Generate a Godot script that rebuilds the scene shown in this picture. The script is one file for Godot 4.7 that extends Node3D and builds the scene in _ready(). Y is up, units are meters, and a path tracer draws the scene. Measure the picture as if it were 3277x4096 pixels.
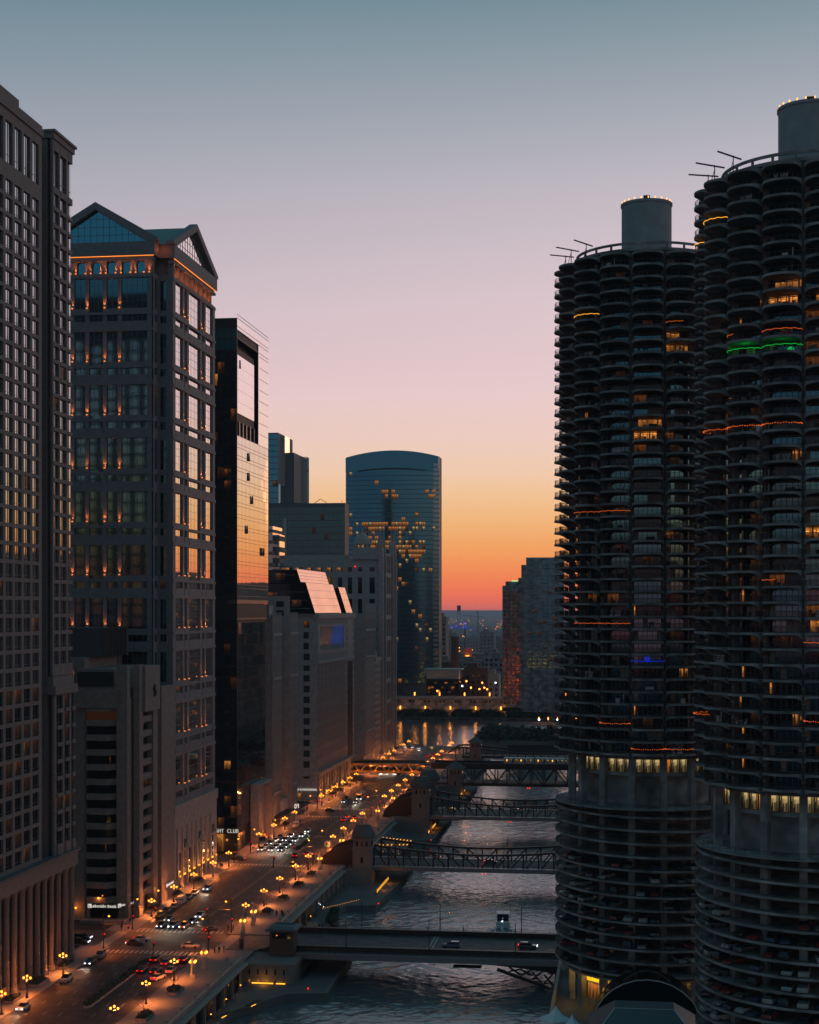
extends Node3D
# City at dusk: a river, a lamp-lit boulevard on its south bank, office towers, two round apartment towers.
# Axes: the boulevard runs along -z (west), +x is north, y up, metres. Boulevard level is y = 0, the river is at y = -7.

const EYE := Vector3(0, 84, 0)
const TURN := 0.13464
const UP := Vector3.UP
const WATER_Y := -7.0
var rng := RandomNumberGenerator.new()
var M := {}
var used := {}
var unit: ArrayMesh
var ball: SphereMesh


class Geo:
	var v := PackedVector3Array()
	var n := PackedVector3Array()
	var c := PackedColorArray()
	var tint := Color(0, 0, 0, 0)

	func tri(a: Vector3, b: Vector3, d: Vector3, na: Vector3, nb: Vector3, nd: Vector3) -> void:
		if (b - a).cross(d - a).dot(na + nb + nd) > 0.0:
			v.append(a); v.append(d); v.append(b)
			n.append(na); n.append(nd); n.append(nb)
		else:
			v.append(a); v.append(b); v.append(d)
			n.append(na); n.append(nb); n.append(nd)
		if tint.a > 0.0:
			for i in 3: c.append(tint)

	func quad(a: Vector3, b: Vector3, d: Vector3, e: Vector3) -> void: # counter-clockwise seen from outside
		var m := (d - a).cross(e - b)
		if m.length_squared() < 1e-14: return
		m = m.normalized()
		tri(a, b, d, m, m, m)
		tri(a, d, e, m, m, m)

	func quad_n(a: Vector3, b: Vector3, d: Vector3, e: Vector3, na: Vector3, nb: Vector3, nd: Vector3, ne: Vector3) -> void:
		tri(a, b, d, na, nb, nd)
		tri(a, d, e, na, nd, ne)

	func box(at: Vector3, s: Vector3, b := Basis()) -> void:
		var x := b.x * s.x * 0.5
		var y := b.y * s.y * 0.5
		var z := b.z * s.z * 0.5
		quad(at - x - y + z, at + x - y + z, at + x + y + z, at - x + y + z)
		quad(at + x - y - z, at - x - y - z, at - x + y - z, at + x + y - z)
		quad(at + x - y + z, at + x - y - z, at + x + y - z, at + x + y + z)
		quad(at - x - y - z, at - x - y + z, at - x + y + z, at - x + y - z)
		quad(at - x + y + z, at + x + y + z, at + x + y - z, at - x + y - z)
		quad(at - x - y - z, at + x - y - z, at + x - y + z, at - x - y + z)

	func span(lo: Vector3, hi: Vector3) -> void:
		var a := Vector3(minf(lo.x, hi.x), minf(lo.y, hi.y), minf(lo.z, hi.z))
		var b := Vector3(maxf(lo.x, hi.x), maxf(lo.y, hi.y), maxf(lo.z, hi.z))
		box((a + b) * 0.5, b - a)

	func beam(a: Vector3, b: Vector3, w: float, h: float) -> void:
		var z := (b - a).normalized()
		var x := Vector3.UP.cross(z)
		if x.length() < 0.01: x = Vector3.RIGHT
		x = x.normalized()
		box((a + b) * 0.5, Vector3(w, h, (b - a).length()), Basis(x, z.cross(x), z))

	func tube(a: Vector3, b: Vector3, r0: float, r1: float, k := 6) -> void:
		var z := (b - a).normalized()
		var x := z.cross(Vector3.UP)
		if x.length() < 0.01: x = Vector3.RIGHT
		x = x.normalized()
		var y := z.cross(x)
		for i in k:
			var p := TAU * i / k
			var q := TAU * (i + 1) / k
			var dp := x * cos(p) + y * sin(p)
			var dq := x * cos(q) + y * sin(q)
			quad_n(a + dp * r0, a + dq * r0, b + dq * r1, b + dp * r1, dp, dq, dq, dp)
		var na := -z
		for i in k:
			var dp2 := x * cos(TAU * i / k) + y * sin(TAU * i / k)
			var dq2 := x * cos(TAU * (i + 1) / k) + y * sin(TAU * (i + 1) / k)
			tri(b, b + dp2 * r1, b + dq2 * r1, z, z, z)
			tri(a, a + dp2 * r0, a + dq2 * r0, na, na, na)

	func lathe(at: Vector3, prof: Array, k: int, smooth := true) -> void: # prof: Vector2(radius, height), bottom to top
		for j in prof.size() - 1:
			var p: Vector2 = prof[j]
			var q: Vector2 = prof[j + 1]
			var sl := Vector2(q.y - p.y, p.x - q.x)
			if sl.length() < 1e-6: continue
			sl = sl.normalized()
			for i in k:
				var a := TAU * i / k
				var b := TAU * (i + 1) / k
				var da := Vector3(cos(a), 0, sin(a))
				var db := Vector3(cos(b), 0, sin(b))
				var na := da * sl.x + Vector3.UP * sl.y
				var nb := db * sl.x + Vector3.UP * sl.y
				if not smooth:
					na = (na + nb).normalized()
					nb = na
				var p0 := at + da * p.x + Vector3.UP * p.y
				var p1 := at + db * p.x + Vector3.UP * p.y
				var q0 := at + da * q.x + Vector3.UP * q.y
				var q1 := at + db * q.x + Vector3.UP * q.y
				if p.x > 0.0001: tri(p0, p1, q1, na, nb, nb)
				if q.x > 0.0001: tri(p0, q1, q0, na, nb, na)

	func prism(poly: PackedVector2Array, t: Transform3D, d0: float, d1: float) -> void: # polygon in local xy, extruded along local z
		var idx := Geometry2D.triangulate_polygon(poly)
		var nz := t.basis.z.normalized()
		for k in idx.size() / 3:
			var a := poly[idx[k * 3]]
			var b := poly[idx[k * 3 + 1]]
			var d := poly[idx[k * 3 + 2]]
			tri(t * Vector3(a.x, a.y, d1), t * Vector3(b.x, b.y, d1), t * Vector3(d.x, d.y, d1), nz, nz, nz)
			tri(t * Vector3(a.x, a.y, d0), t * Vector3(b.x, b.y, d0), t * Vector3(d.x, d.y, d0), -nz, -nz, -nz)
		var turn := 1.0 if not Geometry2D.is_polygon_clockwise(poly) else -1.0
		for i in poly.size():
			var a := poly[i]
			var b := poly[(i + 1) % poly.size()]
			var e := (b - a).normalized()
			var m := (t.basis * Vector3(e.y, -e.x, 0) * turn).normalized()
			var p := t * Vector3(a.x, a.y, d0)
			var q := t * Vector3(b.x, b.y, d0)
			var r := t * Vector3(b.x, b.y, d1)
			var s := t * Vector3(a.x, a.y, d1)
			tri(p, q, r, m, m, m)
			tri(p, r, s, m, m, m)

	func into(mesh: ArrayMesh) -> ArrayMesh:
		var a := []
		a.resize(Mesh.ARRAY_MAX)
		a[Mesh.ARRAY_VERTEX] = v
		a[Mesh.ARRAY_NORMAL] = n
		if c.size() == v.size(): a[Mesh.ARRAY_COLOR] = c
		mesh.add_surface_from_arrays(Mesh.PRIMITIVE_TRIANGLES, a)
		return mesh

	func mesh() -> ArrayMesh:
		return into(ArrayMesh.new())


# ---------------------------------------------------------------- naming, things and parts
func numbered(base: String, under: Node) -> String:
	var key := "%d/%s" % [under.get_instance_id(), base]
	var k: int = used.get(key, 0)
	used[key] = k + 1
	return base if k == 0 else "%s_%03d" % [base, k]

func tag(o: Node, label: String, category: String, group := "") -> Node:
	o.set_meta("label", label)
	o.set_meta("category", category)
	if group != "": o.set_meta("group", group)
	return o

func thing(called: String, label: String, category: String, at := Vector3.ZERO, yaw := 0.0, group := "") -> Node3D:
	var o := Node3D.new()
	o.name = numbered(called, self)
	add_child(o)
	o.position = at
	o.rotation.y = yaw
	tag(o, label, category, group)
	return o

func part(under: Node, called: String, mesh: Mesh, m: Material, t := Transform3D()) -> MeshInstance3D:
	var o := MeshInstance3D.new()
	o.name = numbered(called, under)
	o.mesh = mesh
	if m: o.material_override = m
	o.transform = t
	under.add_child(o)
	return o

func geo(under: Node, called: String, g: Geo, m: Material) -> MeshInstance3D:
	return part(under, called, g.mesh(), m)

func struct(called: String, g: Geo, m: Material) -> MeshInstance3D:
	var o := geo(self, called, g, m)
	o.set_meta("kind", "structure")
	return o

func scatter(under: Node, called: String, mesh: Mesh, m: Material, where: Array, stuff := true) -> MultiMeshInstance3D:
	var mm := MultiMesh.new()
	mm.transform_format = MultiMesh.TRANSFORM_3D
	mm.mesh = mesh
	mm.instance_count = where.size()
	for i in where.size():
		var t: Transform3D = where[i]
		mm.set_instance_transform(i, t)
	var o := MultiMeshInstance3D.new()
	o.name = numbered(called, under)
	o.multimesh = mm
	o.material_override = m
	under.add_child(o)
	if stuff: o.set_meta("kind", "stuff")
	return o

func omni(under: Node, at: Vector3, col: Color, energy: float, size := 0.2) -> void:
	var l := OmniLight3D.new()
	l.name = numbered("lamp_glow", under)
	l.light_color = col
	l.light_energy = energy
	l.light_size = size
	l.omni_range = 60.0
	l.omni_attenuation = 2.0
	l.shadow_enabled = true
	under.add_child(l)
	l.position = at

func spot(under: Node, at: Vector3, to: Vector3, col: Color, energy: float, angle: float, size := 0.08) -> void:
	var l := SpotLight3D.new()
	l.name = numbered("beam_glow", under)
	l.light_color = col
	l.light_energy = energy
	l.light_size = size
	l.spot_angle = angle
	l.spot_angle_attenuation = 1.0
	l.spot_range = 40.0
	l.spot_attenuation = 2.0
	l.shadow_enabled = true
	under.add_child(l)
	l.position = at
	var z := -(to - at).normalized()
	var x := (Vector3.UP if absf(z.y) < 0.95 else Vector3.RIGHT).cross(z).normalized()
	l.basis = Basis(x, z.cross(x), z)

func at_yaw(p: Vector3, yaw: float, s := Vector3.ONE) -> Transform3D:
	return Transform3D(Basis(Vector3.UP, yaw).scaled_local(s), p)

func letters(under: Node, called: String, text: String, h: float, t: Transform3D, m: Material, font := "Droid Sans", weight := 700) -> void:
	var f := SystemFont.new()
	f.font_names = PackedStringArray([font])
	f.font_weight = weight
	var k := TextMesh.new()
	k.text = text
	k.font = f
	k.font_size = 64
	k.pixel_size = h / 46.0
	k.depth = 0.06
	part(under, called, k, m, t)

# how large a spot shows in the picture (pixels per metre), 0 outside the frame
func shows(p: Vector3) -> float:
	var d := -p.x * sin(TURN) - p.z * cos(TURN)
	if d < 1.0: return 0.0
	var x := p.x * cos(TURN) - p.z * sin(TURN)
	var u := 0.5 + x / d * 1.913
	var w := 0.5956 - (p.y - 84.0) / d * 1.5306
	return 1424.0 / d if u > -0.01 and u < 1.01 and w > -0.01 and w < 1.01 else 0.0


# ---------------------------------------------------------------- materials (base colours are linear)
func lin(r: float, g: float, b: float) -> Color:
	return Color(r, g, b).linear_to_srgb()

func noise_tex(freq: float, lo: float, hi: float, oct := 4, seed_ := 1, size := 256) -> ImageTexture:
	var f := FastNoiseLite.new()
	f.seed = seed_
	f.noise_type = FastNoiseLite.TYPE_SIMPLEX_SMOOTH
	f.frequency = freq
	f.fractal_octaves = oct
	var im := f.get_seamless_image(size, size)
	im.convert(Image.FORMAT_RGB8)
	for y in size:
		for x in size:
			var k := lerpf(lo, hi, im.get_pixel(x, y).r)
			im.set_pixel(x, y, Color(k, k, k))
	return ImageTexture.create_from_image(im)

func mat(key: String, col: Color, rough := 0.8, metal := 0.0, tex: Texture2D = null, scale := 0.1) -> StandardMaterial3D:
	var m := StandardMaterial3D.new()
	m.resource_name = key
	m.albedo_color = col
	m.roughness = rough
	m.metallic = metal
	if tex:
		m.albedo_texture = tex
		m.uv1_triplanar = true
		m.uv1_world_triplanar = true
		m.uv1_scale = Vector3.ONE * scale
	M[key] = m
	return m

func glow(key: String, col: Color, energy: float, tex: Texture2D = null) -> StandardMaterial3D:
	var m := StandardMaterial3D.new()
	m.resource_name = key
	m.albedo_color = Color(0.05, 0.05, 0.05)
	m.roughness = 0.4
	m.emission_enabled = true
	m.emission = col
	m.emission_energy_multiplier = energy
	if tex:
		m.emission_texture = tex
		m.emission_operator = BaseMaterial3D.EMISSION_OP_MULTIPLY
	M[key] = m
	return m

# a lit room seen through its window: ceiling light, curtains and furniture as print on the pane
func room_tex(seed_: int, kind: int) -> ImageTexture:
	var r := RandomNumberGenerator.new()
	r.seed = seed_
	var im := Image.create(64, 32, false, Image.FORMAT_RGB8)
	for y in 32:
		for x in 64:
			var k := 0.3 + 0.4 * (1.0 - y / 32.0) + 0.12 * sin(x * 0.12 + seed_)
			im.set_pixel(x, y, Color(k, k, k))
	for i in 12:
		var w := r.randi_range(2, 9)
		var h := r.randi_range(4, 22)
		var d := r.randf_range(0.02, 0.3)
		im.fill_rect(Rect2i(r.randi_range(0, 60), 32 - h, w, h), Color(d, d, d * 0.9))
	for i in 4:
		im.fill_rect(Rect2i(r.randi_range(0, 56), r.randi_range(2, 9), r.randi_range(2, 7), 2), Color(1, 1, 1))
	for i in 3:
		var x0 := r.randi_range(0, 58)
		im.fill_rect(Rect2i(x0, 0, r.randi_range(2, 6), 32), Color(0.08, 0.07, 0.06))
	if kind == 1:
		for x in 64:
			var s := 0.55 + 0.45 * absf(sin(x * 0.8))
			for y in 32:
				var c := im.get_pixel(x, y) * s
				im.set_pixel(x, y, c)
	return ImageTexture.create_from_image(im)

func make_materials() -> void:
	var grain := noise_tex(0.02, 0.84, 1.0, 5, 3)
	var fine := noise_tex(0.06, 0.8, 1.0, 4, 5)
	var blot := noise_tex(0.012, 0.45, 1.0, 5, 8)
	mat("granite", lin(0.2, 0.185, 0.18), 0.75, 0, grain, 0.11)
	mat("granite_blue", lin(0.2, 0.2, 0.215), 0.7, 0, grain, 0.09)
	mat("concrete", lin(0.25, 0.22, 0.2), 0.9, 0, grain, 0.08)
	mat("concrete_pale", lin(0.43, 0.41, 0.4), 0.85, 0, blot, 0.05)
	mat("limestone", lin(0.4, 0.36, 0.32), 0.85, 0, grain, 0.08)
	mat("limestone_grey", lin(0.36, 0.34, 0.33), 0.85, 0, grain, 0.08)
	mat("limestone_dark", lin(0.22, 0.2, 0.185), 0.9, 0, grain, 0.2)
	mat("spandrel_dark", lin(0.075, 0.078, 0.085), 0.5, 0.3)
	mat("brick", lin(0.14, 0.075, 0.055), 0.9, 0, grain, 0.3)
	mat("copper_roof", lin(0.1, 0.24, 0.2), 0.55, 0.2, grain, 0.1)
	mat("slate_blue", lin(0.1, 0.14, 0.16), 0.6, 0.2, fine, 0.2)
	mat("dark_metal", lin(0.03, 0.03, 0.032), 0.5, 0.6)
	mat("black", lin(0.012, 0.012, 0.013), 0.6)
	mat("steel_brown", lin(0.03, 0.021, 0.02), 0.45, 0.2, fine, 0.4)
	mat("steel_grey", lin(0.2, 0.2, 0.21), 0.35, 0.8)
	mat("white_metal", lin(0.6, 0.6, 0.6), 0.4, 0.2)
	mat("mullion", lin(0.12, 0.13, 0.14), 0.35, 0.7)
	mat("mullion_pale", lin(0.3, 0.32, 0.34), 0.3, 0.8)
	mat("asphalt", lin(0.075, 0.072, 0.07), 0.62, 0, blot, 0.07)
	mat("sidewalk", lin(0.23, 0.215, 0.2), 0.85, 0, fine, 0.3)
	mat("plaza", lin(0.16, 0.155, 0.15), 0.8, 0, fine, 0.2)
	mat("ground", lin(0.055, 0.055, 0.055), 0.9, 0, blot, 0.004)
	mat("paint_white", lin(0.5, 0.48, 0.45), 0.7, 0, fine, 0.5)
	mat("foliage", lin(0.035, 0.05, 0.03), 0.8)
	mat("bark", lin(0.06, 0.05, 0.04), 0.9)
	mat("soil", lin(0.04, 0.032, 0.026), 0.95)
	mat("awning", lin(0.09, 0.12, 0.13), 0.55)
	mat("tent_white", lin(0.7, 0.72, 0.74), 0.8)
	mat("dark_glass", lin(0.1, 0.13, 0.15), 0.06, 1.0)
	mat("black_glass", lin(0.035, 0.042, 0.048), 0.08, 0.9)
	mat("mirror_glass", lin(0.97, 0.91, 0.87), 0.03, 1.0)
	mat("bay_glass", lin(0.44, 0.46, 0.48), 0.05, 1.0)
	mat("teal_glass", lin(0.1, 0.3, 0.38), 0.1, 1.0)
	mat("blue_glass", lin(0.07, 0.22, 0.3), 0.12, 1.0)
	mat("tower_glass", lin(0.08, 0.18, 0.22), 0.06, 1.0)
	mat("car_glass", lin(0.03, 0.035, 0.04), 0.05, 0.6)
	mat("tyre", lin(0.012, 0.012, 0.012), 0.9)
	mat("hull_white", lin(0.6, 0.6, 0.6), 0.3)
	mat("train_silver", lin(0.45, 0.46, 0.47), 0.35, 0.7)
	mat("yellow_steel", lin(0.3, 0.2, 0.06), 0.6)
	for k in 4:
		var w := glow("room_warm_%d" % k, Color(1.0, 0.62, 0.27), 1.0 + 0.4 * k, room_tex(20 + k, k % 2))
		w.metallic = 0.0
	glow("room_dim", Color(1.0, 0.58, 0.26), 0.3, room_tex(31, 1))
	glow("room_faint", Color(1.0, 0.62, 0.34), 0.1, room_tex(33, 1))
	glow("room_pale", Color(1.0, 0.86, 0.58), 0.85, room_tex(41, 0))
	glow("lamp_amber", Color(1.0, 0.56, 0.17), 7.0)
	glow("lamp_orange", Color(1.0, 0.42, 0.1), 4.0)
	glow("lamp_warm", Color(1.0, 0.62, 0.25), 3.0)
	glow("lamp_white", Color(0.92, 0.95, 1.0), 4.5)
	glow("lamp_gold", Color(1.0, 0.68, 0.2), 2.2)
	glow("light_red", Color(1.0, 0.08, 0.03), 2.6)
	glow("lamp_soft", Color(1.0, 0.55, 0.22), 1.6)
	mat("curtain", lin(0.42, 0.4, 0.36), 0.9)
	glow("light_green", Color(0.08, 1.0, 0.6), 2.5)
	glow("string_green", Color(0.03, 0.9, 0.3), 0.8)
	glow("string_blue", Color(0.03, 0.2, 1.0), 0.8)
	glow("string_orange", Color(1.0, 0.42, 0.13), 0.8)
	glow("sign_white", Color(1.0, 0.97, 0.92), 0.75)
	glow("sign_yellow", Color(1.0, 0.72, 0.08), 2.0)
	var ub := Geo.new()
	ub.box(Vector3.ZERO, Vector3.ONE)
	var ua := []
	ua.resize(Mesh.ARRAY_MAX)
	ua[Mesh.ARRAY_VERTEX] = ub.v
	ua[Mesh.ARRAY_NORMAL] = ub.n
	var uuv := PackedVector2Array()
	for i in ub.v.size():
		var q: Vector3 = ub.v[i]
		uuv.append(Vector2((q.x if absf(ub.n[i].x) < 0.5 else -q.z) + 0.5, 0.5 - q.y))
	ua[Mesh.ARRAY_TEX_UV] = uuv
	unit = ArrayMesh.new()
	unit.add_surface_from_arrays(Mesh.PRIMITIVE_TRIANGLES, ua)
	ball = SphereMesh.new()
	ball.radius = 0.5
	ball.height = 1.0
	ball.radial_segments = 10
	ball.rings = 5


# ---------------------------------------------------------------- facades
# Wall of piers and spandrels round openings; the panes are gathered in `panes`. org: lower corner on the outer face, ux: along the wall (to the right seen from outside).
func facade(w: Geo, panes: Array, org: Vector3, ux: Vector3, width: float, y0: float, y1: float, xs: Array, ys: Array, deep: float, pane_in := -1.0, lip := 0.0, sp: Geo = null) -> void:
	var nrm := ux.cross(Vector3.UP)
	var b := Basis(ux, Vector3.UP, nrm)
	var edge := 0.0
	var cols := xs + [[width, width]]
	for x in cols:
		if x[0] - edge > 0.01:
			w.box(org + ux * (edge + x[0]) * 0.5 + Vector3.UP * (y0 + y1) * 0.5 - nrm * deep * 0.5, Vector3(x[0] - edge, y1 - y0, deep), b)
		edge = x[1]
	for x in xs:
		var low := y0
		var rows := ys + [[y1, y1]]
		for y in rows:
			if y[0] - low > 0.01:
				(sp if sp and y[0] < y1 and low > y0 else w).box(org + ux * (x[0] + x[1]) * 0.5 + Vector3.UP * (low + y[0]) * 0.5 - nrm * (deep * 0.5 - lip), Vector3(x[1] - x[0] - 0.004, y[0] - low, deep), b)
			low = y[1]
		for y in ys:
			var into := deep * 0.85 if pane_in < 0.0 else pane_in
			panes.append([org + ux * (x[0] + x[1]) * 0.5 + Vector3.UP * (y[0] + y[1]) * 0.5 - nrm * into, Vector3(x[1] - x[0], y[1] - y[0], 0.06), b])

func rows(y0: float, pitch: float, h: float, count: int) -> Array:
	var out := []
	for i in count: out.append([y0 + i * pitch, y0 + i * pitch + h])
	return out

func shuffled_tilt(b: Basis, amount: float) -> Basis:
	return b.rotated(b.y, rng.randf_range(-amount, amount)).rotated(b.x, rng.randf_range(-amount, amount))

# The 300 panes that show largest become parts, the rest one part of stuff. lit: share that glow. kinds: keys of glowing materials.
func commit_panes(under: Node, called: String, panes: Array, m: Material, lit := 0.0, kinds: Array = [], tilt := 0.004, most := 300) -> void:
	var seen := []
	var rest := []
	for p in panes:
		var q: Vector3 = p[0]
		var s: Vector3 = p[1]
		var b: Basis = shuffled_tilt(p[2], tilt)
		var t := Transform3D(b.scaled_local(s), q)
		var size := shows(q)
		if size > 0.0: seen.append([size * (0.6 + 0.4 * (s.x * s.y) / 9.0), t, rng.randf()])
		else: rest.append(t)
	seen.sort_custom(func(a, b): return a[0] > b[0])
	for i in seen.size():
		if i >= most:
			rest.append(seen[i][1])
			continue
		if kinds.size() and seen[i][2] < lit:
			part(under, "lit_window", unit, M[kinds[rng.randi() % kinds.size()]], seen[i][1])
		else:
			part(under, called, unit, m, seen[i][1])
	if rest.size(): scatter(under, called + "s_beyond", unit, m, rest)


# ---------------------------------------------------------------- sky
func sky_image() -> Image:
	var west := [[0.0, 208, 108, 104], [0.35, 238, 113, 92], [0.8, 252, 125, 86], [1.46, 255, 147, 88], [2.3, 255, 171, 100], [3.2, 255, 190, 126], [4.1, 255, 204, 153], [5.0, 255, 213, 182], [6.2, 252, 216, 202], [7.6, 249, 215, 213], [9.2, 240, 210, 214], [10.9, 234, 209, 215], [12.6, 224, 203, 210], [15.0, 203, 193, 201], [17.5, 174, 176, 186], [19.8, 145, 159, 169], [22.0, 114, 141, 151], [40.0, 72, 112, 128], [90.0, 62, 102, 120]]
	var east := [[0.0, 70, 92, 108], [5.0, 86, 110, 126], [9.0, 92, 120, 136], [16.0, 80, 122, 140], [30.0, 70, 114, 132], [50.0, 64, 108, 126], [90.0, 62, 102, 120]]
	var wd := 256
	var hg := 1024
	var im := Image.create(wd, hg, false, Image.FORMAT_RGBF)
	for j in hg:
		var el := 90.0 - (j + 0.5) / hg * 180.0
		var a := ramp(west, el)
		var b := ramp(east, el)
		for i in wd:
			var az := (i + 0.5) / wd * TAU
			var d := Vector3(sin(az), 0, -cos(az)) # filled so that the middle of the glow lies towards -z, a little to +x
			var k := pow(0.5 + 0.5 * d.dot(GLOW), lerpf(0.5, 2.6, smoothstep(4.0, 15.0, el)))
			im.set_pixel(i, j, b.lerp(a, k))
	return im

const GLOW := Vector3(0.375, 0, -0.927)

func ramp(stops: Array, el: float) -> Color:
	var last: Array = stops[0]
	for s in stops:
		if s[0] >= el:
			var k := 0.0 if s[0] == last[0] else clampf((el - last[0]) / (s[0] - last[0]), 0.0, 1.0)
			var c := Color8(last[1], last[2], last[3]).lerp(Color8(s[1], s[2], s[3]), k)
			return c.srgb_to_linear()
		last = s
	return Color8(last[1], last[2], last[3]).srgb_to_linear()


# ================================================================ scene
func _ready() -> void:
	rng.seed = 77
	make_materials()
	var cam := Camera3D.new()
	cam.name = "camera"
	cam.projection = Camera3D.PROJECTION_FRUSTUM
	cam.keep_aspect = Camera3D.KEEP_HEIGHT
	cam.near = 1.0
	cam.far = 150000.0
	cam.size = 0.65333
	cam.frustum_offset = Vector2(0, 0.06242)
	add_child(cam)
	cam.position = EYE
	cam.rotation.y = TURN
	cam.current = true
	var sky_mat := PanoramaSkyMaterial.new()
	sky_mat.panorama = ImageTexture.create_from_image(sky_image())
	var sky := Sky.new()
	sky.sky_material = sky_mat
	var env := Environment.new()
	env.background_mode = Environment.BG_SKY
	env.sky = sky
	env.background_energy_multiplier = 1.0
	env.tonemap_mode = Environment.TONE_MAPPER_LINEAR
	env.tonemap_exposure = 1.0
	env.sdfgi_enabled = true
	env.ssao_enabled = true
	env.ssil_enabled = true
	env.volumetric_fog_enabled = true
	env.volumetric_fog_density = 0.0
	var world := WorldEnvironment.new()
	world.name = "world_environment"
	world.environment = env
	add_child(world)
	var sun := DirectionalLight3D.new()
	sun.name = "afterglow"
	sun.light_color = Color(1.0, 0.62, 0.42)
	sun.light_energy = 0.02
	sun.light_angular_distance = 12.0
	sun.shadow_enabled = true
	sun.sky_mode = DirectionalLight3D.SKY_MODE_LIGHT_ONLY
	add_child(sun)
	sun.rotation = Vector3(deg_to_rad(-4.0), PI - 0.12, 0)

	build_ground()
	build_river()
	build_grid_tower()
	build_bank_block()
	build_pediment_tower()
	build_glass_tower()
	build_court_block()
	build_sloped_roof_block()
	build_turret_blocks()
	build_far_towers()
	build_north_bank()
	build_round_towers()
	build_bridges()
	build_riverwalk()
	build_street()
	build_lamps()
	build_vehicles()
	build_people()
	build_distance()


# ---------------------------------------------------------------- ground, roads, river
func build_ground() -> void:
	var g := Geo.new()
	var far := 60000.0
	var rects := [[-far, -90.0, -945.0, 2500.0], [-13.0, far, -2000.0, 2500.0], [-90.0, -13.0, 2400.0, 2500.0], [-far, -330.0, -1300.0, -945.0], [-far, -13.0, -2000.0, -1300.0], [-far, far, -far * 1.6, -2000.0], [-88.0, -13.0, -1180.0, -1010.0]]
	for r in rects:
		g.quad(Vector3(r[0], -0.4, r[3]), Vector3(r[1], -0.4, r[3]), Vector3(r[1], -0.4, r[2]), Vector3(r[0], -0.4, r[2]))
	struct("ground", g, M.ground)
	# quay walls down to the water
	var q := Geo.new()
	q.span(Vector3(-91.0, -9, 600), Vector3(-90.0, -0.45, -945))
	q.span(Vector3(-330, -9, -946), Vector3(-90.0, -0.45, -945))
	q.span(Vector3(-13.0, -9, 600), Vector3(-12.0, -0.2, -1010))
	q.span(Vector3(-88.0, -9, -1010.0), Vector3(-13, -0.45, -1009.0))
	q.span(Vector3(-89.0, -9, -1180.0), Vector3(-88.0, -0.45, -1009.0))
	q.span(Vector3(-330, -9, -1300.0), Vector3(60, -0.5, -1299.0))
	struct("quay_wall", q, M.limestone_dark)
	# boulevard and side streets
	var road := Geo.new()
	road.span(Vector3(-126.3, -0.35, 30), Vector3(-101.6, 0.0, -960))
	struct("boulevard_road", road, M.asphalt)
	var cross := Geo.new()
	for z in [[-377.0, -396.0], [-508.0, -528.0], [-629.0, -648.0], [-771.0, -787.0], [-888.0, -905.0]]:
		cross.span(Vector3(-300, -0.36, z[0]), Vector3(-126.3, -0.004, z[1]))
		cross.span(Vector3(-101.6, -0.36, z[0] - 1.0), Vector3(-89.0, -0.004, z[1] + 1.0))
	struct("cross_street_road", cross, M.asphalt)
	# pavements with kerbs
	var walk := Geo.new()
	var stops := [20.0, -377.0, -396.0, -508.0, -528.0, -629.0, -648.0, -771.0, -787.0, -888.0, -905.0, -960.0]
	for i in range(0, stops.size(), 2):
		walk.span(Vector3(-134, -0.35, stops[i]), Vector3(-126.3, 0.13, stops[i + 1]))
		walk.span(Vector3(-101.6, -0.35, stops[i]), Vector3(-89.6, 0.13, stops[i + 1]))
	struct("pavement", walk, M.sidewalk)
	# paint
	var paint := Geo.new()
	for z in [-372.5, -397.5, -505.0, -530.5, -626.0, -651.0]:
		var x := -125.6
		while x < -102.5:
			paint.box(Vector3(x, 0.006, z), Vector3(0.55, 0.006, 3.2))
			x += 1.25
	for zz in [[-377.5, -395.5], [-508.5, -527.5], [-629.5, -647.5]]:
		var z: float = zz[0]
		while z > zz[1]:
			paint.box(Vector3(-129.0, 0.003, z), Vector3(3.0, 0.006, 0.55))
			paint.box(Vector3(-98.6, 0.003, z), Vector3(3.0, 0.006, 0.55))
			z -= 1.25
	for z in [-370.2, -399.8, -502.7, -532.8, -623.7, -653.3]:
		var stop_side: bool = z in [-370.2, -502.7, -623.7]
		paint.box(Vector3(-106.5 if stop_side else -119.6, 0.006, z), Vector3(9.6 if stop_side else 12.6, 0.006, 0.5))
	var zl := -250.0
	while zl > -940.0:
		var crossing := false
		for zz in [[-368.0, -402.0], [-500.0, -536.0], [-620.0, -657.0]]:
			if zl < zz[0] and zl > zz[1]: crossing = true
		if not crossing:
			for x in [-122.6, -119.0, -115.6, -108.4, -105.1]:
				paint.box(Vector3(x, 0.006, zl), Vector3(0.13, 0.006, 3.0))
		zl -= 9.0
	struct("road_markings", paint, M.paint_white)
	var line := Geo.new()
	for zz in [[-402.0, -520.0], [-540.0, -618.0], [-658.0, -752.0]]:
		line.box(Vector3(-111.9, 0.006, (zz[0] + zz[1]) * 0.5), Vector3(0.14, 0.006, zz[0] - zz[1]))
		line.box(Vector3(-112.3, 0.006, (zz[0] + zz[1]) * 0.5), Vector3(0.14, 0.006, zz[0] - zz[1]))
	struct("centre_line_markings", line, mat("paint_yellow", lin(0.4, 0.27, 0.05), 0.7))


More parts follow.
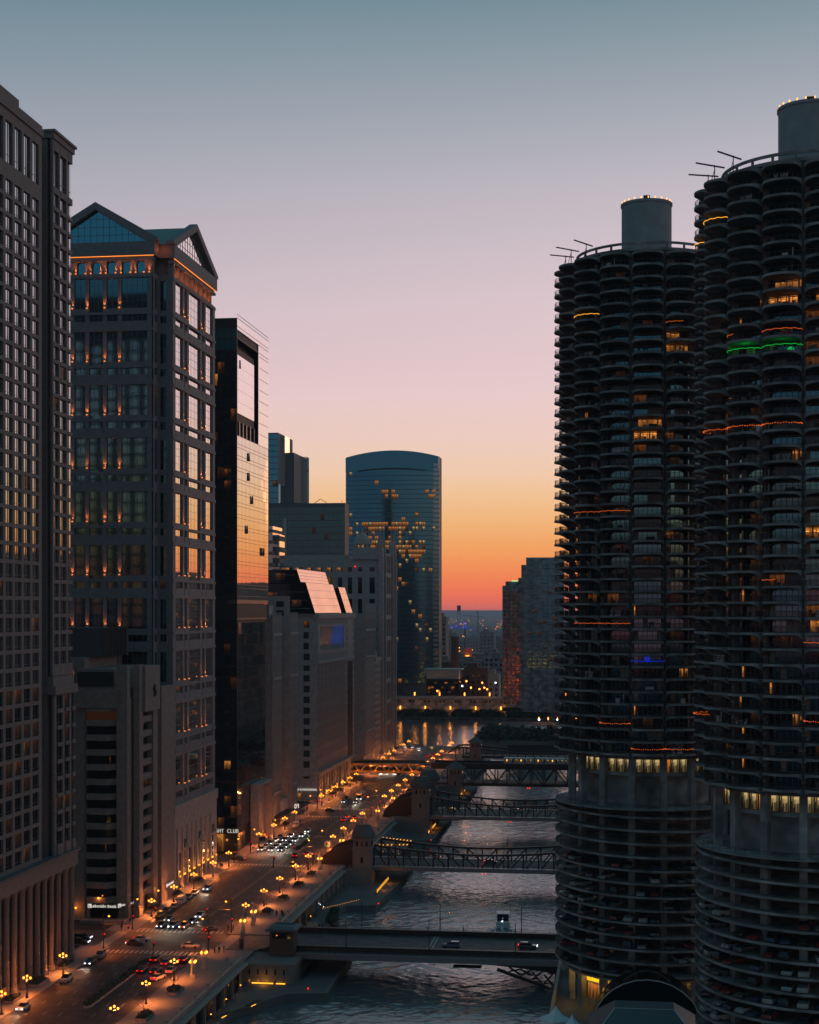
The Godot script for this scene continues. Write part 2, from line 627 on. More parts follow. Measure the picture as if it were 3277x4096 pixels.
func wave(x: float, z: float, nz: FastNoiseLite) -> float:
	var h := 0.1 * nz.get_noise_2d(x * 0.8, z * 1.5) + 0.1 * nz.get_noise_2d(x * 0.33 + 50.0, z * 0.42) + 0.06 * nz.get_noise_2d(x * 1.9, z * 2.9 + 90.0)
	# the wake of the motor boat: two arms that open behind it (towards +z) and the churned middle
	var bx := x + 34.0
	var bz := z + 449.0
	if bz > 0.0 and bz < 150.0:
		var arm := absf(absf(bx) - 1.2 - bz * 0.3)
		h += 0.15 * exp(-arm * arm / (3.0 + bz * 0.12)) * exp(-bz / 70.0) * sin(bz * 1.3 + absf(bx) * 1.1)
		h += 0.1 * exp(-bx * bx / (1.5 + bz * 0.05)) * exp(-bz / 22.0) * nz.get_noise_2d(x * 6.0, z * 6.0)
	# old wakes still spreading between the quays
	h += 0.045 * sin(x * 0.8 + z * 0.55 + 2.0 * nz.get_noise_2d(x * 0.25, z * 0.25)) * smoothstep(0.0, 0.5, nz.get_noise_2d(x * 0.12 + 7.0, z * 0.12))
	return h

func water_patch(g: Geo, x0: float, x1: float, z0: float, z1: float, step: float, nz: FastNoiseLite) -> void:
	var nx := int(ceil((x1 - x0) / step))
	var nk := int(ceil((z1 - z0) / step))
	var sx := (x1 - x0) / nx
	var sz := (z1 - z0) / nk
	var p := []
	var m := []
	for j in nk + 1:
		var rowp := PackedVector3Array()
		for i in nx + 1:
			var x := x0 + i * sx
			var z := z0 + j * sz
			rowp.append(Vector3(x, WATER_Y + wave(x, z, nz), z))
		p.append(rowp)
	for j in nk + 1:
		var rown := PackedVector3Array()
		for i in nx + 1:
			var dx: float = (p[j][mini(i + 1, nx)].y - p[j][maxi(i - 1, 0)].y) / (sx * (mini(i + 1, nx) - maxi(i - 1, 0)))
			var dz: float = (p[mini(j + 1, nk)][i].y - p[maxi(j - 1, 0)][i].y) / (sz * (mini(j + 1, nk) - maxi(j - 1, 0)))
			rown.append(Vector3(-dx, 1, -dz).normalized())
		m.append(rown)
	for j in nk:
		for i in nx:
			g.quad_n(p[j + 1][i], p[j + 1][i + 1], p[j][i + 1], p[j][i], m[j + 1][i], m[j + 1][i + 1], m[j][i + 1], m[j][i])

func build_river() -> void:
	var nz := FastNoiseLite.new()
	nz.seed = 5
	nz.frequency = 0.35
	nz.noise_type = FastNoiseLite.TYPE_SIMPLEX_SMOOTH
	nz.fractal_octaves = 2
	var w := mat("water", lin(0.16, 0.2, 0.215), 0.05)
	w.metallic = 0.4
	w.metallic_specular = 0.7
	var f := FastNoiseLite.new()
	f.seed = 9
	f.frequency = 0.03
	f.fractal_octaves = 4
	f.domain_warp_enabled = true
	f.domain_warp_amplitude = 12.0
	var im := f.get_seamless_image(512, 512)
	im.convert(Image.FORMAT_RGB8)
	im.bump_map_to_normal_map(3.0)
	w.normal_enabled = true
	w.normal_texture = ImageTexture.create_from_image(im)
	w.normal_scale = 0.5
	w.uv1_triplanar = true
	w.uv1_world_triplanar = true
	w.uv1_scale = Vector3(0.07, 0.07, 0.11)
	var g := Geo.new()
	water_patch(g, -90.0, -13.0, -560.0, -270.0, 0.6, nz)
	water_patch(g, -90.0, -13.0, -960.0, -560.0, 1.3, nz)
	water_patch(g, -330.0, 20.0, -1300.0, -960.0, 5.0, nz)
	water_patch(g, -90.0, -13.0, -270.0, 600.0, 6.0, nz)
	struct("river_water", g, w)
	var bed := Geo.new()
	bed.quad(Vector3(-331, -9.5, 600), Vector3(61, -9.5, 600), Vector3(61, -9.5, -1301), Vector3(-331, -9.5, -1301))
	struct("river_bed_ground", bed, M.soil)


# ---------------------------------------------------------------- the boulevard's south side
const W := Vector3(0, 0, -1) # along north faces, seen from the river
const E := Vector3(1, 0, 0)  # along east faces, seen from the east

func build_grid_tower() -> void:
	var o := thing("office_tower", "tall grey granite office tower of square grid windows, cut off by the picture's edge", "tower")
	var w := Geo.new()
	var panes := []
	var X := -132.0
	var fl := rows(27.5, 3.97, 3.1, 38)
	var xs := []
	for k in 8: xs.append([k * 5.2 + 0.3, k * 5.2 + 4.15])
	# main face: z from -303 to -344.7
	facade(w, panes, Vector3(X, 0, -303), W, 42.4, 26.0, 192.5, xs, fl.slice(0, 38) + [[181.0, 190.2]], 0.55)
	# recessed bay of glass
	w.span(Vector3(X - 6.0, 0, -345.4), Vector3(X - 3.2, 192.5, -351.0))
	var slot := []
	facade(w, slot, Vector3(X - 3.15, 0, -345.6), W, 5.3, 26.0, 192.5, [[0.3, 5.0]], rows(27.5, 3.97, 3.2, 41), 0.2)
	# projecting end section with an open corner
	facade(w, panes, Vector3(X + 0.5, 0, -351.0), W, 13.2, 68.5, 194.0, [[0.9, 4.1], [5.1, 9.1], [10.1, 13.19]], rows(71.2, 3.97, 3.1, 28) + [[183.0, 191.5]], 0.62, -1.0, 0.05)
	facade(w, panes, Vector3(X + 0.9, 0, -351.0), W, 13.6, 26.0, 64.0, [[1.4, 5.6], [6.8, 10.2], [11.4, 13.4]], rows(29.0, 3.97, 3.1, 9), 0.62, 0.45, 0.4)
	w.span(Vector3(X - 2.0, 64.2, -350.2), Vector3(X + 1.5, 66.2, -365.4))
	w.span(Vector3(X - 2.0, 66.2, -350.8), Vector3(X + 0.7, 68.4, -364.6))
	# cornices and parapets
	w.span(Vector3(X - 6, 192.5, -303), Vector3(X + 0.4, 194.2, -345.5))
	w.span(Vector3(X - 6, 194.2, -303), Vector3(X + 0.25, 196.4, -331.0))
	w.span(Vector3(X - 6, 194.2, -331.0), Vector3(X + 0.1, 195.0, -345.4))
	w.span(Vector3(X - 6, 194.0, -350.7), Vector3(X + 0.9, 195.4, -364.8))
	w.span(Vector3(X - 6, 195.4, -350.4), Vector3(X + 1.3, 196.0, -365.3))
	# core, roof, back
	w.span(Vector3(X - 46, 0, -303), Vector3(X - 0.7, 192.4, -345.3))
	w.span(Vector3(X - 46, 0, -345.3), Vector3(X - 6.0, 192.4, -351.0))
	w.span(Vector3(X - 46, 0, -351.0), Vector3(X - 0.8, 193.9, -363.2))
	var back := []
	var bx := []
	for k in 11: bx.append([k * 5.2 + 1.2, k * 5.2 + 4.6])
	facade(w, back, Vector3(X - 2.0, 0, -364.0), Vector3(-1, 0, 0), 58.0, 26.0, 194.0, bx, fl, 0.6)
	w.span(Vector3(X - 60, 0, -363.3), Vector3(X - 46.1, 193.8, -305))
	# base: ledge and a tall arcade
	w.span(Vector3(X - 1, 22.6, -303), Vector3(X + 1.6, 25.9, -365.0))
	geo(o, "wall", w, M.granite)
	var led := Geo.new()
	led.span(Vector3(X - 0.5, 25.95, -303), Vector3(X + 2.1, 26.6, -365.6))
	geo(o, "copper_ledge", led, M.slate_blue)
	for k in 14:
		var z := -305.0 - k * 4.5
		var c := Geo.new()
		c.lathe(Vector3(X + 0.5, 0, z), [Vector2(0.9, 0), Vector2(0.9, 1.2), Vector2(0.7, 1.5), Vector2(0.62, 21.2), Vector2(0.95, 22.2), Vector2(0.95, 22.6)], 12)
		geo(o, "column", c, M.granite)
		if k < 13:
			var lp := []
			lp.append([Vector3(X - 0.62, 10.8, z - 2.25), Vector3(3.2, 21, 0.06), Basis(W, UP, E)])
			commit_panes(o, "lobby_window", lp, M.black_glass, 0.0)
			if k % 3 == 1:
				part(o, "lit_window", unit, M.room_warm_0, Transform3D(Basis(W, UP, E).scaled_local(Vector3(1.1, 2.4, 0.1)), Vector3(X - 0.5, 3.0 + (k % 2) * 5, z - 2.0)))
	commit_panes(o, "rear_window", back, M.bay_glass)
	commit_panes(o, "slot_window", slot, M.black_glass, 0.06, ["room_dim", "room_faint", "room_warm_0"], 0.004, 42)
	# the lower floors are warmer lit than the upper ones
	var low := []
	var high := []
	for p in panes:
		if p[0].y < 66.0: low.append(p)
		else: high.append(p)
	commit_panes(o, "window", low, M.dark_glass, 0.3, ["room_faint", "room_dim", "room_faint"], 0.004, 110)
	commit_panes(o, "window", high, M.bay_glass, 0.015, ["room_faint", "room_dim"], 0.004, 250)
	# a polished rail divides each window
	var mull := Geo.new()
	for p in panes:
		if shows(p[0]) > 0.0:
			var b: Basis = p[2]
			mull.box(p[0] + b.z * 0.08 + b.x * 0.25, Vector3(0.1, p[1].y, 0.12), b)
			mull.box(p[0] + b.z * 0.08 - UP * p[1].y * 0.3, Vector3(p[1].x, 0.07, 0.08), b)
	geo(o, "window_frames", mull, M.steel_grey)


func build_bank_block() -> void:
	var o := thing("bank_building", "low brown concrete bank building with dark window bands and an illuminated sign over its corner", "building")
	var w := Geo.new()
	var c: Material = M.concrete
	var ez := -409.0
	w.span(Vector3(-175, 0, -447), Vector3(-132.4, 60.0, -410.5))            # core
	w.span(Vector3(-175, 0, -410.5), Vector3(-143.9, 60, ez + 0.6))             # east pier beyond the window bay
	w.span(Vector3(-143.9, 0, -410.5), Vector3(-143.4, 60, ez + 0.2))
	w.span(Vector3(-135.0, 4.9, -410.5), Vector3(-132.0, 69, ez + 0.9))         # pier beside the bay
	w.span(Vector3(-131.9, 0, -413.2), Vector3(-130.2, 69, -416.6))
	w.span(Vector3(-131.9, 0, -425.5), Vector3(-130.0, 66, -429.5))
	w.span(Vector3(-132.4, 0, -434.0), Vector3(-130.2, 62, -447))
	# head of the building: heavy box above the bay, roof box, plant room
	w.span(Vector3(-147.5, 57.5, -446), Vector3(-134.6, 62.5, ez + 1.6))
	w.span(Vector3(-147.0, 62.5, -444), Vector3(-136.2, 68.0, ez - 0.6))
	w.span(Vector3(-132.2, 56.0, -416), Vector3(-129.4, 68.5, -429.6))
	w.span(Vector3(-156, 68, -440), Vector3(-145.4, 71, -412))
	geo(o, "wall", w, c)
	var box := Geo.new()
	box.span(Vector3(-160, 71, -440), Vector3(-142.0, 79.0, -416))
	geo(o, "plant_room", box, mat("plant_panel", lin(0.07, 0.07, 0.075), 0.8))
	var rib := Geo.new()
	for k in 14: rib.span(Vector3(-141.95, 71, -416.5 - k * 1.6), Vector3(-141.7, 79, -416.9 - k * 1.6))
	rib.span(Vector3(-146.5, 63.2, ez - 0.55), Vector3(-136.4, 67.2, ez - 0.4))
	geo(o, "louvres", rib, M.black)
	# window bay: bulging spandrels and dark ribbons, chamfered at the corner
	for k in 14:
		var y := 4.9 + k * 3.98
		var y2 := minf(y + 1.62, 57.4)
		var s := Geo.new()
		s.prism(PackedVector2Array([Vector2(-143.4, 410.4), Vector2(-143.4, 407.6), Vector2(-137.6, 407.2), Vector2(-135.1, 409.3), Vector2(-135.1, 410.4)]), Transform3D(Basis(Vector3(1, 0, 0), Vector3(0, 0, -1), Vector3(0, 1, 0)), Vector3(0, 0, 0)), y, y2)
		geo(o, "spandrel", s, c)
		var t := Geo.new()
		t.span(Vector3(-132.0, y + 0.3, -416.5), Vector3(-130.5, y2 + 0.4, -425.5))
		geo(o, "spandrel", t, c)
		if y + 3.98 > 57.5: continue
		var pane := Geo.new()
		pane.prism(PackedVector2Array([Vector2(-143.4, 410.4), Vector2(-143.4, 408.5), Vector2(-137.9, 408.3), Vector2(-135.6, 410.2), Vector2(-135.6, 410.4)]), Transform3D(Basis(Vector3(1, 0, 0), Vector3(0, 0, -1), Vector3(0, 1, 0)), Vector3.ZERO), y2, y + 3.98)
		if k == 12:
			geo(o, "lit_window", pane, M.room_dim)
		else:
			geo(o, "window_band", pane, M.black_glass)
		var sw := [Vector3(-131.9, y + 2.4, -421), Vector3(8.8, 2.2, 0.06), Basis(W, UP, E)]
		commit_panes(o, "window", [sw], M.black_glass, 1.0 if k == 7 else 0.0, ["room_dim"])
	for k in [3, 9]:
		part(o, "lit_window", unit, M.room_dim, Transform3D(Basis().scaled_local(Vector3(0.4, 1.9, 0.06)), Vector3(-138.6 + k * 0.2, 7.6 + k * 3.98, -408.2)))
	# shop at the foot
	var shop := Geo.new()
	shop.span(Vector3(-142.6, 0.3, -410.4), Vector3(-135.2, 3.4, ez + 0.2))
	geo(o, "shop_window", shop, M.black_glass)
	var plinth := Geo.new()
	plinth.span(Vector3(-144.5, -0.3, -410), Vector3(-132.6, 0.6, ez + 3.4))
	plinth.span(Vector3(-143.2, 0.3, -410.3), Vector3(-142.6, 4.9, ez + 0.9))
	geo(o, "plinth", plinth, c)
	for k in 2:
		var sg := Geo.new()
		sg.box(Vector3.ZERO, Vector3(7.6 if k == 0 else 6.0, 1.3, 0.16))
		var t := Transform3D(Basis(), Vector3(-139.0, 4.2, ez + 1.75)) if k == 0 else Transform3D(Basis(W, UP, E), Vector3(-131.6, 4.2, -412.4))
		if k == 1: t = Transform3D(Basis(Vector3(0.42, 0, -0.9).normalized(), UP, Vector3(0.9, 0, 0.42).normalized()), Vector3(-133.4, 4.2, -410.6))
		var board := part(o, "sign_board", sg.mesh(), mat("sign_navy", lin(0.012, 0.014, 0.02), 0.5), t)
		var half := 3.8 if k == 0 else 3.0
		part(board, "sign_tile", unit, M.sign_white, Transform3D(Basis().scaled(Vector3(1.05, 1.05, 0.06)), Vector3(-half + 0.65, 0, 0.1)))
		var mark := Geo.new()
		mark.prism(PackedVector2Array([Vector2(-0.28, 0.36), Vector2(-0.28, -0.36), Vector2(0.34, -0.36), Vector2(0.34, -0.2), Vector2(-0.1, -0.2), Vector2(-0.1, 0.36)]), Transform3D(Basis(), Vector3(-half + 0.63, 0, 0.15)), 0, 0.03)
		geo(board, "sign_emblem", mark, M["sign_navy"])
		letters(board, "sign_letters", "Lakeside Bank", 0.72 if k == 0 else 0.6, Transform3D(Basis(), Vector3(0.62 if k == 0 else 0.5, -0.02, 0.11)), M.sign_white, "Droid Serif")
	var s3 := Geo.new()
	s3.box(Vector3.ZERO, Vector3(6.5, 1.2, 0.14))
	var b3 := part(o, "sign_board", s3.mesh(), M["sign_navy"], Transform3D(Basis(W, UP, E), Vector3(-129.9, 4.6, -440.5)))
	part(b3, "sign_tile", unit, M.sign_white, Transform3D(Basis().scaled(Vector3(1.0, 1.0, 0.06)), Vector3(-2.6, 0, 0.1)))
	letters(b3, "sign_letters", "Lakeside Bank", 0.7, Transform3D(Basis(), Vector3(0.55, 0, 0.1)), M.sign_white, "Droid Serif")
	# twin wave emblem high on the north pier
	for k in 2:
		var e := Geo.new()
		for i in 8:
			var a0 := -1.6 + i * 0.4
			var a1 := a0 + 0.4
			e.beam(Vector3(-129.25, 61.5 + a0, -423.6 - k * 1.1 + 0.5 * sin(a0 * 2.2)), Vector3(-129.25, 61.5 + a1, -423.6 - k * 1.1 + 0.5 * sin(a1 * 2.2)), 0.62 - absf(a0 + 0.2) * 0.2, 0.25)
		geo(o, "wave_emblem", e, M.black)
	for p in [Vector3(-146.3, 3.4, ez + 1.2), Vector3(-139.8, 6.3, ez + 1.6), Vector3(-129.2, 5.0, -427.5)]:
		var l := part(o, "wall_lamp", ball, M.lamp_amber, Transform3D(Basis().scaled(Vector3.ONE * 0.45), p))
		omni(o, p + Vector3(0.15, 0.1, 0.6), Color(1, 0.55, 0.2), 3.0, 0.2)


func build_pediment_tower() -> void:
	var o := thing("pediment_tower", "granite and glass office tower crowned by classical pediments and lit by amber uplights", "tower")
	var w := Geo.new()
	# two crossing slabs: the east gable's and the north gable's
	var ex0 := -171.4
	var ex1 := -136.6
	var ez := -446.6
	var nz0 := -451.8
	var nz1 := -500.0
	var nx := -132.0
	w.span(Vector3(-182, 0, nz1 + 1.0), Vector3(nx - 1.0, 183.0, nz0 - 1.0))
	w.span(Vector3(ex0 + 0.5, 0, -504), Vector3(ex1 - 1.0, 183.0, ez - 1.0))
	var top := 183.2
	var tall := []
	var small := []
	var bays_e := [[1.8, 9.6], [10.8, 14.1], [15.3, 19.5], [20.7, 24.0], [25.2, 33.0]]
	var bays_n := [[2.6, 10.4], [12.0, 15.2], [17.2, 30.2], [32.2, 35.4], [37.0, 45.4]]
	var lamps := []
	for side in 2:
		var org := Vector3(ex0, 0, ez) if side == 0 else Vector3(nx, 0, nz0)
		var ux := E if side == 0 else W
		var nr := ux.cross(UP)
		var width := ex1 - ex0 if side == 0 else nz0 - nz1
		var bays: Array = bays_e if side == 0 else bays_n
		var mid := 2
		var ys := []
		for k in 10:
			var t := top - 15.75 * k
			ys.append([t - 15.75 + 1.7, t - 15.75 + 3.9])
			ys.append([t - 15.75 + 5.5, t - 1.3])
		ys.sort_custom(func(a, b): return a[0] < b[0])
		var edge := 0.0
		for j in bays.size() + 1:
			var stop: float = bays[j][0] if j < bays.size() else width
			w.box(org + ux * (edge + stop) * 0.5 + UP * (25.6 + top) * 0.5 - nr * 0.45, Vector3(stop - edge, top - 25.6, 0.9), Basis(ux, UP, nr))
			if j > 0 and j < bays.size():
				for k in 10: lamps.append([org + ux * (edge + stop) * 0.5, top - 15.75 * (k + 1) + 5.6, nr, side])
			if j < bays.size(): edge = bays[j][1]
		for j in bays.size():
			var x0: float = bays[j][0]
			var x1: float = bays[j][1]
			var mid_x := org + ux * (x0 + x1) * 0.5
			var low := 25.6
			for i in ys.size() + 1:
				var yb: float = ys[i][0] if i < ys.size() else top
				# the middle bay runs through the band between every second pair of storeys
				var module := i / 2
				var through: bool = j == mid and (module % 2 == 1 or i % 2 == 1) and i > 0 and i < ys.size() and module > 1
				if through and (i % 2 == 1 or module % 2 == 0):
					tall.append([mid_x + UP * (low + yb) * 0.5 - nr * 0.55, Vector3(x1 - x0, yb - low, 0.06), Basis(ux, UP, nr)])
				else:
					w.box(mid_x + UP * (low + yb) * 0.5 - nr * 0.36, Vector3(x1 - x0 - 0.004, yb - low, 0.9), Basis(ux, UP, nr))
				if i < ys.size(): low = ys[i][1]
			for i in ys.size():
				var p := [mid_x + UP * (ys[i][0] + ys[i][1]) * 0.5 - nr * 0.55, Vector3(x1 - x0, ys[i][1] - ys[i][0], 0.06), Basis(ux, UP, nr)]
				if i % 2 == 1: tall.append(p)
				else: small.append(p)
	# corner notch faces
	var notch := []
	for k in 10:
		notch.append([27.3 + k * 15.75, 29.5 + k * 15.75])
		notch.append([31.1 + k * 15.75, 39.9 + k * 15.75])
	facade(w, small, Vector3(ex1, 0, nz0 + 0.4), E, nx - ex1, 25.6, top, [[0.7, 2.6]], notch, 0.5)
	facade(w, small, Vector3(ex1 + 0.2, 0, ez), W, ez - nz0, 25.6, top, [[1.2, 3.8]], notch, 0.5)
	# bands that stand proud
	for k in 11:
		var y := top - 15.75 * k
		for d in [0.0, 4.3]:
			if y - d < 25: continue
			w.span(Vector3(ex0 - 0.2, y - 1.25 + d + (0.6 if d > 0 else 0.0), ez - 1.5), Vector3(ex1 + 0.22, y - 0.35 + d + (0.5 if d > 0 else 0.0), ez + 0.22))
			w.span(Vector3(nx - 1.5, y - 1.25 + d + (0.6 if d > 0 else 0.0), nz0 + 0.24), Vector3(nx + 0.24, y - 0.35 + d + (0.5 if d > 0 else 0.0), nz1 - 0.2))
	# attic, entablature
	var at_y := 188.4
	w.span(Vector3(ex0, top + 0.2, ez - 40), Vector3(ex1 - 1.6, at_y, ez - 1.6))
	w.span(Vector3(-170, top + 0.2, nz1 + 1.6), Vector3(nx - 1.9, at_y, nz0 - 1.6))
	w.span(Vector3(ex0 - 0.6, at_y, ez - 50), Vector3(ex1 + 0.6, 192.4, ez + 0.6))
	w.span(Vector3(-180, at_y + 0.006, nz1 - 0.6), Vector3(nx + 0.6, 192.394, nz0 + 0.6))
	# arches of the east attic: wall with round openings
	var arch_x := [-167.6, -163.2, -158.6, -154.0, -149.4, -144.8, -140.4]
	var poly := PackedVector2Array()
	for i in arch_x.size() - 1:
		pass
	for k in arch_x.size() + 1:
		var x0: float = ex0 if k == 0 else arch_x[k - 1] + 1.35
		var x1: float = ex1 if k == arch_x.size() else arch_x[k] - 1.35
		w.span(Vector3(x0, top, ez - 1.4), Vector3(x1, at_y, ez))
		if k < arch_x.size():
			var fill := PackedVector2Array([Vector2(-1.352, 5.2), Vector2(-1.352, 2.7)])
			for i in 9:
				var a := PI - PI * (i + 1) / 10.0
				fill.append(Vector2(cos(a) * 1.352, 2.7 + sin(a) * 1.35))
			fill.append(Vector2(1.352, 2.7))
			fill.append(Vector2(1.352, 5.2))
			w.prism(fill, Transform3D(Basis(), Vector3(arch_x[k], top, ez - 1.4)), 0, 1.396)
			var gl := Geo.new()
			gl.span(Vector3(arch_x[k] - 1.35, top, ez - 1.0), Vector3(arch_x[k] + 1.35, at_y, ez - 0.9))
			geo(o, "arched_window", gl, M.teal_glass)
	# north attic: piers with slots between
	for k in 9:
		w.span(Vector3(nx - 1.7, top, nz0 - 0.3 - k * 5.3), Vector3(nx, at_y, nz0 - 1.5 - k * 5.3))
	# gables
	var tri_e := PackedVector2Array([Vector2(-18.0, 0), Vector2(18.0, 0), Vector2(0, 11.0)])
	var te := Transform3D(Basis(), Vector3(-154.0, 192.4, ez))
	var tn := Transform3D(Basis(W, UP, E), Vector3(nx, 192.4, (nz0 + nz1) * 0.5))
	var roof := Geo.new()
	roof.prism(PackedVector2Array([Vector2(-18.6, 0), Vector2(18.6, 0), Vector2(0, 10.9)]), te, -54, -1.6)
	roof.prism(PackedVector2Array([Vector2(-25.0, 0), Vector2(25.0, 0), Vector2(0, 10.88)]), tn, -45, -1.6)
	geo(o, "copper_roof", roof, M.copper_roof)
	for k in 2:
		var t: Transform3D = te if k == 0 else tn
		var hw := 19.0 if k == 0 else 25.6
		for sgn in [-1.0, 1.0]:
			# raking cornice
			w.prism(PackedVector2Array([Vector2(sgn * hw, 0.05), Vector2(sgn * hw, 1.0), Vector2(0, 12.0), Vector2(0, 9.8), Vector2(sgn * (hw - 3.4), 0.05)]), t, -1.7, 0.7 + sgn * 0.004)
	geo(o, "wall", w, M.granite_blue)
	var g1 := Geo.new()
	g1.prism(PackedVector2Array([Vector2(-15.6, 0.1), Vector2(15.6, 0.1), Vector2(0, 9.7)]), te, -1.5, -0.9)
	geo(o, "gable_glass", g1, M.teal_glass)
	var g2 := Geo.new()
	g2.prism(PackedVector2Array([Vector2(-22, 0.1), Vector2(22, 0.1), Vector2(0, 9.7)]), tn, -1.5, -0.9)
	geo(o, "gable_glass", g2, M.mirror_glass)
	var gm := Geo.new()
	for k in 2:
		var t: Transform3D = te if k == 0 else tn
		var hw := 15.4 if k == 0 else 21.8
		for i in 15:
			var x := -hw + (i + 1) * hw / 8.0
			var h := 9.7 * (1.0 - absf(x) / hw)
			gm.box(t * Vector3(x, h * 0.5, -0.85), Vector3(0.1, h, 0.1), t.basis)
		for y in [2.4, 4.8, 7.2]:
			gm.box(t * Vector3(0, y, -0.85), Vector3(hw * 2.0 * (1.0 - y / 9.7), 0.1, 0.1), t.basis)
	geo(o, "gable_bars", gm, M.mullion)
	# glass and bars
	var bars := Geo.new()
	for p in tall + small:
		if shows(p[0]) <= 0.0: continue
		var b: Basis = p[2]
		var s: Vector3 = p[1]
		var n: int = maxi(2, int(round(s.x / 1.55)))
		for k in range(1, n):
			bars.box(p[0] + b.x * (s.x * (float(k) / n - 0.5)) + b.z * 0.05, Vector3(0.1, s.y, 0.06), b)
		var r := int(round(s.y / 2.2))
		for k in range(1, r):
			bars.box(p[0] + UP * (s.y * (float(k) / r - 0.5)) + b.z * 0.045, Vector3(s.x, 0.08, 0.06), b)
	geo(o, "window_bars", bars, M.mullion)
	var north := []
	var east := []
	for p in tall + small:
		var pp: Array = p
		if pp[2].z.x > 0.9 and pp[0].x > -134.0: north.append(pp)
		else: east.append(pp)
	commit_panes(o, "window", north, M.mirror_glass, 0.0, [], 0.0015)
	commit_panes(o, "window", east, M.tower_glass, 0.05, ["room_faint", "room_dim"], 0.006, 190)
	# amber uplights at the foot of each pier
	var shade := Geo.new()
	shade.box(Vector3.ZERO, Vector3(0.4, 0.26, 0.3))
	var sm := shade.mesh()
	for l in lamps:
		var at: Vector3 = l[0] + UP * l[1] + l[2] * 0.34
		if shows(at) <= 0.0: continue
		part(o, "uplight", sm, M.lamp_soft, Transform3D(Basis(), at + UP * 0.1))
		spot(o, at + UP * 0.3 + l[2] * 0.05, at + UP * 4.0 - l[2] * 0.75, Color(1.0, 0.5, 0.22), 22.0 if l[3] == 0 else 22.0, 26.0, 0.12)
	for k in arch_x.size() + 1:
		var xa: float = (ex0 if k == 0 else arch_x[k - 1]) * 0.5 + (ex1 if k == arch_x.size() else arch_x[k]) * 0.5
		for d in [-0.8, 0.8]:
			var q := Vector3(xa + d, top + 0.35, ez + 0.36)
			if shows(q) <= 0.0: continue
			part(o, "uplight", sm, M.lamp_soft, Transform3D(Basis(), q - UP * 0.15))
			spot(o, q + UP * 0.1, q + Vector3(0, 5, -0.4), Color(1.0, 0.48, 0.17), 22.0, 34.0, 0.12)
	var glow_line := Geo.new()
	glow_line.span(Vector3(ex0, at_y - 0.22, ez + 0.25), Vector3(ex1 + 0.3, at_y - 0.06, ez + 0.4))
	glow_line.span(Vector3(nx + 0.25, at_y - 0.22, nz0), Vector3(nx + 0.4, at_y - 0.06, nz1))
	geo(o, "cornice_strip_light", glow_line, M.lamp_soft)
	for k in 9:
		var q := Vector3(nx - 0.5, top + 0.4, nz0 - 3.6 - k * 5.3)
		if q.z < nz1: continue
		part(o, "uplight", sm, M.lamp_soft, Transform3D(Basis(), q - UP * 0.2))
		omni(o, q + UP * 0.9, Color(1.0, 0.48, 0.17), 5.0, 0.15)
	omni(o, Vector3(ex1 + 1.9, 190.5, nz0 + 2.6), Color(1.0, 0.45, 0.16), 2.2, 0.2)
	# stone base with doors, little pediments and sconces
	var base := Geo.new()
	base.span(Vector3(-181, 0, nz1 - 0.3), Vector3(nx + 0.5, 22.5, nz0 + 0.5))
	base.span(Vector3(ex0, 0.0, ez - 40), Vector3(ex1 + 0.5, 22.4, ez + 0.5))
	base.span(Vector3(-181, 22.5, nz1 - 0.6), Vector3(nx + 0.9, 25.6, nz0 + 0.9))
	base.span(Vector3(ex0, 22.4, ez - 40), Vector3(ex1 + 0.9, 25.5, ez + 0.9))
	for k in 8:
		base.span(Vector3(nx + 0.5, 0, nz0 - 1.6 - k * 5.4), Vector3(nx + 0.95, 18.5, nz0 - 3.0 - k * 5.4))
	geo(o, "stone_base", base, M.limestone_grey)
	for k in 8:
		var z := nz0 - 5.0 - k * 5.4
		if z < nz1 + 1: continue
		var dg := Geo.new()
		dg.span(Vector3(nx + 0.5, 0.4, z + 1.1), Vector3(nx + 0.58, 11.0, z - 1.1))
		geo(o, "tall_window", dg, M.room_dim if k in [1, 3, 4, 6] else M.black_glass)
		if k in [1, 4, 7]:
			var pd := Geo.new()
			pd.prism(PackedVector2Array([Vector2(-2.3, 0), Vector2(2.3, 0), Vector2(0, 2.4)]), Transform3D(Basis(W, UP, E), Vector3(nx + 0.5, 12.2, z)), 0, 0.8)
			geo(o, "door_pediment", pd, M.slate_blue)
		for zz in [z + 2.2, z - 2.2]:
			var q := Vector3(nx + 1.35, 4.4, zz)
			part(o, "sconce_lamp", ball, M.lamp_gold, Transform3D(Basis().scaled(Vector3(0.4, 0.6, 0.4)), q))
			omni(o, q + Vector3(0.25, 0.5, 0), Color(1.0, 0.62, 0.28), 0.9, 0.15)
	for x in [-134.2, -138.9, -142.4]:
		var q := Vector3(x, 4.6, (nz0 if x > -135 else ez) + 1.3)
		part(o, "sconce_lamp", ball, M.lamp_gold, Transform3D(Basis().scaled(Vector3(0.4, 0.6, 0.4)), q))
		omni(o, q + Vector3(0, 0.5, 0.3), Color(1.0, 0.62, 0.28), 1.6, 0.15)
	var door := Geo.new()
	door.span(Vector3(-142.2, 1.0, ez + 0.5), Vector3(-139.2, 8.6, ez + 0.62))
	geo(o, "tall_window", door, M.room_dim)


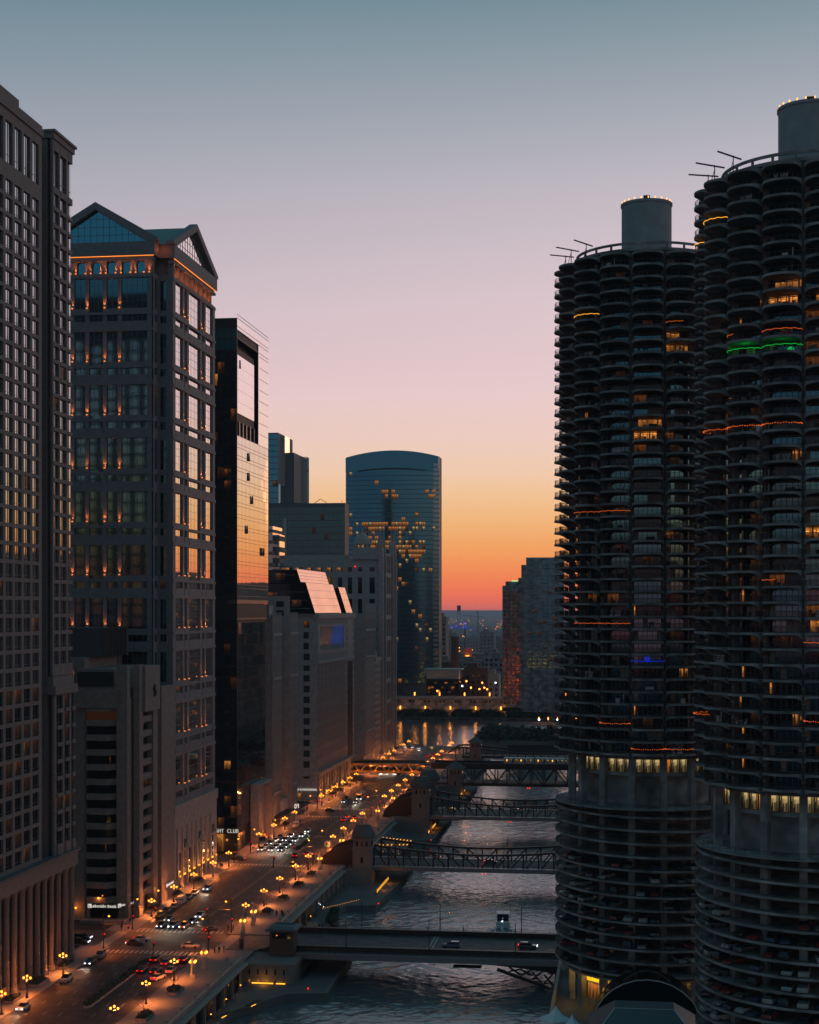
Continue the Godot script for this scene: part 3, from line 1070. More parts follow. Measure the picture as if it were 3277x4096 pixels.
func build_glass_tower() -> void:
	var o := thing("glass_tower", "slim mirror-glass office tower reflecting the orange sunset, with a raised frame round its upper panel", "tower")
	var X := -132.0
	var ez := -530.0
	var wz := -578.0
	var w := Geo.new()
	w.span(Vector3(-165, 0, wz + 1), Vector3(X - 3.2, 185.2, ez - 0.5))          # core
	w.span(Vector3(-165, 81.2, wz + 1), Vector3(X - 0.4, 86.0, ez - 0.5))
	w.span(Vector3(X - 3.4, 0, wz + 0.6), Vector3(X - 0.9, 80.4, ez - 1.0))
	# solid behind the mirror, except where the upper panel is cut free and the terrace opens
	w.span(Vector3(X - 3.3, 87.4, wz + 0.3), Vector3(X - 0.3, 144.4, ez - 0.3))
	w.span(Vector3(X - 3.3, 144.4, wz + 0.3), Vector3(X - 0.3, 185.2, -564.2))
	w.span(Vector3(X - 3.3, 178.2, -564.2), Vector3(X - 0.3, 185.2, ez - 0.3))
	w.span(Vector3(X - 2.6, 149.8, -558.6), Vector3(X - 0.9, 175.2, ez - 0.8))
	geo(o, "wall", w, M.black)
	# mirror panes, floor by floor: 3.9 m high, ten to a floor
	var panes := []
	var nb := Basis(W, UP, E)
	var fh := 4.07
	for k in 24:
		var y := 87.5 + k * fh
		for j in 12:
			var z := ez - 2.0 - j * 4.0
			var zz := z
			var in_panel := y > 149.0 and y + fh < 176.5 and z > -559.0
			var in_gap := (y + fh > 144.8 and y < 178.1 and z > -564.0) and not in_panel
			if in_gap: continue
			panes.append([Vector3(X - (0.75 if in_panel else 0.06), y + fh * 0.5, zz), Vector3(3.96, fh - 0.06, 0.08), nb])
	commit_panes(o, "window", panes, M.mirror_glass, 0.0, [], 0.0012)
	var lines := Geo.new()
	for k in 25:
		var y := 87.5 + k * fh
		for d in [0.0, 1.25]:
			if y + d > 145 and y + d < 178 and d == 0.0: lines.span(Vector3(X - 0.1, y + d - 0.06, -564.0), Vector3(X + 0.06, y + d + 0.06, wz))
			elif y + d < 145 or y + d > 178: lines.span(Vector3(X - 0.1, y + d - 0.06, ez), Vector3(X + 0.06, y + d + 0.06, wz))
	for j in 25: lines.span(Vector3(X - 0.05, 87.5, ez - j * 2.0 - 0.03), Vector3(X + 0.02, 144.5, ez - j * 2.0 + 0.03))
	geo(o, "glazing_bars", lines, M.mullion)
	var op := Geo.new()
	for z in [-558.3, -552.4, -546.6, -541.3, -536.2, -531.0]: op.span(Vector3(X - 1.6, 144.4, z), Vector3(X - 0.8, 149.9, z - 1.3))
	geo(o, "terrace_column", op, M.mullion)
	var vents := []
	for k in 7:
		var v := Geo.new()
		var q: Array = [[-546, 137], [-546, 130], [-551, 122], [-543, 111], [-566, 104], [-569, 104], [-532.5, 168]][k]
		v.prism(PackedVector2Array([Vector2(-0.05, 0), Vector2(0.75, 0), Vector2(0.1, 2.9)]), Transform3D(nb, Vector3(X + 0.04, q[1], q[0])), 0, 0.5)
		geo(o, "open_vent", v, M.black)
	# east face: dark floors
	var dark := []
	for k in 43:
		var y := 8.0 + k * 4.05
		for j in 7:
			var zf := ez + 0.02
			if y < 86 and y > 80: continue
			dark.append([Vector3(X - 1.2 - j * 2.3, y + 2.0, zf), Vector3(2.2, (3.9 if k % 9 != 4 else 3.2) * (0.7 if j % 3 == 1 and k < 40 else 1.0), 0.06), Basis(E, UP, Vector3(0, 0, 1))])
	var wallE := Geo.new()
	wallE.span(Vector3(-165, 6, ez - 0.6), Vector3(X - 0.1, 185.2, ez - 0.1))
	geo(o, "east_wall", wallE, M.black)
	var dark_top := []
	var dark_low := []
	for p in dark:
		if p[0].y > 176: dark_top.append(p)
		else: dark_low.append(p)
	commit_panes(o, "window", dark_top, M.teal_glass, 0.0, [], 0.004, 18)
	commit_panes(o, "window", dark_low, M.dark_glass, 0.08, ["room_dim", "room_dim", "room_faint", "room_warm_0"], 0.006, 280)
	# the lit recessed storey and the lower block
	var lit := []
	for j in 11:
		if j % 3 != 2: lit.append([Vector3(X - 2.9, 83.9, ez - 2.4 - j * 4.1), Vector3(3.3, 5.4, 0.06), nb])
	commit_panes(o, "lit_recess_window", lit, M.room_dim)
	var low := []
	for k in 18:
		for j in 11:
			low.append([Vector3(X - 0.85, 9.5 + k * 4.0, ez - 3.1 - j * 4.1), Vector3(4.0, 3.9, 0.06), nb])
	commit_panes(o, "low_window", low, mat("low_glass", lin(0.2, 0.21, 0.23), 0.05, 1.0), 0.012, ["room_dim"], 0.006, 198)
	var led := Geo.new()
	led.span(Vector3(X - 3.5, 80.5, wz + 0.4), Vector3(X - 0.5, 81.3, ez - 0.8))
	led.span(Vector3(X - 3.4, 86.2, wz), Vector3(X - 0.05, 87.4, ez))
	geo(o, "ledge", led, M.mullion)
	# street level: lit hall, sign, and a tall portal washed in orange
	var hall := []
	for j in 4: hall.append([Vector3(X - 2.4 - j * 3.6, 3.4, ez + 0.5), Vector3(3.4, 6.0, 0.06), Basis(E, UP, Vector3(0, 0, 1))])
	for j in 3: hall.append([Vector3(X + 0.2, 3.4, ez - 1.8 - j * 3.6), Vector3(3.4, 6.0, 0.06), nb])
	commit_panes(o, "lit_hall_window", hall, mat("hall_glass", lin(0.05, 0.05, 0.05), 0.1), 0.85, ["room_dim", "room_warm_0", "room_faint", "room_warm_1"])
	var fascia := Geo.new()
	fascia.span(Vector3(X - 17, 6.5, ez + 0.1), Vector3(X + 0.5, 8.4, ez + 0.9))
	geo(o, "sign_fascia", fascia, M.black)
	letters(o, "sign_letters", "FLIGHT CLUB", 1.25, Transform3D(Basis(), Vector3(X - 5.0, 7.45, ez + 0.95)), M.sign_white, "Droid Sans Mono")
	var por := Geo.new()
	por.span(Vector3(X - 0.6, 0, -552.0), Vector3(X + 2.4, 20.0, -553.0))
	por.span(Vector3(X - 0.6, 20.0, -552.0), Vector3(X + 2.4, 21.0, -574.0))
	por.span(Vector3(X - 0.6, 0, -573.0), Vector3(X + 2.4, 20.0, -574.0))
	por.span(Vector3(X - 0.7, 0.2, -553.2), Vector3(X - 0.3, 20.0, -572.8))
	geo(o, "portal", por, M.limestone_grey)
	for z in [-556.0, -570.0]:
		part(o, "portal_light", unit, M.lamp_orange, Transform3D(Basis().scaled(Vector3(0.3, 0.3, 1.2)), Vector3(X + 0.4, 0.5, z)))
		spot(o, Vector3(X + 0.5, 0.8, z), Vector3(X - 0.5, 12.0, z), Color(1.0, 0.42, 0.12), 7.0, 40.0, 0.3)
	omni(o, Vector3(X - 4.0, 4.0, ez + 2.5), Color(1.0, 0.6, 0.25), 3.0, 0.4)


func build_court_block() -> void:
	var o := thing("court_office_block", "pale limestone office block of two fluted wings either side of a narrow light court", "building")
	var sp := Geo.new()
	var w := Geo.new()
	var panes := []
	var X := -132.0
	for k in 2:
		var z0 := -585.5 if k == 0 else -616.5
		var z1 := -600.0 if k == 0 else -631.5
		var xs := []
		for i in 5: xs.append([1.1 + i * 2.7, 2.5 + i * 2.7])
		facade(w, panes, Vector3(X, 0, z0), W, z0 - z1, 4.0, 82.0, xs, rows(6.0, 3.62, 2.4, 21), 0.55, 0.5, -0.36, sp)
		w.span(Vector3(X - 40, 0, z1), Vector3(X - 0.8, 80.8, z0))
		for i in 6:
			w.span(Vector3(X, 14, z0 - 0.3 - i * 2.72), Vector3(X + 0.28, 83.0, z0 - 0.8 - i * 2.72))
		for y in [13.0, 57.0, 74.0]: w.span(Vector3(X - 0.2, y, z0 + 0.1), Vector3(X + 0.42, y + 1.0, z1 - 0.1))
	# back of the court and the wall that faces east across it
	w.span(Vector3(X - 40, 0, -616.4), Vector3(X - 12, 80.0, -600.1))
	w.span(Vector3(X - 12, 0, -616.4), Vector3(X - 0.5, 9.0, -600.1))
	facade(w, panes, Vector3(X - 12, 9, -616.3), E, 11.9, 9.0, 80.5, [[6.4, 9.6]], rows(11.0, 3.62, 2.3, 19), 0.5)
	w.span(Vector3(X - 10, 81, -588), Vector3(X - 2, 85.5, -595))
	geo(o, "wall", w, M.limestone_grey)
	geo(o, "spandrels", sp, M.spandrel_dark)
	commit_panes(o, "window", panes, M.black, 0.02, ["room_dim"], 0.005, 260)
	var can := Geo.new()
	can.span(Vector3(X, 4.2, -588), Vector3(X + 4.0, 4.9, -612))
	geo(o, "entrance_canopy", can, M.dark_metal)
	letters(o, "sign_letters", "01", 1.8, Transform3D(Basis(Vector3(0.6, 0, -0.8), UP, Vector3(0.8, 0, 0.6)), Vector3(X + 4.1, 6.0, -611)), M.sign_white)
	for z in [-587.0, -599.0, -617.5, -630.0]:
		part(o, "wall_light", ball, M.lamp_gold, Transform3D(Basis().scaled(Vector3(0.4, 0.7, 0.4)), Vector3(X + 0.7, 3.6, z)))
		spot(o, Vector3(X + 0.75, 4.2, z), Vector3(X + 0.1, 14, z), Color(1.0, 0.6, 0.28), 2.0, 40.0)
	omni(o, Vector3(X - 4, 11.5, -607), Color(1.0, 0.6, 0.28), 5.0, 0.4)
	part(o, "roof_beacon_light", ball, M.light_red, Transform3D(Basis().scaled(Vector3.ONE * 0.5), Vector3(X - 4, 86, -590)))


func build_sloped_roof_block() -> void:
	var o := thing("sloped_roof_office_block", "limestone office block with a pink shining sloped glass roof and a blue-lit colonnade", "building")
	var sp := Geo.new()
	var w := Geo.new()
	var panes := []
	var X := -132.0
	var ez := -675.0
	var m1 := -746.0
	var wz := -769.0
	var fl := rows(18.0, 3.58, 2.3, 12)
	var xs := []
	for i in 22: xs.append([1.0 + i * 3.15, 3.1 + i * 3.15])
	facade(w, panes, Vector3(X, 0, ez), W, ez - m1, 12.0, 60.6, xs, fl, 0.5, 0.45, -0.28, sp)
	var xs2 := []
	for i in 8: xs2.append([1.6 + i * 3.55, 3.6 + i * 3.55])
	facade(w, panes, Vector3(X, 0, m1 - 0.6), W, m1 - 0.6 - wz, 12.0, 82.0, [[1.0, 3.0], [18.6, 20.6]], fl + rows(62.0, 3.6, 2.3, 5), 0.6)
	var strip := []
	strip.append([Vector3(X + 0.06, 36, m1 - 11.2), Vector3(13.5, 46, 0.06), Basis(W, UP, E)])
	# upper storeys: small window bands, loggia of columns, cornice
	var up := []
	for i in 22: up.append([1.3 + i * 3.15, 2.6 + i * 3.15])
	facade(w, panes, Vector3(X + 0.05, 0, ez), W, ez - m1, 60.7, 65.2, up, [[61.6, 64.2]], 0.5)
	facade(w, panes, Vector3(X + 0.05, 0, ez), W, ez - m1, 76.6, 82.0, up, [[77.4, 79.6]], 0.5)
	w.span(Vector3(X - 0.6, 60.2, ez + 0.2), Vector3(X + 0.5, 60.9, wz - 0.2))
	w.span(Vector3(X - 0.6, 65.2, ez + 0.2), Vector3(X + 0.4, 65.8, m1))
	w.span(Vector3(X - 1.6, 80.2, ez + 0.7), Vector3(X + 0.8, 82.3, wz - 0.4))
	w.span(Vector3(X - 4, 65.8, ez), Vector3(X, 76.6, ez - 6.2))
	w.span(Vector3(X - 4, 65.8, m1 + 5.5), Vector3(X, 76.6, m1))
	# east face with pairs of square windows
	facade(w, panes, Vector3(X - 44, 0, ez + 0.02), E, 44.0, 0.0, 82.0, [[14.0, 17.0], [22.0, 25.0], [30.2, 33.4], [37.6, 40.4]], rows(10.0, 4.72, 2.9, 15), 0.5)
	w.span(Vector3(X - 44, 11.0, ez), Vector3(X + 0.3, 13.0, ez + 0.35))
	w.span(Vector3(X - 44, 59.6, ez), Vector3(X + 0.3, 61.0, ez + 0.35))
	# core
	w.span(Vector3(X - 44, 0, wz + 0.2), Vector3(X - 0.7, 65.8, ez - 0.55))
	w.span(Vector3(X - 44, 65.8, wz + 0.2), Vector3(X - 3.2, 81.0, ez - 0.6))
	w.span(Vector3(X - 3.4, 65.8, wz + 0.2), Vector3(X - 0.7, 80.1, m1 - 0.5))
	# base
	for i in 14:
		w.span(Vector3(X, 0, ez - 1.0 - i * 6.6), Vector3(X + 0.7, 11.5, ez - 2.6 - i * 6.6))
	w.span(Vector3(X - 0.6, 11.0, ez), Vector3(X + 1.0, 12.4, wz))
	geo(o, "wall", w, M.limestone_grey)
	geo(o, "spandrels", sp, M.spandrel_dark)
	commit_panes(o, "window", panes, M.black, 0.04, ["room_dim", "room_warm_0"], 0.004, 290)
	commit_panes(o, "glass_strip", strip, M.black_glass)
	var fins := Geo.new()
	for i in 8: fins.span(Vector3(X + 0.1, 13, m1 - 5.0 - i * 1.7), Vector3(X + 0.3, 59, m1 - 5.2 - i * 1.7))
	geo(o, "glazing_bars", fins, M.mullion)
	var base := []
	for i in 13: base.append([Vector3(X + 0.06, 5.6, ez - 5.1 - i * 6.6), Vector3(4.2, 10.4, 0.06), Basis(W, UP, E)])
	commit_panes(o, "shop_window", base, M.black_glass, 0.15, ["room_dim"])
	# loggia
	for i in 18:
		var z := ez - 7.4 - i * 3.3
		var c := Geo.new()
		c.lathe(Vector3(X - 0.6, 65.8, z), [Vector2(0.5, 0), Vector2(0.42, 0.5), Vector2(0.36, 10.2), Vector2(0.55, 10.8)], 8)
		geo(o, "loggia_column", c, M.limestone_grey)
		if i < 17:
			var blue := i >= 8
			part(o, "blue_uplight" if blue else "warm_uplight", unit, M.string_blue if blue else M.lamp_warm, Transform3D(Basis().scaled(Vector3(0.3, 0.2, 0.6)), Vector3(X - 1.6, 66.0, z - 1.5)))
			spot(o, Vector3(X - 1.6, 66.3, z - 1.5), Vector3(X - 3.2, 73, z - 1.5), Color(0.04, 0.36, 1.0) if blue else Color(1.0, 0.62, 0.3), 60.0 if blue else 16.0, 55.0, 0.2)
	# sloped glass roof: three sheets, ribs on each
	var sheets := [[-673.0, -737.5, 82.6, 96.0], [-662.5, -728.0, 96.0, 101.6], [-751.0, -768.5, 82.6, 95.0]]
	mat("roof_glass", lin(0.46, 0.41, 0.4), 0.1, 1.0)
	var nrm := Vector3(1.0, 0.32, 0).normalized()
	var slope := Vector3(-0.32, 1.0, 0)
	for s in sheets:
		var z0: float = s[0]
		var z1: float = s[1]
		var a: Vector3 = Vector3(X - 0.8, 82.6, 0) + slope * (s[2] - 82.6)
		var len_: float = (s[3] - s[2])
		var count := int((z0 - z1) / 3.85)
		for k in count:
			var za := z0 - (z0 - z1) * k / count
			var zb := z0 - (z0 - z1) * (k + 1) / count
			var p := Geo.new()
			p.box(a + slope * len_ * 0.5 + Vector3(0, 0, (za + zb) * 0.5), Vector3(zb - za + 0.05, slope.length() * len_, 0.2).abs() - Vector3(0.1, 0, 0), Basis(W, slope.normalized(), nrm))
			geo(o, "roof_pane", p, M.roof_glass)
		var rib := Geo.new()
		var n2 := int((z0 - z1) / 1.28)
		for k in n2 + 1:
			var z := z0 - (z0 - z1) * k / n2
			rib.box(a + slope * len_ * 0.5 + nrm * 0.1 + Vector3(0, 0, z), Vector3(0.16, slope.length() * len_, 0.08), Basis(W, slope.normalized(), nrm))
		for k in 5:
			rib.box(a + slope * len_ * k / 4.0 + nrm * 0.1 + Vector3(0, 0, (z0 + z1) * 0.5), Vector3(z0 - z1, 0.14, 0.06), Basis(W, slope.normalized(), nrm))
		geo(o, "roof_ribs", rib, M.mullion)
	# glazed mass behind the roof
	var at := Geo.new()
	var flatz := Transform3D(Basis(), Vector3(X, 0, 0))
	at.prism(PackedVector2Array([Vector2(-50, 82.3), Vector2(-1.2, 82.3), Vector2(-5.4, 95.6), Vector2(-50, 95.6)]), flatz, -737.3, -673.2)
	at.prism(PackedVector2Array([Vector2(-50, 82.3), Vector2(-1.2, 82.3), Vector2(-5.1, 94.6), Vector2(-50, 94.6)]), flatz, -768.4, -751.2)
	at.prism(PackedVector2Array([Vector2(-50, 95.6), Vector2(-5.5, 95.7), Vector2(-7.2, 101.2), Vector2(-50, 101.2)]), flatz, -727.8, -662.7)
	at.span(Vector3(X - 50, 82.3, -751.3), Vector3(X - 6.2, 94.4, -737.2))
	geo(o, "attic_wall", at, M.black_glass)
	var fr := Geo.new()
	for k in 6:
		fr.span(Vector3(X - 48, 84.5 + k * 3.6, -673.2 if k < 4 else -662.7), Vector3(X - 3 - k * 1.1, 84.8 + k * 3.6, -673.0 if k < 4 else -662.5))
	geo(o, "attic_floor_lines", fr, M.slate_blue)
	for q in [[-14.0, 98.4, -662.6], [-20.0, 90.2, -673.1], [-9, 87.0, -673.1]]:
		part(o, "lit_window", unit, M.room_dim, Transform3D(Basis().scaled_local(Vector3(4.0, 2.8, 0.1)), Vector3(X + q[0], q[1], q[2])))
	letters(o, "sign_letters", "PRIME & PROVISIONS", 0.8, Transform3D(Basis(), Vector3(X - 6, 5.2, ez + 0.5)), M.sign_white)
	part(o, "lit_window", unit, M.room_warm_0, Transform3D(Basis().scaled_local(Vector3(3.0, 2.2, 0.1)), Vector3(X - 9, 2.4, ez + 0.6)))
	for k in 6:
		part(o, "doorway_light", unit, M.lamp_gold, Transform3D(Basis().scaled(Vector3(0.2, 2.2, 0.5)), Vector3(X + 1.1, 2.6, ez - 2.0 - k * 13.2)))
		omni(o, Vector3(X + 1.6, 3.0, ez - 2.0 - k * 13.2), Color(1.0, 0.65, 0.3), 1.6, 0.2)


func build_turret_blocks() -> void:
	var X := -132.0
	# slim block with a finned crown
	var a := thing("finned_office_block", "narrow grey office block with fluted piers and a spiky parapet beyond the sloped roof", "building")
	var sp := Geo.new()
	var w := Geo.new()
	var panes := []
	var xs := []
	for i in 9: xs.append([1.0 + i * 3.4, 2.6 + i * 3.4])
	facade(w, panes, Vector3(X, 0, -803), W, 31.5, 8.0, 84.0, xs, rows(11.0, 3.7, 2.5, 19), 0.5, 0.45, -0.3, sp)
	for i in 10: w.span(Vector3(X, 60, -803.2 - i * 3.4), Vector3(X + 0.4, 87.5, -803.9 - i * 3.4))
	for y in [20.0, 59.0, 73.0]: w.span(Vector3(X - 0.3, y, -802.9), Vector3(X + 0.5, y + 1.1, -834.6))
	facade(w, panes, Vector3(X - 45, 0, -802.8), E, 44.8, 8.0, 82.0, [[18, 20], [23, 25], [31.0, 33.2], [36.5, 38.7]], rows(11.0, 4.4, 2.8, 16), 0.5)
	w.span(Vector3(X - 45, 0, -834), Vector3(X - 0.8, 82, -803.3))
	geo(a, "wall", w, M.limestone_grey)
	geo(a, "spandrels", sp, M.spandrel_dark)
	commit_panes(a, "window", panes, M.black, 0.06, ["room_dim"], 0.004, 200)
	var b := thing("low_limestone_block", "small light limestone block with a stepped top squeezed between taller grey neighbours", "building")
	w = Geo.new()
	panes = []
	xs = []
	for i in 5: xs.append([0.8 + i * 3.8, 2.8 + i * 3.8])
	facade(w, panes, Vector3(X, 0, -836), W, 20.0, 6.0, 58.0, xs, rows(9.0, 3.6, 2.3, 13), 0.6)
	w.span(Vector3(X - 30, 0, -855.8), Vector3(X - 0.7, 58, -836.2))
	w.span(Vector3(X - 0.8, 56.4, -835.8), Vector3(X + 0.6, 58.3, -856.1))
	w.span(Vector3(X - 12, 58, -854), Vector3(X - 1.5, 61.5, -838))
	geo(b, "wall", w, M.limestone)
	commit_panes(b, "window", panes, M.black, 0.06, ["room_dim"])
	omni(b, Vector3(X + 1.5, 4.0, -840), Color(1.0, 0.6, 0.28), 6.0, 0.3)
	part(b, "door_light", ball, M.lamp_gold, Transform3D(Basis().scaled(Vector3.ONE * 0.5), Vector3(X + 1.0, 4.0, -840)))
	# the big block with four corner turrets and a domed lantern
	var c := thing("turreted_office_tower", "broad dark stone office tower with slender corner turrets and a small lit domed lantern", "tower")
	w = Geo.new()
	panes = []
	var ez := -857.0
	xs = []
	for i in 11: xs.append([9.0 + i * 5.6, 11.4 + i * 5.6])
	facade(w, panes, Vector3(X - 78, 0, ez), E, 78.0, 6.0, 110.0, xs + [[71.5, 74.5]], rows(9.0, 12.0, 9.0, 8) + [[105.2, 107.6]], 0.7)
	xs = []
	for i in 6: xs.append([5.5 + i * 7.2, 8.5 + i * 7.2])
	facade(w, panes, Vector3(X, 0, ez - 0.2), W, 52.0, 6.0, 116.0, [[4.5, 8.5], [12.0, 18.0], [20.0, 26.0], [28.0, 34.0], [36, 42]], rows(9.0, 12.0, 9.6, 9), 0.6)
	w.span(Vector3(X - 78, 0, ez - 50), Vector3(X - 1.0, 112.0, ez - 0.8))
	w.span(Vector3(X - 78, 112.0, ez - 48), Vector3(X - 20, 114.5, ez - 4))
	w.span(Vector3(X - 16, 112, ez - 14), Vector3(X + 0.2, 118.5, ez + 0.3))
	for q in [[0.2, 0.2], [0.2, -11.0], [0.2, -40.0], [0.2, -51.0]]:
		for k in 3:
			w.span(Vector3(X - 1.2 + q[0] - k * 0.3, 4, ez + q[1] - 1.0 + k * 0.2), Vector3(X + 1.2 + q[0] - k * 0.3, 112.0 + k * 5.5, ez + q[1] + 1.0 - k * 0.2))
		w.lathe(Vector3(X + q[0] - 0.4, 123, ez + q[1]), [Vector2(0.7, 0), Vector2(0.5, 3), Vector2(0.05, 6.5)], 8)
	for y in [26.0, 74.0, 90.0]: w.span(Vector3(X - 78, y, ez - 0.4), Vector3(X + 0.5, y + 1.3, ez + 0.4))
	geo(c, "wall", w, M.limestone_grey)
	commit_panes(c, "window", panes, M.black_glass, 0.04, ["room_dim"], 0.004, 150)
	for k in 8:
		part(c, "lit_window", unit, M.room_warm_1, Transform3D(Basis().scaled_local(Vector3(2.4, 2.2, 0.1)), Vector3(X - 64.0 + k * 5.6 + (1.2 if k > 3 else 0.0), 106.3, ez + 0.04)))
	var dome := Geo.new()
	for k in 8:
		var an := TAU * k / 8
		dome.box(Vector3(X - 12 + cos(an) * 4.2, 116.5, ez - 9 + sin(an) * 4.2), Vector3(1.2, 8.0, 1.2), Basis(UP, -an))
	dome.lathe(Vector3(X - 12, 120.5, ez - 9), [Vector2(5.2, 0), Vector2(5.2, 0.8), Vector2(4.4, 1.0), Vector2(4.0, 3.2), Vector2(2.6, 5.4), Vector2(0.6, 6.4), Vector2(0.05, 9.0)], 20)
	geo(c, "dome_lantern", dome, M.limestone)
	part(c, "lantern_light", ball, M.lamp_gold, Transform3D(Basis().scaled(Vector3(2.0, 2.0, 2.0)), Vector3(X - 12, 114.5, ez - 9)))
	omni(c, Vector3(X - 12, 118.6, ez - 9), Color(1.0, 0.78, 0.5), 10.0, 0.6)
	part(c, "beacon_light", ball, M.light_red, Transform3D(Basis().scaled(Vector3.ONE * 0.7), Vector3(X - 14.5, 108, ez + 0.6)))
	for k in 3:
		omni(c, Vector3(X + 1.8, 4.0, ez - 6 - k * 16.0), Color(1.0, 0.6, 0.28), 6.0, 0.3)
		part(c, "door_light", ball, M.lamp_gold, Transform3D(Basis().scaled(Vector3.ONE * 0.5), Vector3(X + 1.4, 4.0, ez - 6 - k * 16.0)))


# glass box with floor lines; lit windows sprinkled on its east face
func glass_box(o: Node3D, x0: float, x1: float, z0: float, z1: float, y0: float, y1: float, pitch: float, glass: Material, bay: float, lit: float, kinds: Array, most := 120) -> void:
	var g := Geo.new()
	g.span(Vector3(x0, y0, z1), Vector3(x1, y1, z0 - 0.3))
	geo(o, "wall", g, M.slate_blue)
	var bars := Geo.new()
	var n := int((y1 - y0) / pitch)
	for k in n + 1:
		bars.span(Vector3(x0 - 0.1, y0 + k * pitch, z0 - 0.4), Vector3(x1 + 0.1, y0 + k * pitch + 0.55, z0 + 0.1))
	geo(o, "floor_edges", bars, M.mullion)
	var panes := []
	var cols := int((x1 - x0) / bay)
	for k in n:
		for j in cols:
			panes.append([Vector3(x0 + (j + 0.5) * (x1 - x0) / cols, y0 + k * pitch + 0.55 + (pitch - 0.55) * 0.5, z0 - 0.2), Vector3((x1 - x0) / cols - 0.12, pitch - 0.6, 0.1), Basis()])
	commit_panes(o, "window", panes, glass, lit, kinds, 0.004, most)


func build_far_towers() -> void:
	# dark glass slab behind the turreted tower
	var a := thing("dark_glass_slab", "dark teal glass office slab with pale vertical lit strips, behind the turreted tower", "building")
	glass_box(a, -246.0, -170.6, -960.0, -974.0, 0, 150.5, 4.1, mat("slab_glass", lin(0.08, 0.14, 0.15), 0.1, 1.0), 2.6, 0.06, ["room_faint", "room_dim", "room_faint"], 290)
	var st := Geo.new()
	for x in [-231.0, -220.5, -209.5]: st.span(Vector3(x, 108, -959.85), Vector3(x + 2.0, 141, -959.6))
	geo(a, "pale_strip", st, mat("strip_pale", lin(0.25, 0.33, 0.3), 0.3, 0.6))
	var ra := Geo.new()
	ra.beam(Vector3(-191, 150.6, -965), Vector3(-187, 153.4, -965), 0.3, 0.3)
	ra.beam(Vector3(-187, 153.4, -965), Vector3(-183, 151, -965), 0.3, 0.3)
	ra.span(Vector3(-246, 150.5, -1000), Vector3(-200, 151.4, -970))
	geo(a, "roof_crane", ra, M.black)
	part(a, "beacon_light", ball, M.light_red, Transform3D(Basis().scaled(Vector3.ONE), Vector3(-172.6, 151.5, -960.5)))
	# slender tower between the mirror tower and the arch-topped tower
	var b := thing("stepped_glass_tower", "blue glass tower with a stepped top peeping between the mirror tower and the arch-topped tower", "tower")
	glass_box(b, -268.0, -244.0, -1100.0, -1150.0, 0, 211.0, 4.2, M.teal_glass, 4.0, 0.05, ["room_dim", "room_warm_0"], 150)
	var b2 := Geo.new()
	b2.span(Vector3(-243.8, 0, -1130), Vector3(-242.4, 174, -1100.5))
	b2.span(Vector3(-243.9, 174, -1128), Vector3(-241.6, 210, -1112))
	geo(b, "side_glass", b2, M.mirror_glass)
	var b3 := Geo.new()
	b3.span(Vector3(-246, 0, -1170), Vector3(-236.6, 198.5, -1120))
	geo(b, "rear_wall", b3, M.slate_blue)
	var b4 := Geo.new()
	b4.span(Vector3(-240, 0, -1160), Vector3(-233.5, 198.4, -1150.5))
	geo(b, "side_glass", b4, M.mirror_glass)
	var b5 := thing("small_terrace_block", "sunset-lit terraced block edge showing between mirror tower and dark slab", "building")
	var g5 := Geo.new()
	g5.span(Vector3(-186, 60, -792), Vector3(-173.6, 126, -770))
	g5.span(Vector3(-173.6, 60, -788), Vector3(-171.4, 122, -776))
	geo(b5, "wall", g5, M.bay_glass)
	var g6 := Geo.new()
	for k in 9:
		g6.span(Vector3(-186.2, 78 + k * 5.6, -792.1), Vector3(-173.4, 79.6 + k * 5.6, -769.7))
		g6.span(Vector3(-173.6, 74 + k * 5.6, -788), Vector3(-171.2, 76.6 + k * 5.6, -775.0))
	geo(b5, "terrace_slabs", g6, M.limestone_dark)
	# the arch-topped tower at the river's bend
	var c := thing("arch_topped_tower", "tall blue glass tower with curved top and lit office rows at the river bend", "tower")
	var z0 := -1400.0
	var x0 := -248.0
	var x1 := -163.0
	var mid := (x0 + x1) * 0.5
	var half := (x1 - x0) * 0.5
	var poly := PackedVector2Array([Vector2(-half, 0), Vector2(half, 0)])
	for i in 17:
		var t := 1.0 - i / 8.0
		poly.append(Vector2(half * t, 222.0 + 6.0 * (1.0 - t * t)))
	var g := Geo.new()
	g.prism(poly, Transform3D(Basis(), Vector3(mid, 0, z0 - 40)), 18, 39.5)
	geo(c, "wall", g, M.slate_blue)
	# a shallow curved face of panes, bulging to the east
	var panes := []
	var bars := Geo.new()
	for k in 46:
		var y := 18.0 + k * 4.15
		for j in 28:
			var u0 := -1.0 + 2.0 * j / 28.0
			var u1 := u0 + 2.0 / 28.0
			var p0 := Vector3(mid + half * u0, y, z0 - 0.4 + 4.0 * (1.0 - u0 * u0))
			var p1 := Vector3(mid + half * u1, y, z0 - 0.4 + 4.0 * (1.0 - u1 * u1))
			var ux := (p1 - p0).normalized()
			panes.append([(p0 + p1) * 0.5 + UP * 2.1, Vector3((p1 - p0).length() - 0.05, 3.6, 0.2), Basis(ux, UP, ux.cross(UP)), k, int(j * 20 / 28.0)])
			if k % 1 == 0: bars.beam(p0 + Vector3(0, 0, 0.15), p1 + Vector3(0, 0, 0.15), 0.5, 0.35)
	geo(c, "floor_edges", bars, M.mullion)
	var cap := Geo.new()
	var cp := PackedVector2Array([Vector2(-half, 208.9), Vector2(half, 208.9)])
	for i in 17:
		var t := 1.0 - i / 8.0
		cp.append(Vector2(half * t, 221.8 + 6.0 * (1.0 - t * t)))
	cap.prism(cp, Transform3D(Basis(), Vector3(mid, 0, z0)), -0.4, 0.6)
	geo(c, "crown_glass", cap, M.blue_glass)
	var lit := []
	var dim := []
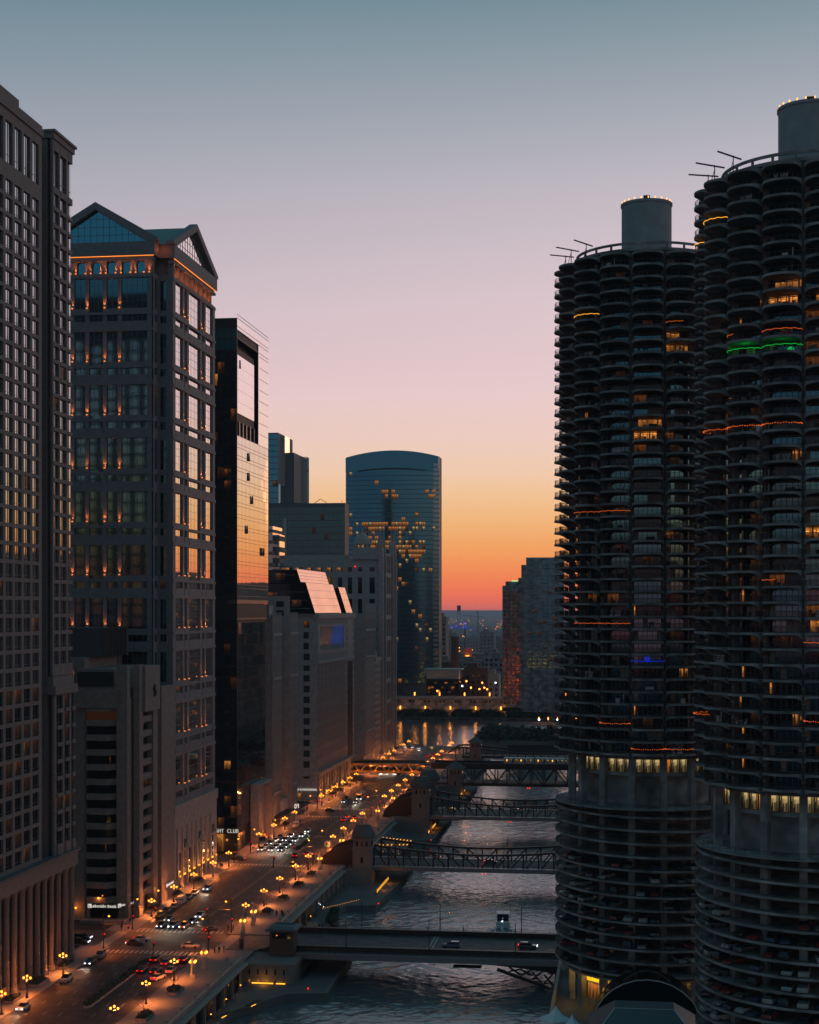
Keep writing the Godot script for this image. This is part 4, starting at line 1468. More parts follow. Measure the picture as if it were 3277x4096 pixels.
	for p in panes:
		var k: int = p[3]
		var j: int = p[4]
		var row_lit := 0.04
		if k in [27, 28, 29, 30, 33, 34]: row_lit = (0.92 if (j * 7 + k * 3) % 5 != 0 else 0.2) if j > 3 and j < 17 else 0.15
		if k in [31, 32]: row_lit = 0.2
		if k in [41, 40]: row_lit = 0.45 if j in [6, 7, 8, 9, 10, 16, 17, 18] else 0.0
		if k in [16]: row_lit = 0.95
		if k < 27 and k > 3: row_lit = 0.1 if k > 12 else 0.07
		if rng.randf() < row_lit: lit.append(p)
		else: dim.append(p)
	commit_panes(c, "lit_window", lit, M.room_warm_0, 0.7, ["room_warm_0", "room_warm_1", "room_dim", "room_pale"], 0.002, 200)
	commit_panes(c, "window", dim, M.blue_glass, 0.0, [], 0.002, 220)
	var crown := Geo.new()
	var last := Vector3.ZERO
	for i in 21:
		var u := -0.72 + 1.44 * i / 20.0
		var q := Vector3(mid + half * u, 207.5 + 4.0 * (1.0 - u * u), z0 + 0.2 + 4.0 * (1.0 - u * u))
		if i > 0: crown.beam(last, q, 0.6, 0.7)
		last = q
	geo(c, "crown_line", crown, M.black)
	# balcony-like stack of slats along the north edge
	var sl := Geo.new()
	for k in 48: sl.span(Vector3(x1 - 4.8, 18 + k * 4.15, z0 + 0.6), Vector3(x1 + 0.4, 20.6 + k * 4.15, z0 + 1.0))
	geo(c, "edge_slats", sl, mat("edge_slat", lin(0.5, 0.48, 0.42), 0.25, 0.9))
	# glazed lobby arch at the foot
	var lob := Geo.new()
	lob.prism(PackedVector2Array([Vector2(-40, 0), Vector2(22, 0), Vector2(12, 8), Vector2(2, 17), Vector2(-14, 26), Vector2(-40, 33)]), Transform3D(Basis(), Vector3(-204, 0, z0 + 6)), 0, 12)
	geo(c, "lobby_glass", lob, mat("lobby_teal", lin(0.09, 0.13, 0.14), 0.15, 0.8))
	part(c, "lit_lobby_window", unit, M.room_warm_1, Transform3D(Basis().scaled(Vector3(52, 9.0, 0.4)), Vector3(-226, 6.0, z0 + 18.4)))
	# condominium pair across the bend
	var d := thing("balconied_condo_tower", "pale gridded condominium tower with a blue roof line on the far bank", "tower")
	var w := Geo.new()
	panes = []
	var xs := []
	for i in 7: xs.append([0.9 + i * 4.3, 4.4 + i * 4.3])
	var zc := -1290.0
	facade(w, panes, Vector3(-78.0, 0, zc), E, 30.6, 0.0, 126.0, xs, rows(36.0, 3.05, 2.25, 29), 0.7)
	w.span(Vector3(-78, 0, zc - 25), Vector3(-47.4, 125.5, zc - 0.8))
	w.span(Vector3(-82.0, 0, zc - 25), Vector3(-78.1, 121.0, zc - 1.0))
	w.span(Vector3(-76, 6, zc), Vector3(-49, 35.5, zc + 1.2))
	for i in 5:
		for k in 4: w.span(Vector3(-73 + i * 5.0, 9 + k * 6.6, zc + 1.2), Vector3(-70.6 + i * 5.0, 12.4 + k * 6.6, zc + 1.5))
	geo(d, "wall", w, M.concrete_pale)
	commit_panes(d, "window", panes, M.blue_glass, 0.06, ["room_dim", "room_faint"], 0.006, 200)
	part(d, "roof_light", unit, mat("roof_blue", lin(0.1, 0.35, 0.55), 0.4), Transform3D(Basis().scaled(Vector3(31, 0.9, 8)), Vector3(-62.6, 126.6, zc - 4)))
	var e := thing("stepped_condo_tower", "lower stepped grey condominium tower with red reflections, beside the balconied condo tower", "tower")
	w = Geo.new()
	panes = []
	xs = []
	for i in 5: xs.append([0.8 + i * 3.6, 3.2 + i * 3.6])
	facade(w, panes, Vector3(-98.0, 0, zc - 6), E, 18.6, 0.0, 104.0, xs, rows(6.0, 3.15, 2.2, 30), 0.7)
	w.span(Vector3(-97.8, 0, zc - 40), Vector3(-79.6, 103.8, zc - 6.8))
	w.span(Vector3(-95.5, 104, zc - 34), Vector3(-80, 107.5, zc - 8))
	w.span(Vector3(-85, 107.5, zc - 30), Vector3(-80, 110.5, zc - 9))
	geo(e, "wall", w, M.concrete_pale)
	commit_panes(e, "window", panes, mat("red_glass", lin(0.3, 0.12, 0.08), 0.15, 1.0), 0.06, ["room_dim", "room_faint"], 0.008, 140)
	part(e, "roof_lamp", unit, M.light_green, Transform3D(Basis().scaled(Vector3(5, 0.3, 0.3)), Vector3(-88, 107.9, zc - 7.6)))


func build_north_bank() -> void:
	# long market hall on the north bank, mirrored in the glass tower; the round towers hide most of it from here
	var o := thing("market_hall_block", "huge dark brick market building on the north bank, mirrored in the glass tower", "building")
	var w := Geo.new()
	var panes := []
	var xs := []
	for i in 30: xs.append([2.0 + i * 6.5, 5.0 + i * 6.5])
	facade(w, panes, Vector3(4, 0, -860), Vector3(0, 0, 1), 200.0, 0, 92.0, xs, rows(6, 4.4, 2.4, 19), 0.6)
	w.span(Vector3(4.7, 0, -860), Vector3(90, 91.8, -660))
	w.span(Vector3(10, 91.8, -770), Vector3(70, 112, -730))
	w.span(Vector3(4.7, 91.8, -850), Vector3(30, 98, -838))
	w.span(Vector3(4.7, 91.8, -680), Vector3(30, 98, -668))
	geo(o, "wall", w, M.limestone_dark)
	commit_panes(o, "window", panes, M.black_glass, 0.2, ["room_dim"], 0.004, 60)
	var p := thing("north_bank_block", "plain dark office block on the north bank behind the round towers", "building")
	w = Geo.new()
	w.span(Vector3(10, 0, -640), Vector3(60, 88, -545))
	w.span(Vector3(20, 88, -620), Vector3(45, 95, -570))
	geo(p, "wall", w, M.limestone_dark)
	var tops := [92.0, 104.0, 86.0, 99.0, 90.0, 101.0]
	for k in 6:
		var t := thing("north_bank_tower", "dim office tower on the north bank seen mirrored in the glass tower, %s westward" % ["first", "second", "third", "fourth", "fifth", "sixth"][k], "building", Vector3.ZERO, 0.0, "mirrored north bank towers")
		var g := Geo.new()
		var z := -930.0 - k * 58.0
		var pn := []
		var xw := []
		for i in 9: xw.append([1.5 + i * 5.4, 4.6 + i * 5.4])
		facade(g, pn, Vector3(8.0 + (k % 2) * 6, 0, z - 50), Vector3(0, 0, 1), 50.0, 0, tops[k], xw, rows(5, 4.2, 2.6, int((tops[k] - 8) / 4.2)), 0.5)
		g.span(Vector3(8.6 + (k % 2) * 6, 0, z - 50), Vector3(50, tops[k] - 0.3, z))
		g.span(Vector3(16, tops[k] - 0.3, z - 40), Vector3(40, tops[k] + 5.0, z - 18))
		geo(t, "wall", g, M.limestone_dark)
		commit_panes(t, "window", pn, M.room_dim if k % 3 == 4 else M.black_glass, 0.0)
		for i in 14: part(t, "lit_window", unit, M.room_warm_0, Transform3D(Basis(Vector3(0, 0, 1), UP, Vector3(-1, 0, 0)).scaled_local(Vector3(3.0, 2.4, 0.1)), Vector3(7.9 + (k % 2) * 6, 18.0 + ((i * 7) % 20) * 4.2, z - 48.0 + ((i * 5) % 9) * 5.4)))


# ---------------------------------------------------------------- the two round apartment towers
const R_GLASS := 14.7
const FLOOR := 2.57
const FLOORS := 40
const FIRST := 54.2

func petal_r(t: float) -> float: # t: -1 .. 1 across the bay
	return 16.9 + 3.0 * pow(maxf(0.0, 1.0 - t * t), 0.5)

func petal_point(t: float, dr: float, y: float) -> Vector3:
	var a := t * PI / 16.0
	var r := petal_r(t) + dr
	return Vector3(sin(a) * r, y, cos(a) * r)

func petal_mesh() -> ArrayMesh:
	var g := Geo.new()
	var k := 14
	for i in k:
		var t0 := sin((-1.0 + 2.0 * i / k) * PI / 2)
		var t1 := sin((-1.0 + 2.0 * (i + 1) / k) * PI / 2)
		var a0 := t0 * PI / 16.0
		var a1 := t1 * PI / 16.0
		var in0 := Vector3(sin(a0), 0, cos(a0)) * 14.4
		var in1 := Vector3(sin(a1), 0, cos(a1)) * 14.4
		var o0 := petal_point(t0, 0, 0)
		var o1 := petal_point(t1, 0, 0)
		var h := UP * 0.22
		g.quad(in0 + h, o0 + h, o1 + h, in1 + h)
		g.quad(in1, o1, o0, in0)
		# edge beam whose underside sweeps down into the columns
		var d0 := -1.05 * pow(absf(t0), 9.0) - 0.06
		var d1 := -1.05 * pow(absf(t1), 9.0) - 0.06
		var u0 := petal_point(t0, -0.3, 0)
		var u1 := petal_point(t1, -0.3, 0)
		var top := UP * 0.34
		g.quad(o0 + UP * d0, o1 + UP * d1, o1 + top, o0 + top)
		g.quad(o0 + top, o1 + top, u1 + top, u0 + top)
		g.quad(u1 + UP * d1, u0 + UP * d0, u0 + top, u1 + top)
		g.quad(u0 + UP * d0, u1 + UP * d1, o1 + UP * d1, o0 + UP * d0)
	return g.mesh()

func railing_mesh() -> ArrayMesh:
	var g := Geo.new()
	var k := 22
	for i in k:
		var t0 := sin((-1.0 + 2.0 * i / k) * PI / 2) * 0.985
		var t1 := sin((-1.0 + 2.0 * (i + 1) / k) * PI / 2) * 0.985
		var p := petal_point(t0, -0.16, 0)
		var q := petal_point(t1, -0.16, 0)
		g.beam(p + UP * 1.3, q + UP * 1.3, 0.05, 0.06)
		g.beam(p + UP * 0.45, q + UP * 0.45, 0.03, 0.04)
		for j in 3:
			var s := p.lerp(q, j / 3.0)
			g.box(s + UP * 0.82, Vector3(0.028, 0.95, 0.028))
	return g.mesh()

func window_wall(lit: Array, glass: Material, bright: Material) -> ArrayMesh:
	var g := Geo.new()
	var h := Geo.new()
	var f := Geo.new()
	var wd := 2.0 * R_GLASS * tan(PI / 16)
	for i in 6:
		var x := wd * ((i + 0.5) / 6.0 - 0.5)
		var tgt := h if i in lit else g
		tgt.box(Vector3(x, 1.24, R_GLASS - 0.1), Vector3(wd / 6 - 0.07, 2.3, 0.05), Basis(UP, (i - 2.5) * 0.004 + (0.02 if i == 2 else 0.0)))
		f.box(Vector3(wd * (i / 6.0 - 0.5), 1.24, R_GLASS - 0.06), Vector3(0.1, 2.32, 0.12))
	f.box(Vector3(0, 0.3, R_GLASS - 0.06), Vector3(wd, 0.12, 0.1))
	f.box(Vector3(0, 2.25, R_GLASS - 0.05), Vector3(wd, 0.16, 0.12))
	var m := ArrayMesh.new()
	if g.v.size():
		g.into(m)
		m.surface_set_material(m.get_surface_count() - 1, glass)
	f.into(m)
	m.surface_set_material(m.get_surface_count() - 1, M.mullion)
	if h.v.size():
		var a := []
		a.resize(Mesh.ARRAY_MAX)
		a[Mesh.ARRAY_VERTEX] = h.v
		a[Mesh.ARRAY_NORMAL] = h.n
		var uv := PackedVector2Array()
		for p in h.v: uv.append(Vector2(p.x / wd + 0.5, 1.0 - (p.y - 0.09) / 2.3))
		a[Mesh.ARRAY_TEX_UV] = uv
		m.add_surface_from_arrays(Mesh.PRIMITIVE_TRIANGLES, a)
		m.surface_set_material(m.get_surface_count() - 1, bright)
	return m

func build_round_towers() -> void:
	var shared := {"petal": petal_mesh(), "rail": railing_mesh()}
	var wins := []
	for g in [M.tower_glass, M.black_glass, M.dark_glass]: wins.append(window_wall([], g, null))
	for c in [[0, 5], [1, 2], [3, 4, 5], [0], [2]]: wins.append(window_wall(c, M.tower_glass if c[0] != 1 else M.black_glass, M.curtain))
	shared.wins = wins
	var clutter := []
	for k in 4:
		var g := Geo.new()
		if k == 0: # table with two chairs
			g.box(Vector3(0, 0.7, 0), Vector3(0.8, 0.06, 0.8))
			g.box(Vector3(0, 0.35, 0), Vector3(0.1, 0.7, 0.1))
			for s in [-0.85, 0.85]:
				g.box(Vector3(s, 0.42, 0), Vector3(0.5, 0.08, 0.5))
				g.box(Vector3(s * 1.28, 0.7, 0), Vector3(0.06, 0.6, 0.5))
				g.box(Vector3(s, 0.2, 0), Vector3(0.4, 0.4, 0.06))
		elif k == 1: # planters with foliage stalks
			for s in [-0.9, 0.2, 0.8]:
				g.box(Vector3(s, 0.2, 0.4), Vector3(0.5, 0.4, 0.4))
				for i in 5: g.tube(Vector3(s, 0.4, 0.4), Vector3(s + sin(i * 2.0) * 0.3, 1.0 + 0.1 * i, 0.4 + cos(i * 2.0) * 0.3), 0.05, 0.1, 4)
		elif k == 2: # bench
			g.box(Vector3(0, 0.4, -0.4), Vector3(1.7, 0.12, 0.6))
			g.box(Vector3(0, 0.7, -0.7), Vector3(1.7, 0.6, 0.1))
			for s in [-0.75, 0.75]: g.box(Vector3(s, 0.17, -0.4), Vector3(0.1, 0.34, 0.5))
		else: # covered grill and a folded parasol
			g.box(Vector3(-0.6, 0.55, 0), Vector3(0.9, 1.1, 0.55))
			g.tube(Vector3(0.7, 0, 0.2), Vector3(0.7, 1.9, 0.2), 0.06, 0.12, 6)
		clutter.append(g.mesh())
	shared.clutter = clutter
	shared.clutter_mats = [M.dark_metal, M.bark, M.white_metal, M.limestone_dark]
	var lits := []
	for k in 6: lits.append(window_wall([[1, 2, 3], [0, 1, 2, 3, 4], [2, 3, 4, 5], [4, 5], [1, 2, 3, 4, 5], [0]][k], M.black_glass, M["room_warm_%d" % [1, 2, 0, 3, 0, 1][k]]))
	lits.append(window_wall([0, 1, 2], M.black_glass, M.room_dim))
	lits.append(window_wall([2, 3], M.black_glass, M.room_faint))
	shared.lits = lits
	var t1 := {"33/1": 0, "32/1": 4, "34/0": 7, "26/0": 4, "25/0": 1, "24/0": 6, "24/1": 7, "25/1": 6, "27/-3": 2, "20/-3": 0, "14/-4": 2, "16/-1": 7, "12/-1": 6, "12/-2": 6, "11/0": 5, "3/0": 5, "6/1": 3, "26/-3": 7, "29/-2": 7, "19/-1": 7, "36/1": 5, "23/1": 7, "28/0": 6, "8/-3": 7, "9/1": 7, "2/0": 7, "17/1": 6}
	var s1 := {"19/-1": "orange", "19/-2": "orange", "10/-1": "orange", "10/-2": "orange", "7/0": "blue", "2/-1": "beads", "0/0": "beads", "0/1": "beads", "34/1": "orange_short", "35/-2": "white"}
	round_tower("round_apartment_tower", "round balconied concrete apartment tower farther along the river, with its whole rooftop drum in view", Vector3(5.3, 0, -342.6), -10.4, t1, s1, shared, 13, 7.6)
	var t2 := {"32/-1": 4, "31/-1": 1, "31/0": 2, "30/0": 6, "31/-2": 3, "30/-3": 2, "29/-1": 7, "25/-3": 0, "24/-2": 7, "33/-3": 6, "22/0": 3, "21/-1": 3, "16/0": 1, "10/0": 4, "9/-2": 7, "9/-1": 7, "6/-1": 5, "5/-3": 2, "4/-1": 3, "3/-2": 5, "20/-4": 0, "19/-4": 7, "18/-4": 6, "13/-1": 6, "17/-2": 7, "27/0": 6, "28/0": 6, "7/-2": 5, "2/-3": 6, "12/-2": 5, "1/-2": 5, "14/-2": 7, "11/0": 6, "23/-3": 6, "26/-4": 6}
	var s2 := {"28/-1": "green", "28/-2": "green", "29/-1": "orange", "29/-2": "orange_short", "23/-1": "beads", "23/-2": "beads", "23/-3": "beads", "36/-4": "white", "37/-3": "white", "13/-1": "orange_short", "4/-4": "beads", "9/0": "orange_short", "4/0": "beads"}
	round_tower("round_apartment_tower", "round balconied concrete apartment tower cut by the picture's edge, its rooftop drum half out", Vector3(32.5, 0, -280.8), -3.3, t2, s2, shared, 17, -0.5)


func round_tower(called: String, label: String, at: Vector3, phase: float, lit: Dictionary, strings: Dictionary, sh: Dictionary, ramps: int, ramp_low: float) -> void:
	var o := thing(called, label, "tower", at)
	var to_eye := Vector3(EYE.x - at.x, 0, EYE.z - at.z).normalized()
	var right := (-to_eye).cross(UP)
	var con: Material = M.concrete_pale
	var rest := []
	var rest_rail := []
	var rest_win := []
	var drop_rng := RandomNumberGenerator.new()
	drop_rng.seed = 5
	for b in range(-8, 8):
		var th := deg_to_rad(phase + 11.25 + 22.5 * b)
		var d := to_eye * cos(th) + right * sin(th)
		var bs := Basis(UP.cross(d), UP, d)
		# column on the bay's edge
		var tc := deg_to_rad(phase + 22.5 * b)
		var dc := to_eye * cos(tc) + right * sin(tc)
		var col := Geo.new()
		var cb := Basis(UP.cross(dc), UP, dc)
		col.box(dc * 16.35 + UP * (FIRST + FLOORS * FLOOR) * 0.5, Vector3(0.62, FIRST + FLOORS * FLOOR - 0.3, 1.1), cb)
		col.box(dc * 16.3 + UP * FIRST * 0.5, Vector3(1.3, FIRST - 0.4, 1.3), cb)
		geo(o, "column", col, con)
		var facing := cos(th) > -0.25
		for f in FLOORS + 1:
			var y := FIRST + f * FLOOR
			var t := Transform3D(bs, UP * y)
			var in_view := facing and shows(at + d * 19.0 + UP * y) > 0.0
			if in_view:
				var pt := part(o, "balcony", sh.petal, con, t)
				if f < FLOORS: part(pt, "railing", sh.rail, M.dark_metal)
				if f < FLOORS and drop_rng.randf() < 0.42: part(pt, "balcony_furniture", sh.clutter[drop_rng.randi() % 4], sh.clutter_mats[drop_rng.randi() % 4], Transform3D(Basis(), Vector3(drop_rng.randf_range(-1.2, 1.2), 0.22, 17.2)))
			else:
				rest.append(t)
				rest_rail.append(t)
			if f == FLOORS: continue
			var key := "%d/%d" % [f, b]
			if in_view:
				if not lit.has(key) and drop_rng.randf() < 0.045: lit[key] = [5, 7, 6, 7, 5, 7][drop_rng.randi() % 6]
				if lit.has(key): part(o, "lit_window_wall", sh.lits[lit[key]], null, t)
				else:
					var pick := drop_rng.randi() % 10
					part(o, "window_wall", sh.wins[0 if pick < 3 else (1 if pick < 5 else (2 if pick < 6 else 3 + drop_rng.randi() % 5))], null, t)
			else:
				rest_win.append(t)
			if strings.has(key): string_lights(o, t, strings[key])
	scatter(o, "balconies_beyond", sh.petal, con, rest)
	scatter(o, "railings_beyond", sh.rail, M.dark_metal, rest_rail)
	scatter(o, "window_walls_beyond", sh.wins[1], null, rest_win)
	# core, roof, drum
	var core := Geo.new()
	core.lathe(Vector3.ZERO, [Vector2(14.2, FIRST), Vector2(14.2, 157.2), Vector2(0.0, 157.2)], 32)
	geo(o, "core_wall", core, M.black)
	var roof := Geo.new()
	roof.lathe(Vector3.ZERO, [Vector2(0, 158.2), Vector2(16.0, 158.2), Vector2(16.0, 158.75), Vector2(0, 158.75)], 48)
	roof.lathe(Vector3.ZERO, [Vector2(14.9, 159.7), Vector2(15.2, 159.7), Vector2(15.2, 160.2), Vector2(14.9, 160.2), Vector2(14.9, 159.7)], 48)
	for k in 24:
		var a := TAU * k / 24
		roof.box(Vector3(cos(a) * 15.0, 159.2, sin(a) * 15.0), Vector3(0.3, 1.0, 0.4), Basis(UP, -a))
	geo(o, "roof_deck", roof, con)
	var drum := Geo.new()
	drum.lathe(Vector3.ZERO, [Vector2(5.35, 157), Vector2(5.35, 171.0), Vector2(5.55, 171.05), Vector2(5.55, 171.6), Vector2(0, 171.6)], 40)
	geo(o, "rooftop_drum", drum, mat("drum_grey", lin(0.3, 0.35, 0.36), 0.9, 0, M.concrete.albedo_texture, 0.05))
	var hut := Geo.new()
	hut.box(Vector3(0, 172.4, 1.0) , Vector3(1.4, 1.6, 1.4))
	geo(o, "roof_hatch", hut, M.dark_metal)
	for k in 22:
		var a := TAU * (k + 0.3) / 22
		part(o, "rim_lamp", ball, M.lamp_warm, Transform3D(Basis().scaled(Vector3(0.26, 0.42, 0.26)), Vector3(cos(a) * 5.3, 171.9, sin(a) * 5.3)))
	for k in 6:
		var a := TAU * k / 6
		omni(o, Vector3(cos(a) * 5.3, 172.4, sin(a) * 5.3), Color(1, 0.65, 0.35), 0.5, 0.2)
	# window-washing davits on the roof's edge
	for th in [-86.0, -66.0, -46.0]:
		var d := to_eye * cos(deg_to_rad(th)) + right * sin(deg_to_rad(th))
		var g := Geo.new()
		var foot := d * 17.4 + UP * 158.9
		g.beam(d * 15.6 + UP * 160.5, d * 20.8 + UP * 161.1, 0.22, 0.22)
		g.tube(foot - UP * 1.5, foot + UP * 2.0, 0.09, 0.09, 5)
		g.tube(foot + d * 0.8 - UP * 1.5, foot + UP * 1.2, 0.06, 0.06, 4)
		geo(o, "davit", g, M.dark_metal)
	# lit storey, blank drum below it
	var lit_r := 14.6
	for k in 48:
		var a := TAU * k / 48
		var d := Vector3(cos(a), 0, sin(a))
		var p := d * lit_r + UP * 51.7
		var bb := Basis(UP.cross(d), UP, d)
		if d.dot(to_eye) > -0.1:
			part(o, "lit_laundry_window", unit, M.room_pale if k % 7 != 3 else M.room_warm_0, Transform3D(bb.scaled_local(Vector3(1.75, 2.6, 0.08)), p))
	var ring := Geo.new()
	ring.lathe(Vector3.ZERO, [Vector2(0, 49.6), Vector2(15.5, 49.6), Vector2(15.5, 50.3), Vector2(14.4, 50.3), Vector2(14.4, 53.1), Vector2(15.8, 53.1), Vector2(16.5, 53.9), Vector2(0, 53.9)], 48)
	ring.lathe(Vector3.ZERO, [Vector2(13.2, 43.0), Vector2(13.2, 49.6)], 40)
	ring.lathe(Vector3.ZERO, [Vector2(0, 42.95), Vector2(19.7, 42.95), Vector2(19.7, 43.25), Vector2(0, 43.25)], 56)
	geo(o, "drum_wall", ring, con)
	var rb := Geo.new()
	for k in 48:
		var a := TAU * (k + 0.5) / 48
		rb.box(Vector3(cos(a) * 14.68, 51.7, sin(a) * 14.68), Vector3(0.14, 2.7, 0.14), Basis(UP, -a))
	for k in 64:
		var a := TAU * k / 64
		var b := TAU * (k + 1) / 64
		rb.box(Vector3(cos(a) * 19.4, 43.75, sin(a) * 19.4), Vector3(0.06, 1.0, 0.06))
		rb.beam(Vector3(cos(a) * 19.4, 44.2, sin(a) * 19.4), Vector3(cos(b) * 19.4, 44.2, sin(b) * 19.4), 0.05, 0.06)
	geo(o, "guard_rail", rb, M.dark_metal)
	# spiral parking ramps
	var pitch := (42.9 - ramp_low) / ramps
	for r in ramps:
		var g := Geo.new()
		var rail := Geo.new()
		for i in 48:
			var a0 := TAU * i / 48
			var a1 := TAU * (i + 1) / 48
			var y0 := 42.9 - (r + i / 48.0) * pitch
			var y1 := 42.9 - (r + (i + 1) / 48.0) * pitch
			var d0 := (to_eye * cos(a0 + PI) + right * sin(a0 + PI))
			var d1 := (to_eye * cos(a1 + PI) + right * sin(a1 + PI))
			var p := [d0 * 6.0 + UP * y0, d0 * 19.7 + UP * y0, d1 * 19.7 + UP * y1, d1 * 6.0 + UP * y1]
			var th := UP * 0.24
			var cu := UP * 0.2
			g.quad(p[0], p[1], p[2], p[3])
			g.quad(p[3] - th, p[2] - th, p[1] - th, p[0] - th)
			g.quad(p[1] - th, p[2] - th, p[2] + cu, p[1] + cu)
			g.quad(p[1] + cu, p[2] + cu, p[2] + cu - d1 * 0.2, p[1] + cu - d0 * 0.2)
			g.quad(p[2] + cu - d1 * 0.2, p[1] + cu - d0 * 0.2, p[1] - d0 * 0.2, p[2] - d1 * 0.2)
			rail.box(p[1] - d0 * 0.12 + UP * 0.6, Vector3(0.07, 0.9, 0.07))
			rail.beam(p[1] - d0 * 0.12 + UP * 0.95, p[2] - d1 * 0.12 + UP * 0.95, 0.03, 0.03)
			rail.beam(p[1] - d0 * 0.12 + UP * 0.6, p[2] - d1 * 0.12 + UP * 0.6, 0.03, 0.03)
		geo(o, "parking_ramp", g, con)
		geo(o, "ramp_guard_rail", rail, M.dark_metal)
	var gc := Geo.new()
	gc.lathe(Vector3.ZERO, [Vector2(6.2, 0), Vector2(6.2, 43.0)], 24)
	geo(o, "core_wall", gc, M.limestone_dark)
	# dim ceiling lights over the top ramps
	for k in 10:
		for r in [0, 1, 2, 3]:
			var th := deg_to_rad(-34.0 + k * 6.0)
			if (k + r) % 4 == 3 or k < 2 + r % 2: continue
			var d := to_eye * cos(th) + right * sin(th)
			var y: float = 42.9 - (r + fposmod(th + PI, TAU) / TAU) * pitch - 0.42
			part(o, "ceiling_light", unit, M.room_faint if k % 2 else M.room_dim, Transform3D(Basis(UP.cross(d), UP, d).scaled_local(Vector3(1.5, 0.22, 0.5)), d * 10.0 + UP * y))
	# parked cars
	var cols := ["white", "silver", "grey", "black", "blue", "red"]
	var near := at.x > 20.0
	for r in range(4, ramps):
		var count := 0
		for k in 17:
			var th := deg_to_rad(-72.0 + k * 8.6 + drop_rng.randf_range(-1, 1))
			if drop_rng.randf() < 0.42: continue
			var d := to_eye * cos(th) + right * sin(th)
			var y: float = 42.9 - (r + fposmod(th + PI, TAU) / TAU) * pitch
			var p := at + d * 17.0 + UP * (y + 0.01)
			if shows(p) <= 0.0: continue
			var c: String = cols[drop_rng.randi() % 6]
			var ord := ["first", "second", "third", "fourth", "fifth", "sixth", "seventh", "eighth", "ninth", "tenth", "eleventh", "twelfth", "thirteenth", "fourteenth", "fifteenth", "sixteenth", "seventeenth"]
			var lbl := "%s car, %s from the river on the %s parked deck, %s round tower" % [c, ord[count], ord[r - 4], "picture-edge" if near else "farther"]
			count += 1
			var car := part(self, "garage_car", small_car(c), null, Transform3D(Basis(UP, atan2(d.x, d.z) + (PI if drop_rng.randf() < 0.5 else 0.0)), p))
			tag(car, lbl, "car", "cars parked on the spiral garage ramps")


func string_lights(o: Node3D, t: Transform3D, kind: String) -> void:
	var g := Geo.new()
	var m: Material = {"green": M.string_green, "blue": M.string_blue, "white": M.lamp_gold}.get(kind, M.string_orange)
	var k := 26
	var stop := 12 if kind == "orange_short" else k
	for i in stop:
		var t0 := sin((-1.0 + 2.0 * i / k) * PI / 2) * 0.97
		var t1 := sin((-1.0 + 2.0 * (i + 1) / k) * PI / 2) * 0.97
		var p := petal_point(t0, 0.05, 1.32 + 0.06 * sin(i * 1.7))
		var q := petal_point(t1, 0.05, 1.32 + 0.06 * sin((i + 1) * 1.7))
		if kind == "beads":
			g.box(p, Vector3.ONE * 0.13)
		else:
			g.tube(p, q, 0.035, 0.035, 4)
	part(o, "string_lights", g.mesh(), m, t)
	if kind == "green": omni(o, t * Vector3(0, 1.5, 17.2), Color(0.1, 1.0, 0.35), 0.9, 0.6)
	elif kind == "blue": omni(o, t * Vector3(0, 1.5, 17.2), Color(0.1, 0.25, 1.0), 0.5, 0.6)


# ---------------------------------------------------------------- bridges
func bridge_tower(o: Node3D, x: float, z: float, w: float, top: float, roof: String, m: Material) -> void:
	var g := Geo.new()
	var h := w * 0.5
	g.span(Vector3(x - h, -7.6, z - h), Vector3(x + h, top - 3.6, z + h))
	g.span(Vector3(x - h - 0.3, top - 3.6, z - h - 0.3), Vector3(x + h + 0.3, top - 3.0, z + h + 0.3))
	g.span(Vector3(x - h + 0.15, top - 3.0, z - h + 0.15), Vector3(x + h - 0.15, top - 0.4, z + h - 0.15))
	g.span(Vector3(x - h - 0.35, top - 0.4, z - h - 0.35), Vector3(x + h + 0.35, top, z + h + 0.35))
	g.span(Vector3(x - h - 0.5, -7.6, z - h - 0.5), Vector3(x + h + 0.5, -1.0, z + h + 0.5))
	geo(o, "bridge_house_wall", g, m)
	var r := Geo.new()
	if roof == "dome":
		r.lathe(Vector3(x, top, z), [Vector2(h * 1.25, 0), Vector2(h * 1.3, 0.7), Vector2(h * 1.2, 2.0), Vector2(h * 0.95, 3.4), Vector2(h * 0.8, 3.9), Vector2(h * 0.8, 4.3), Vector2(0, 4.4)], 12, false)
	else:
		r.lathe(Vector3(x, top, z), [Vector2(h * 1.6, 0), Vector2(h * 1.55, 0.3), Vector2(0.3, w * 0.55), Vector2(0.15, w * 0.8), Vector2(0, w * 0.85)], 4, false)
	geo(o, "bridge_house_roof", r, M.tower_roof)
	for k in 3:
		part(o, "bridge_house_window", unit, M.room_faint if k == 1 else M.black_glass, Transform3D(Basis().scaled(Vector3(0.7, 1.5, 0.08)), Vector3(x - 1.6 + k * 1.6, top - 1.7, z + h - 0.1)))
		part(o, "bridge_house_window", unit, M.black_glass, Transform3D(Basis().scaled(Vector3(0.08, 1.5, 0.7)), Vector3(x + h - 0.1, top - 1.7, z - 1.6 + k * 1.6)))
	part(o, "bridge_house_window", unit, M.black_glass, Transform3D(Basis().scaled(Vector3(0.7, 1.9, 0.1)), Vector3(x, top - 7.0, z + h)))

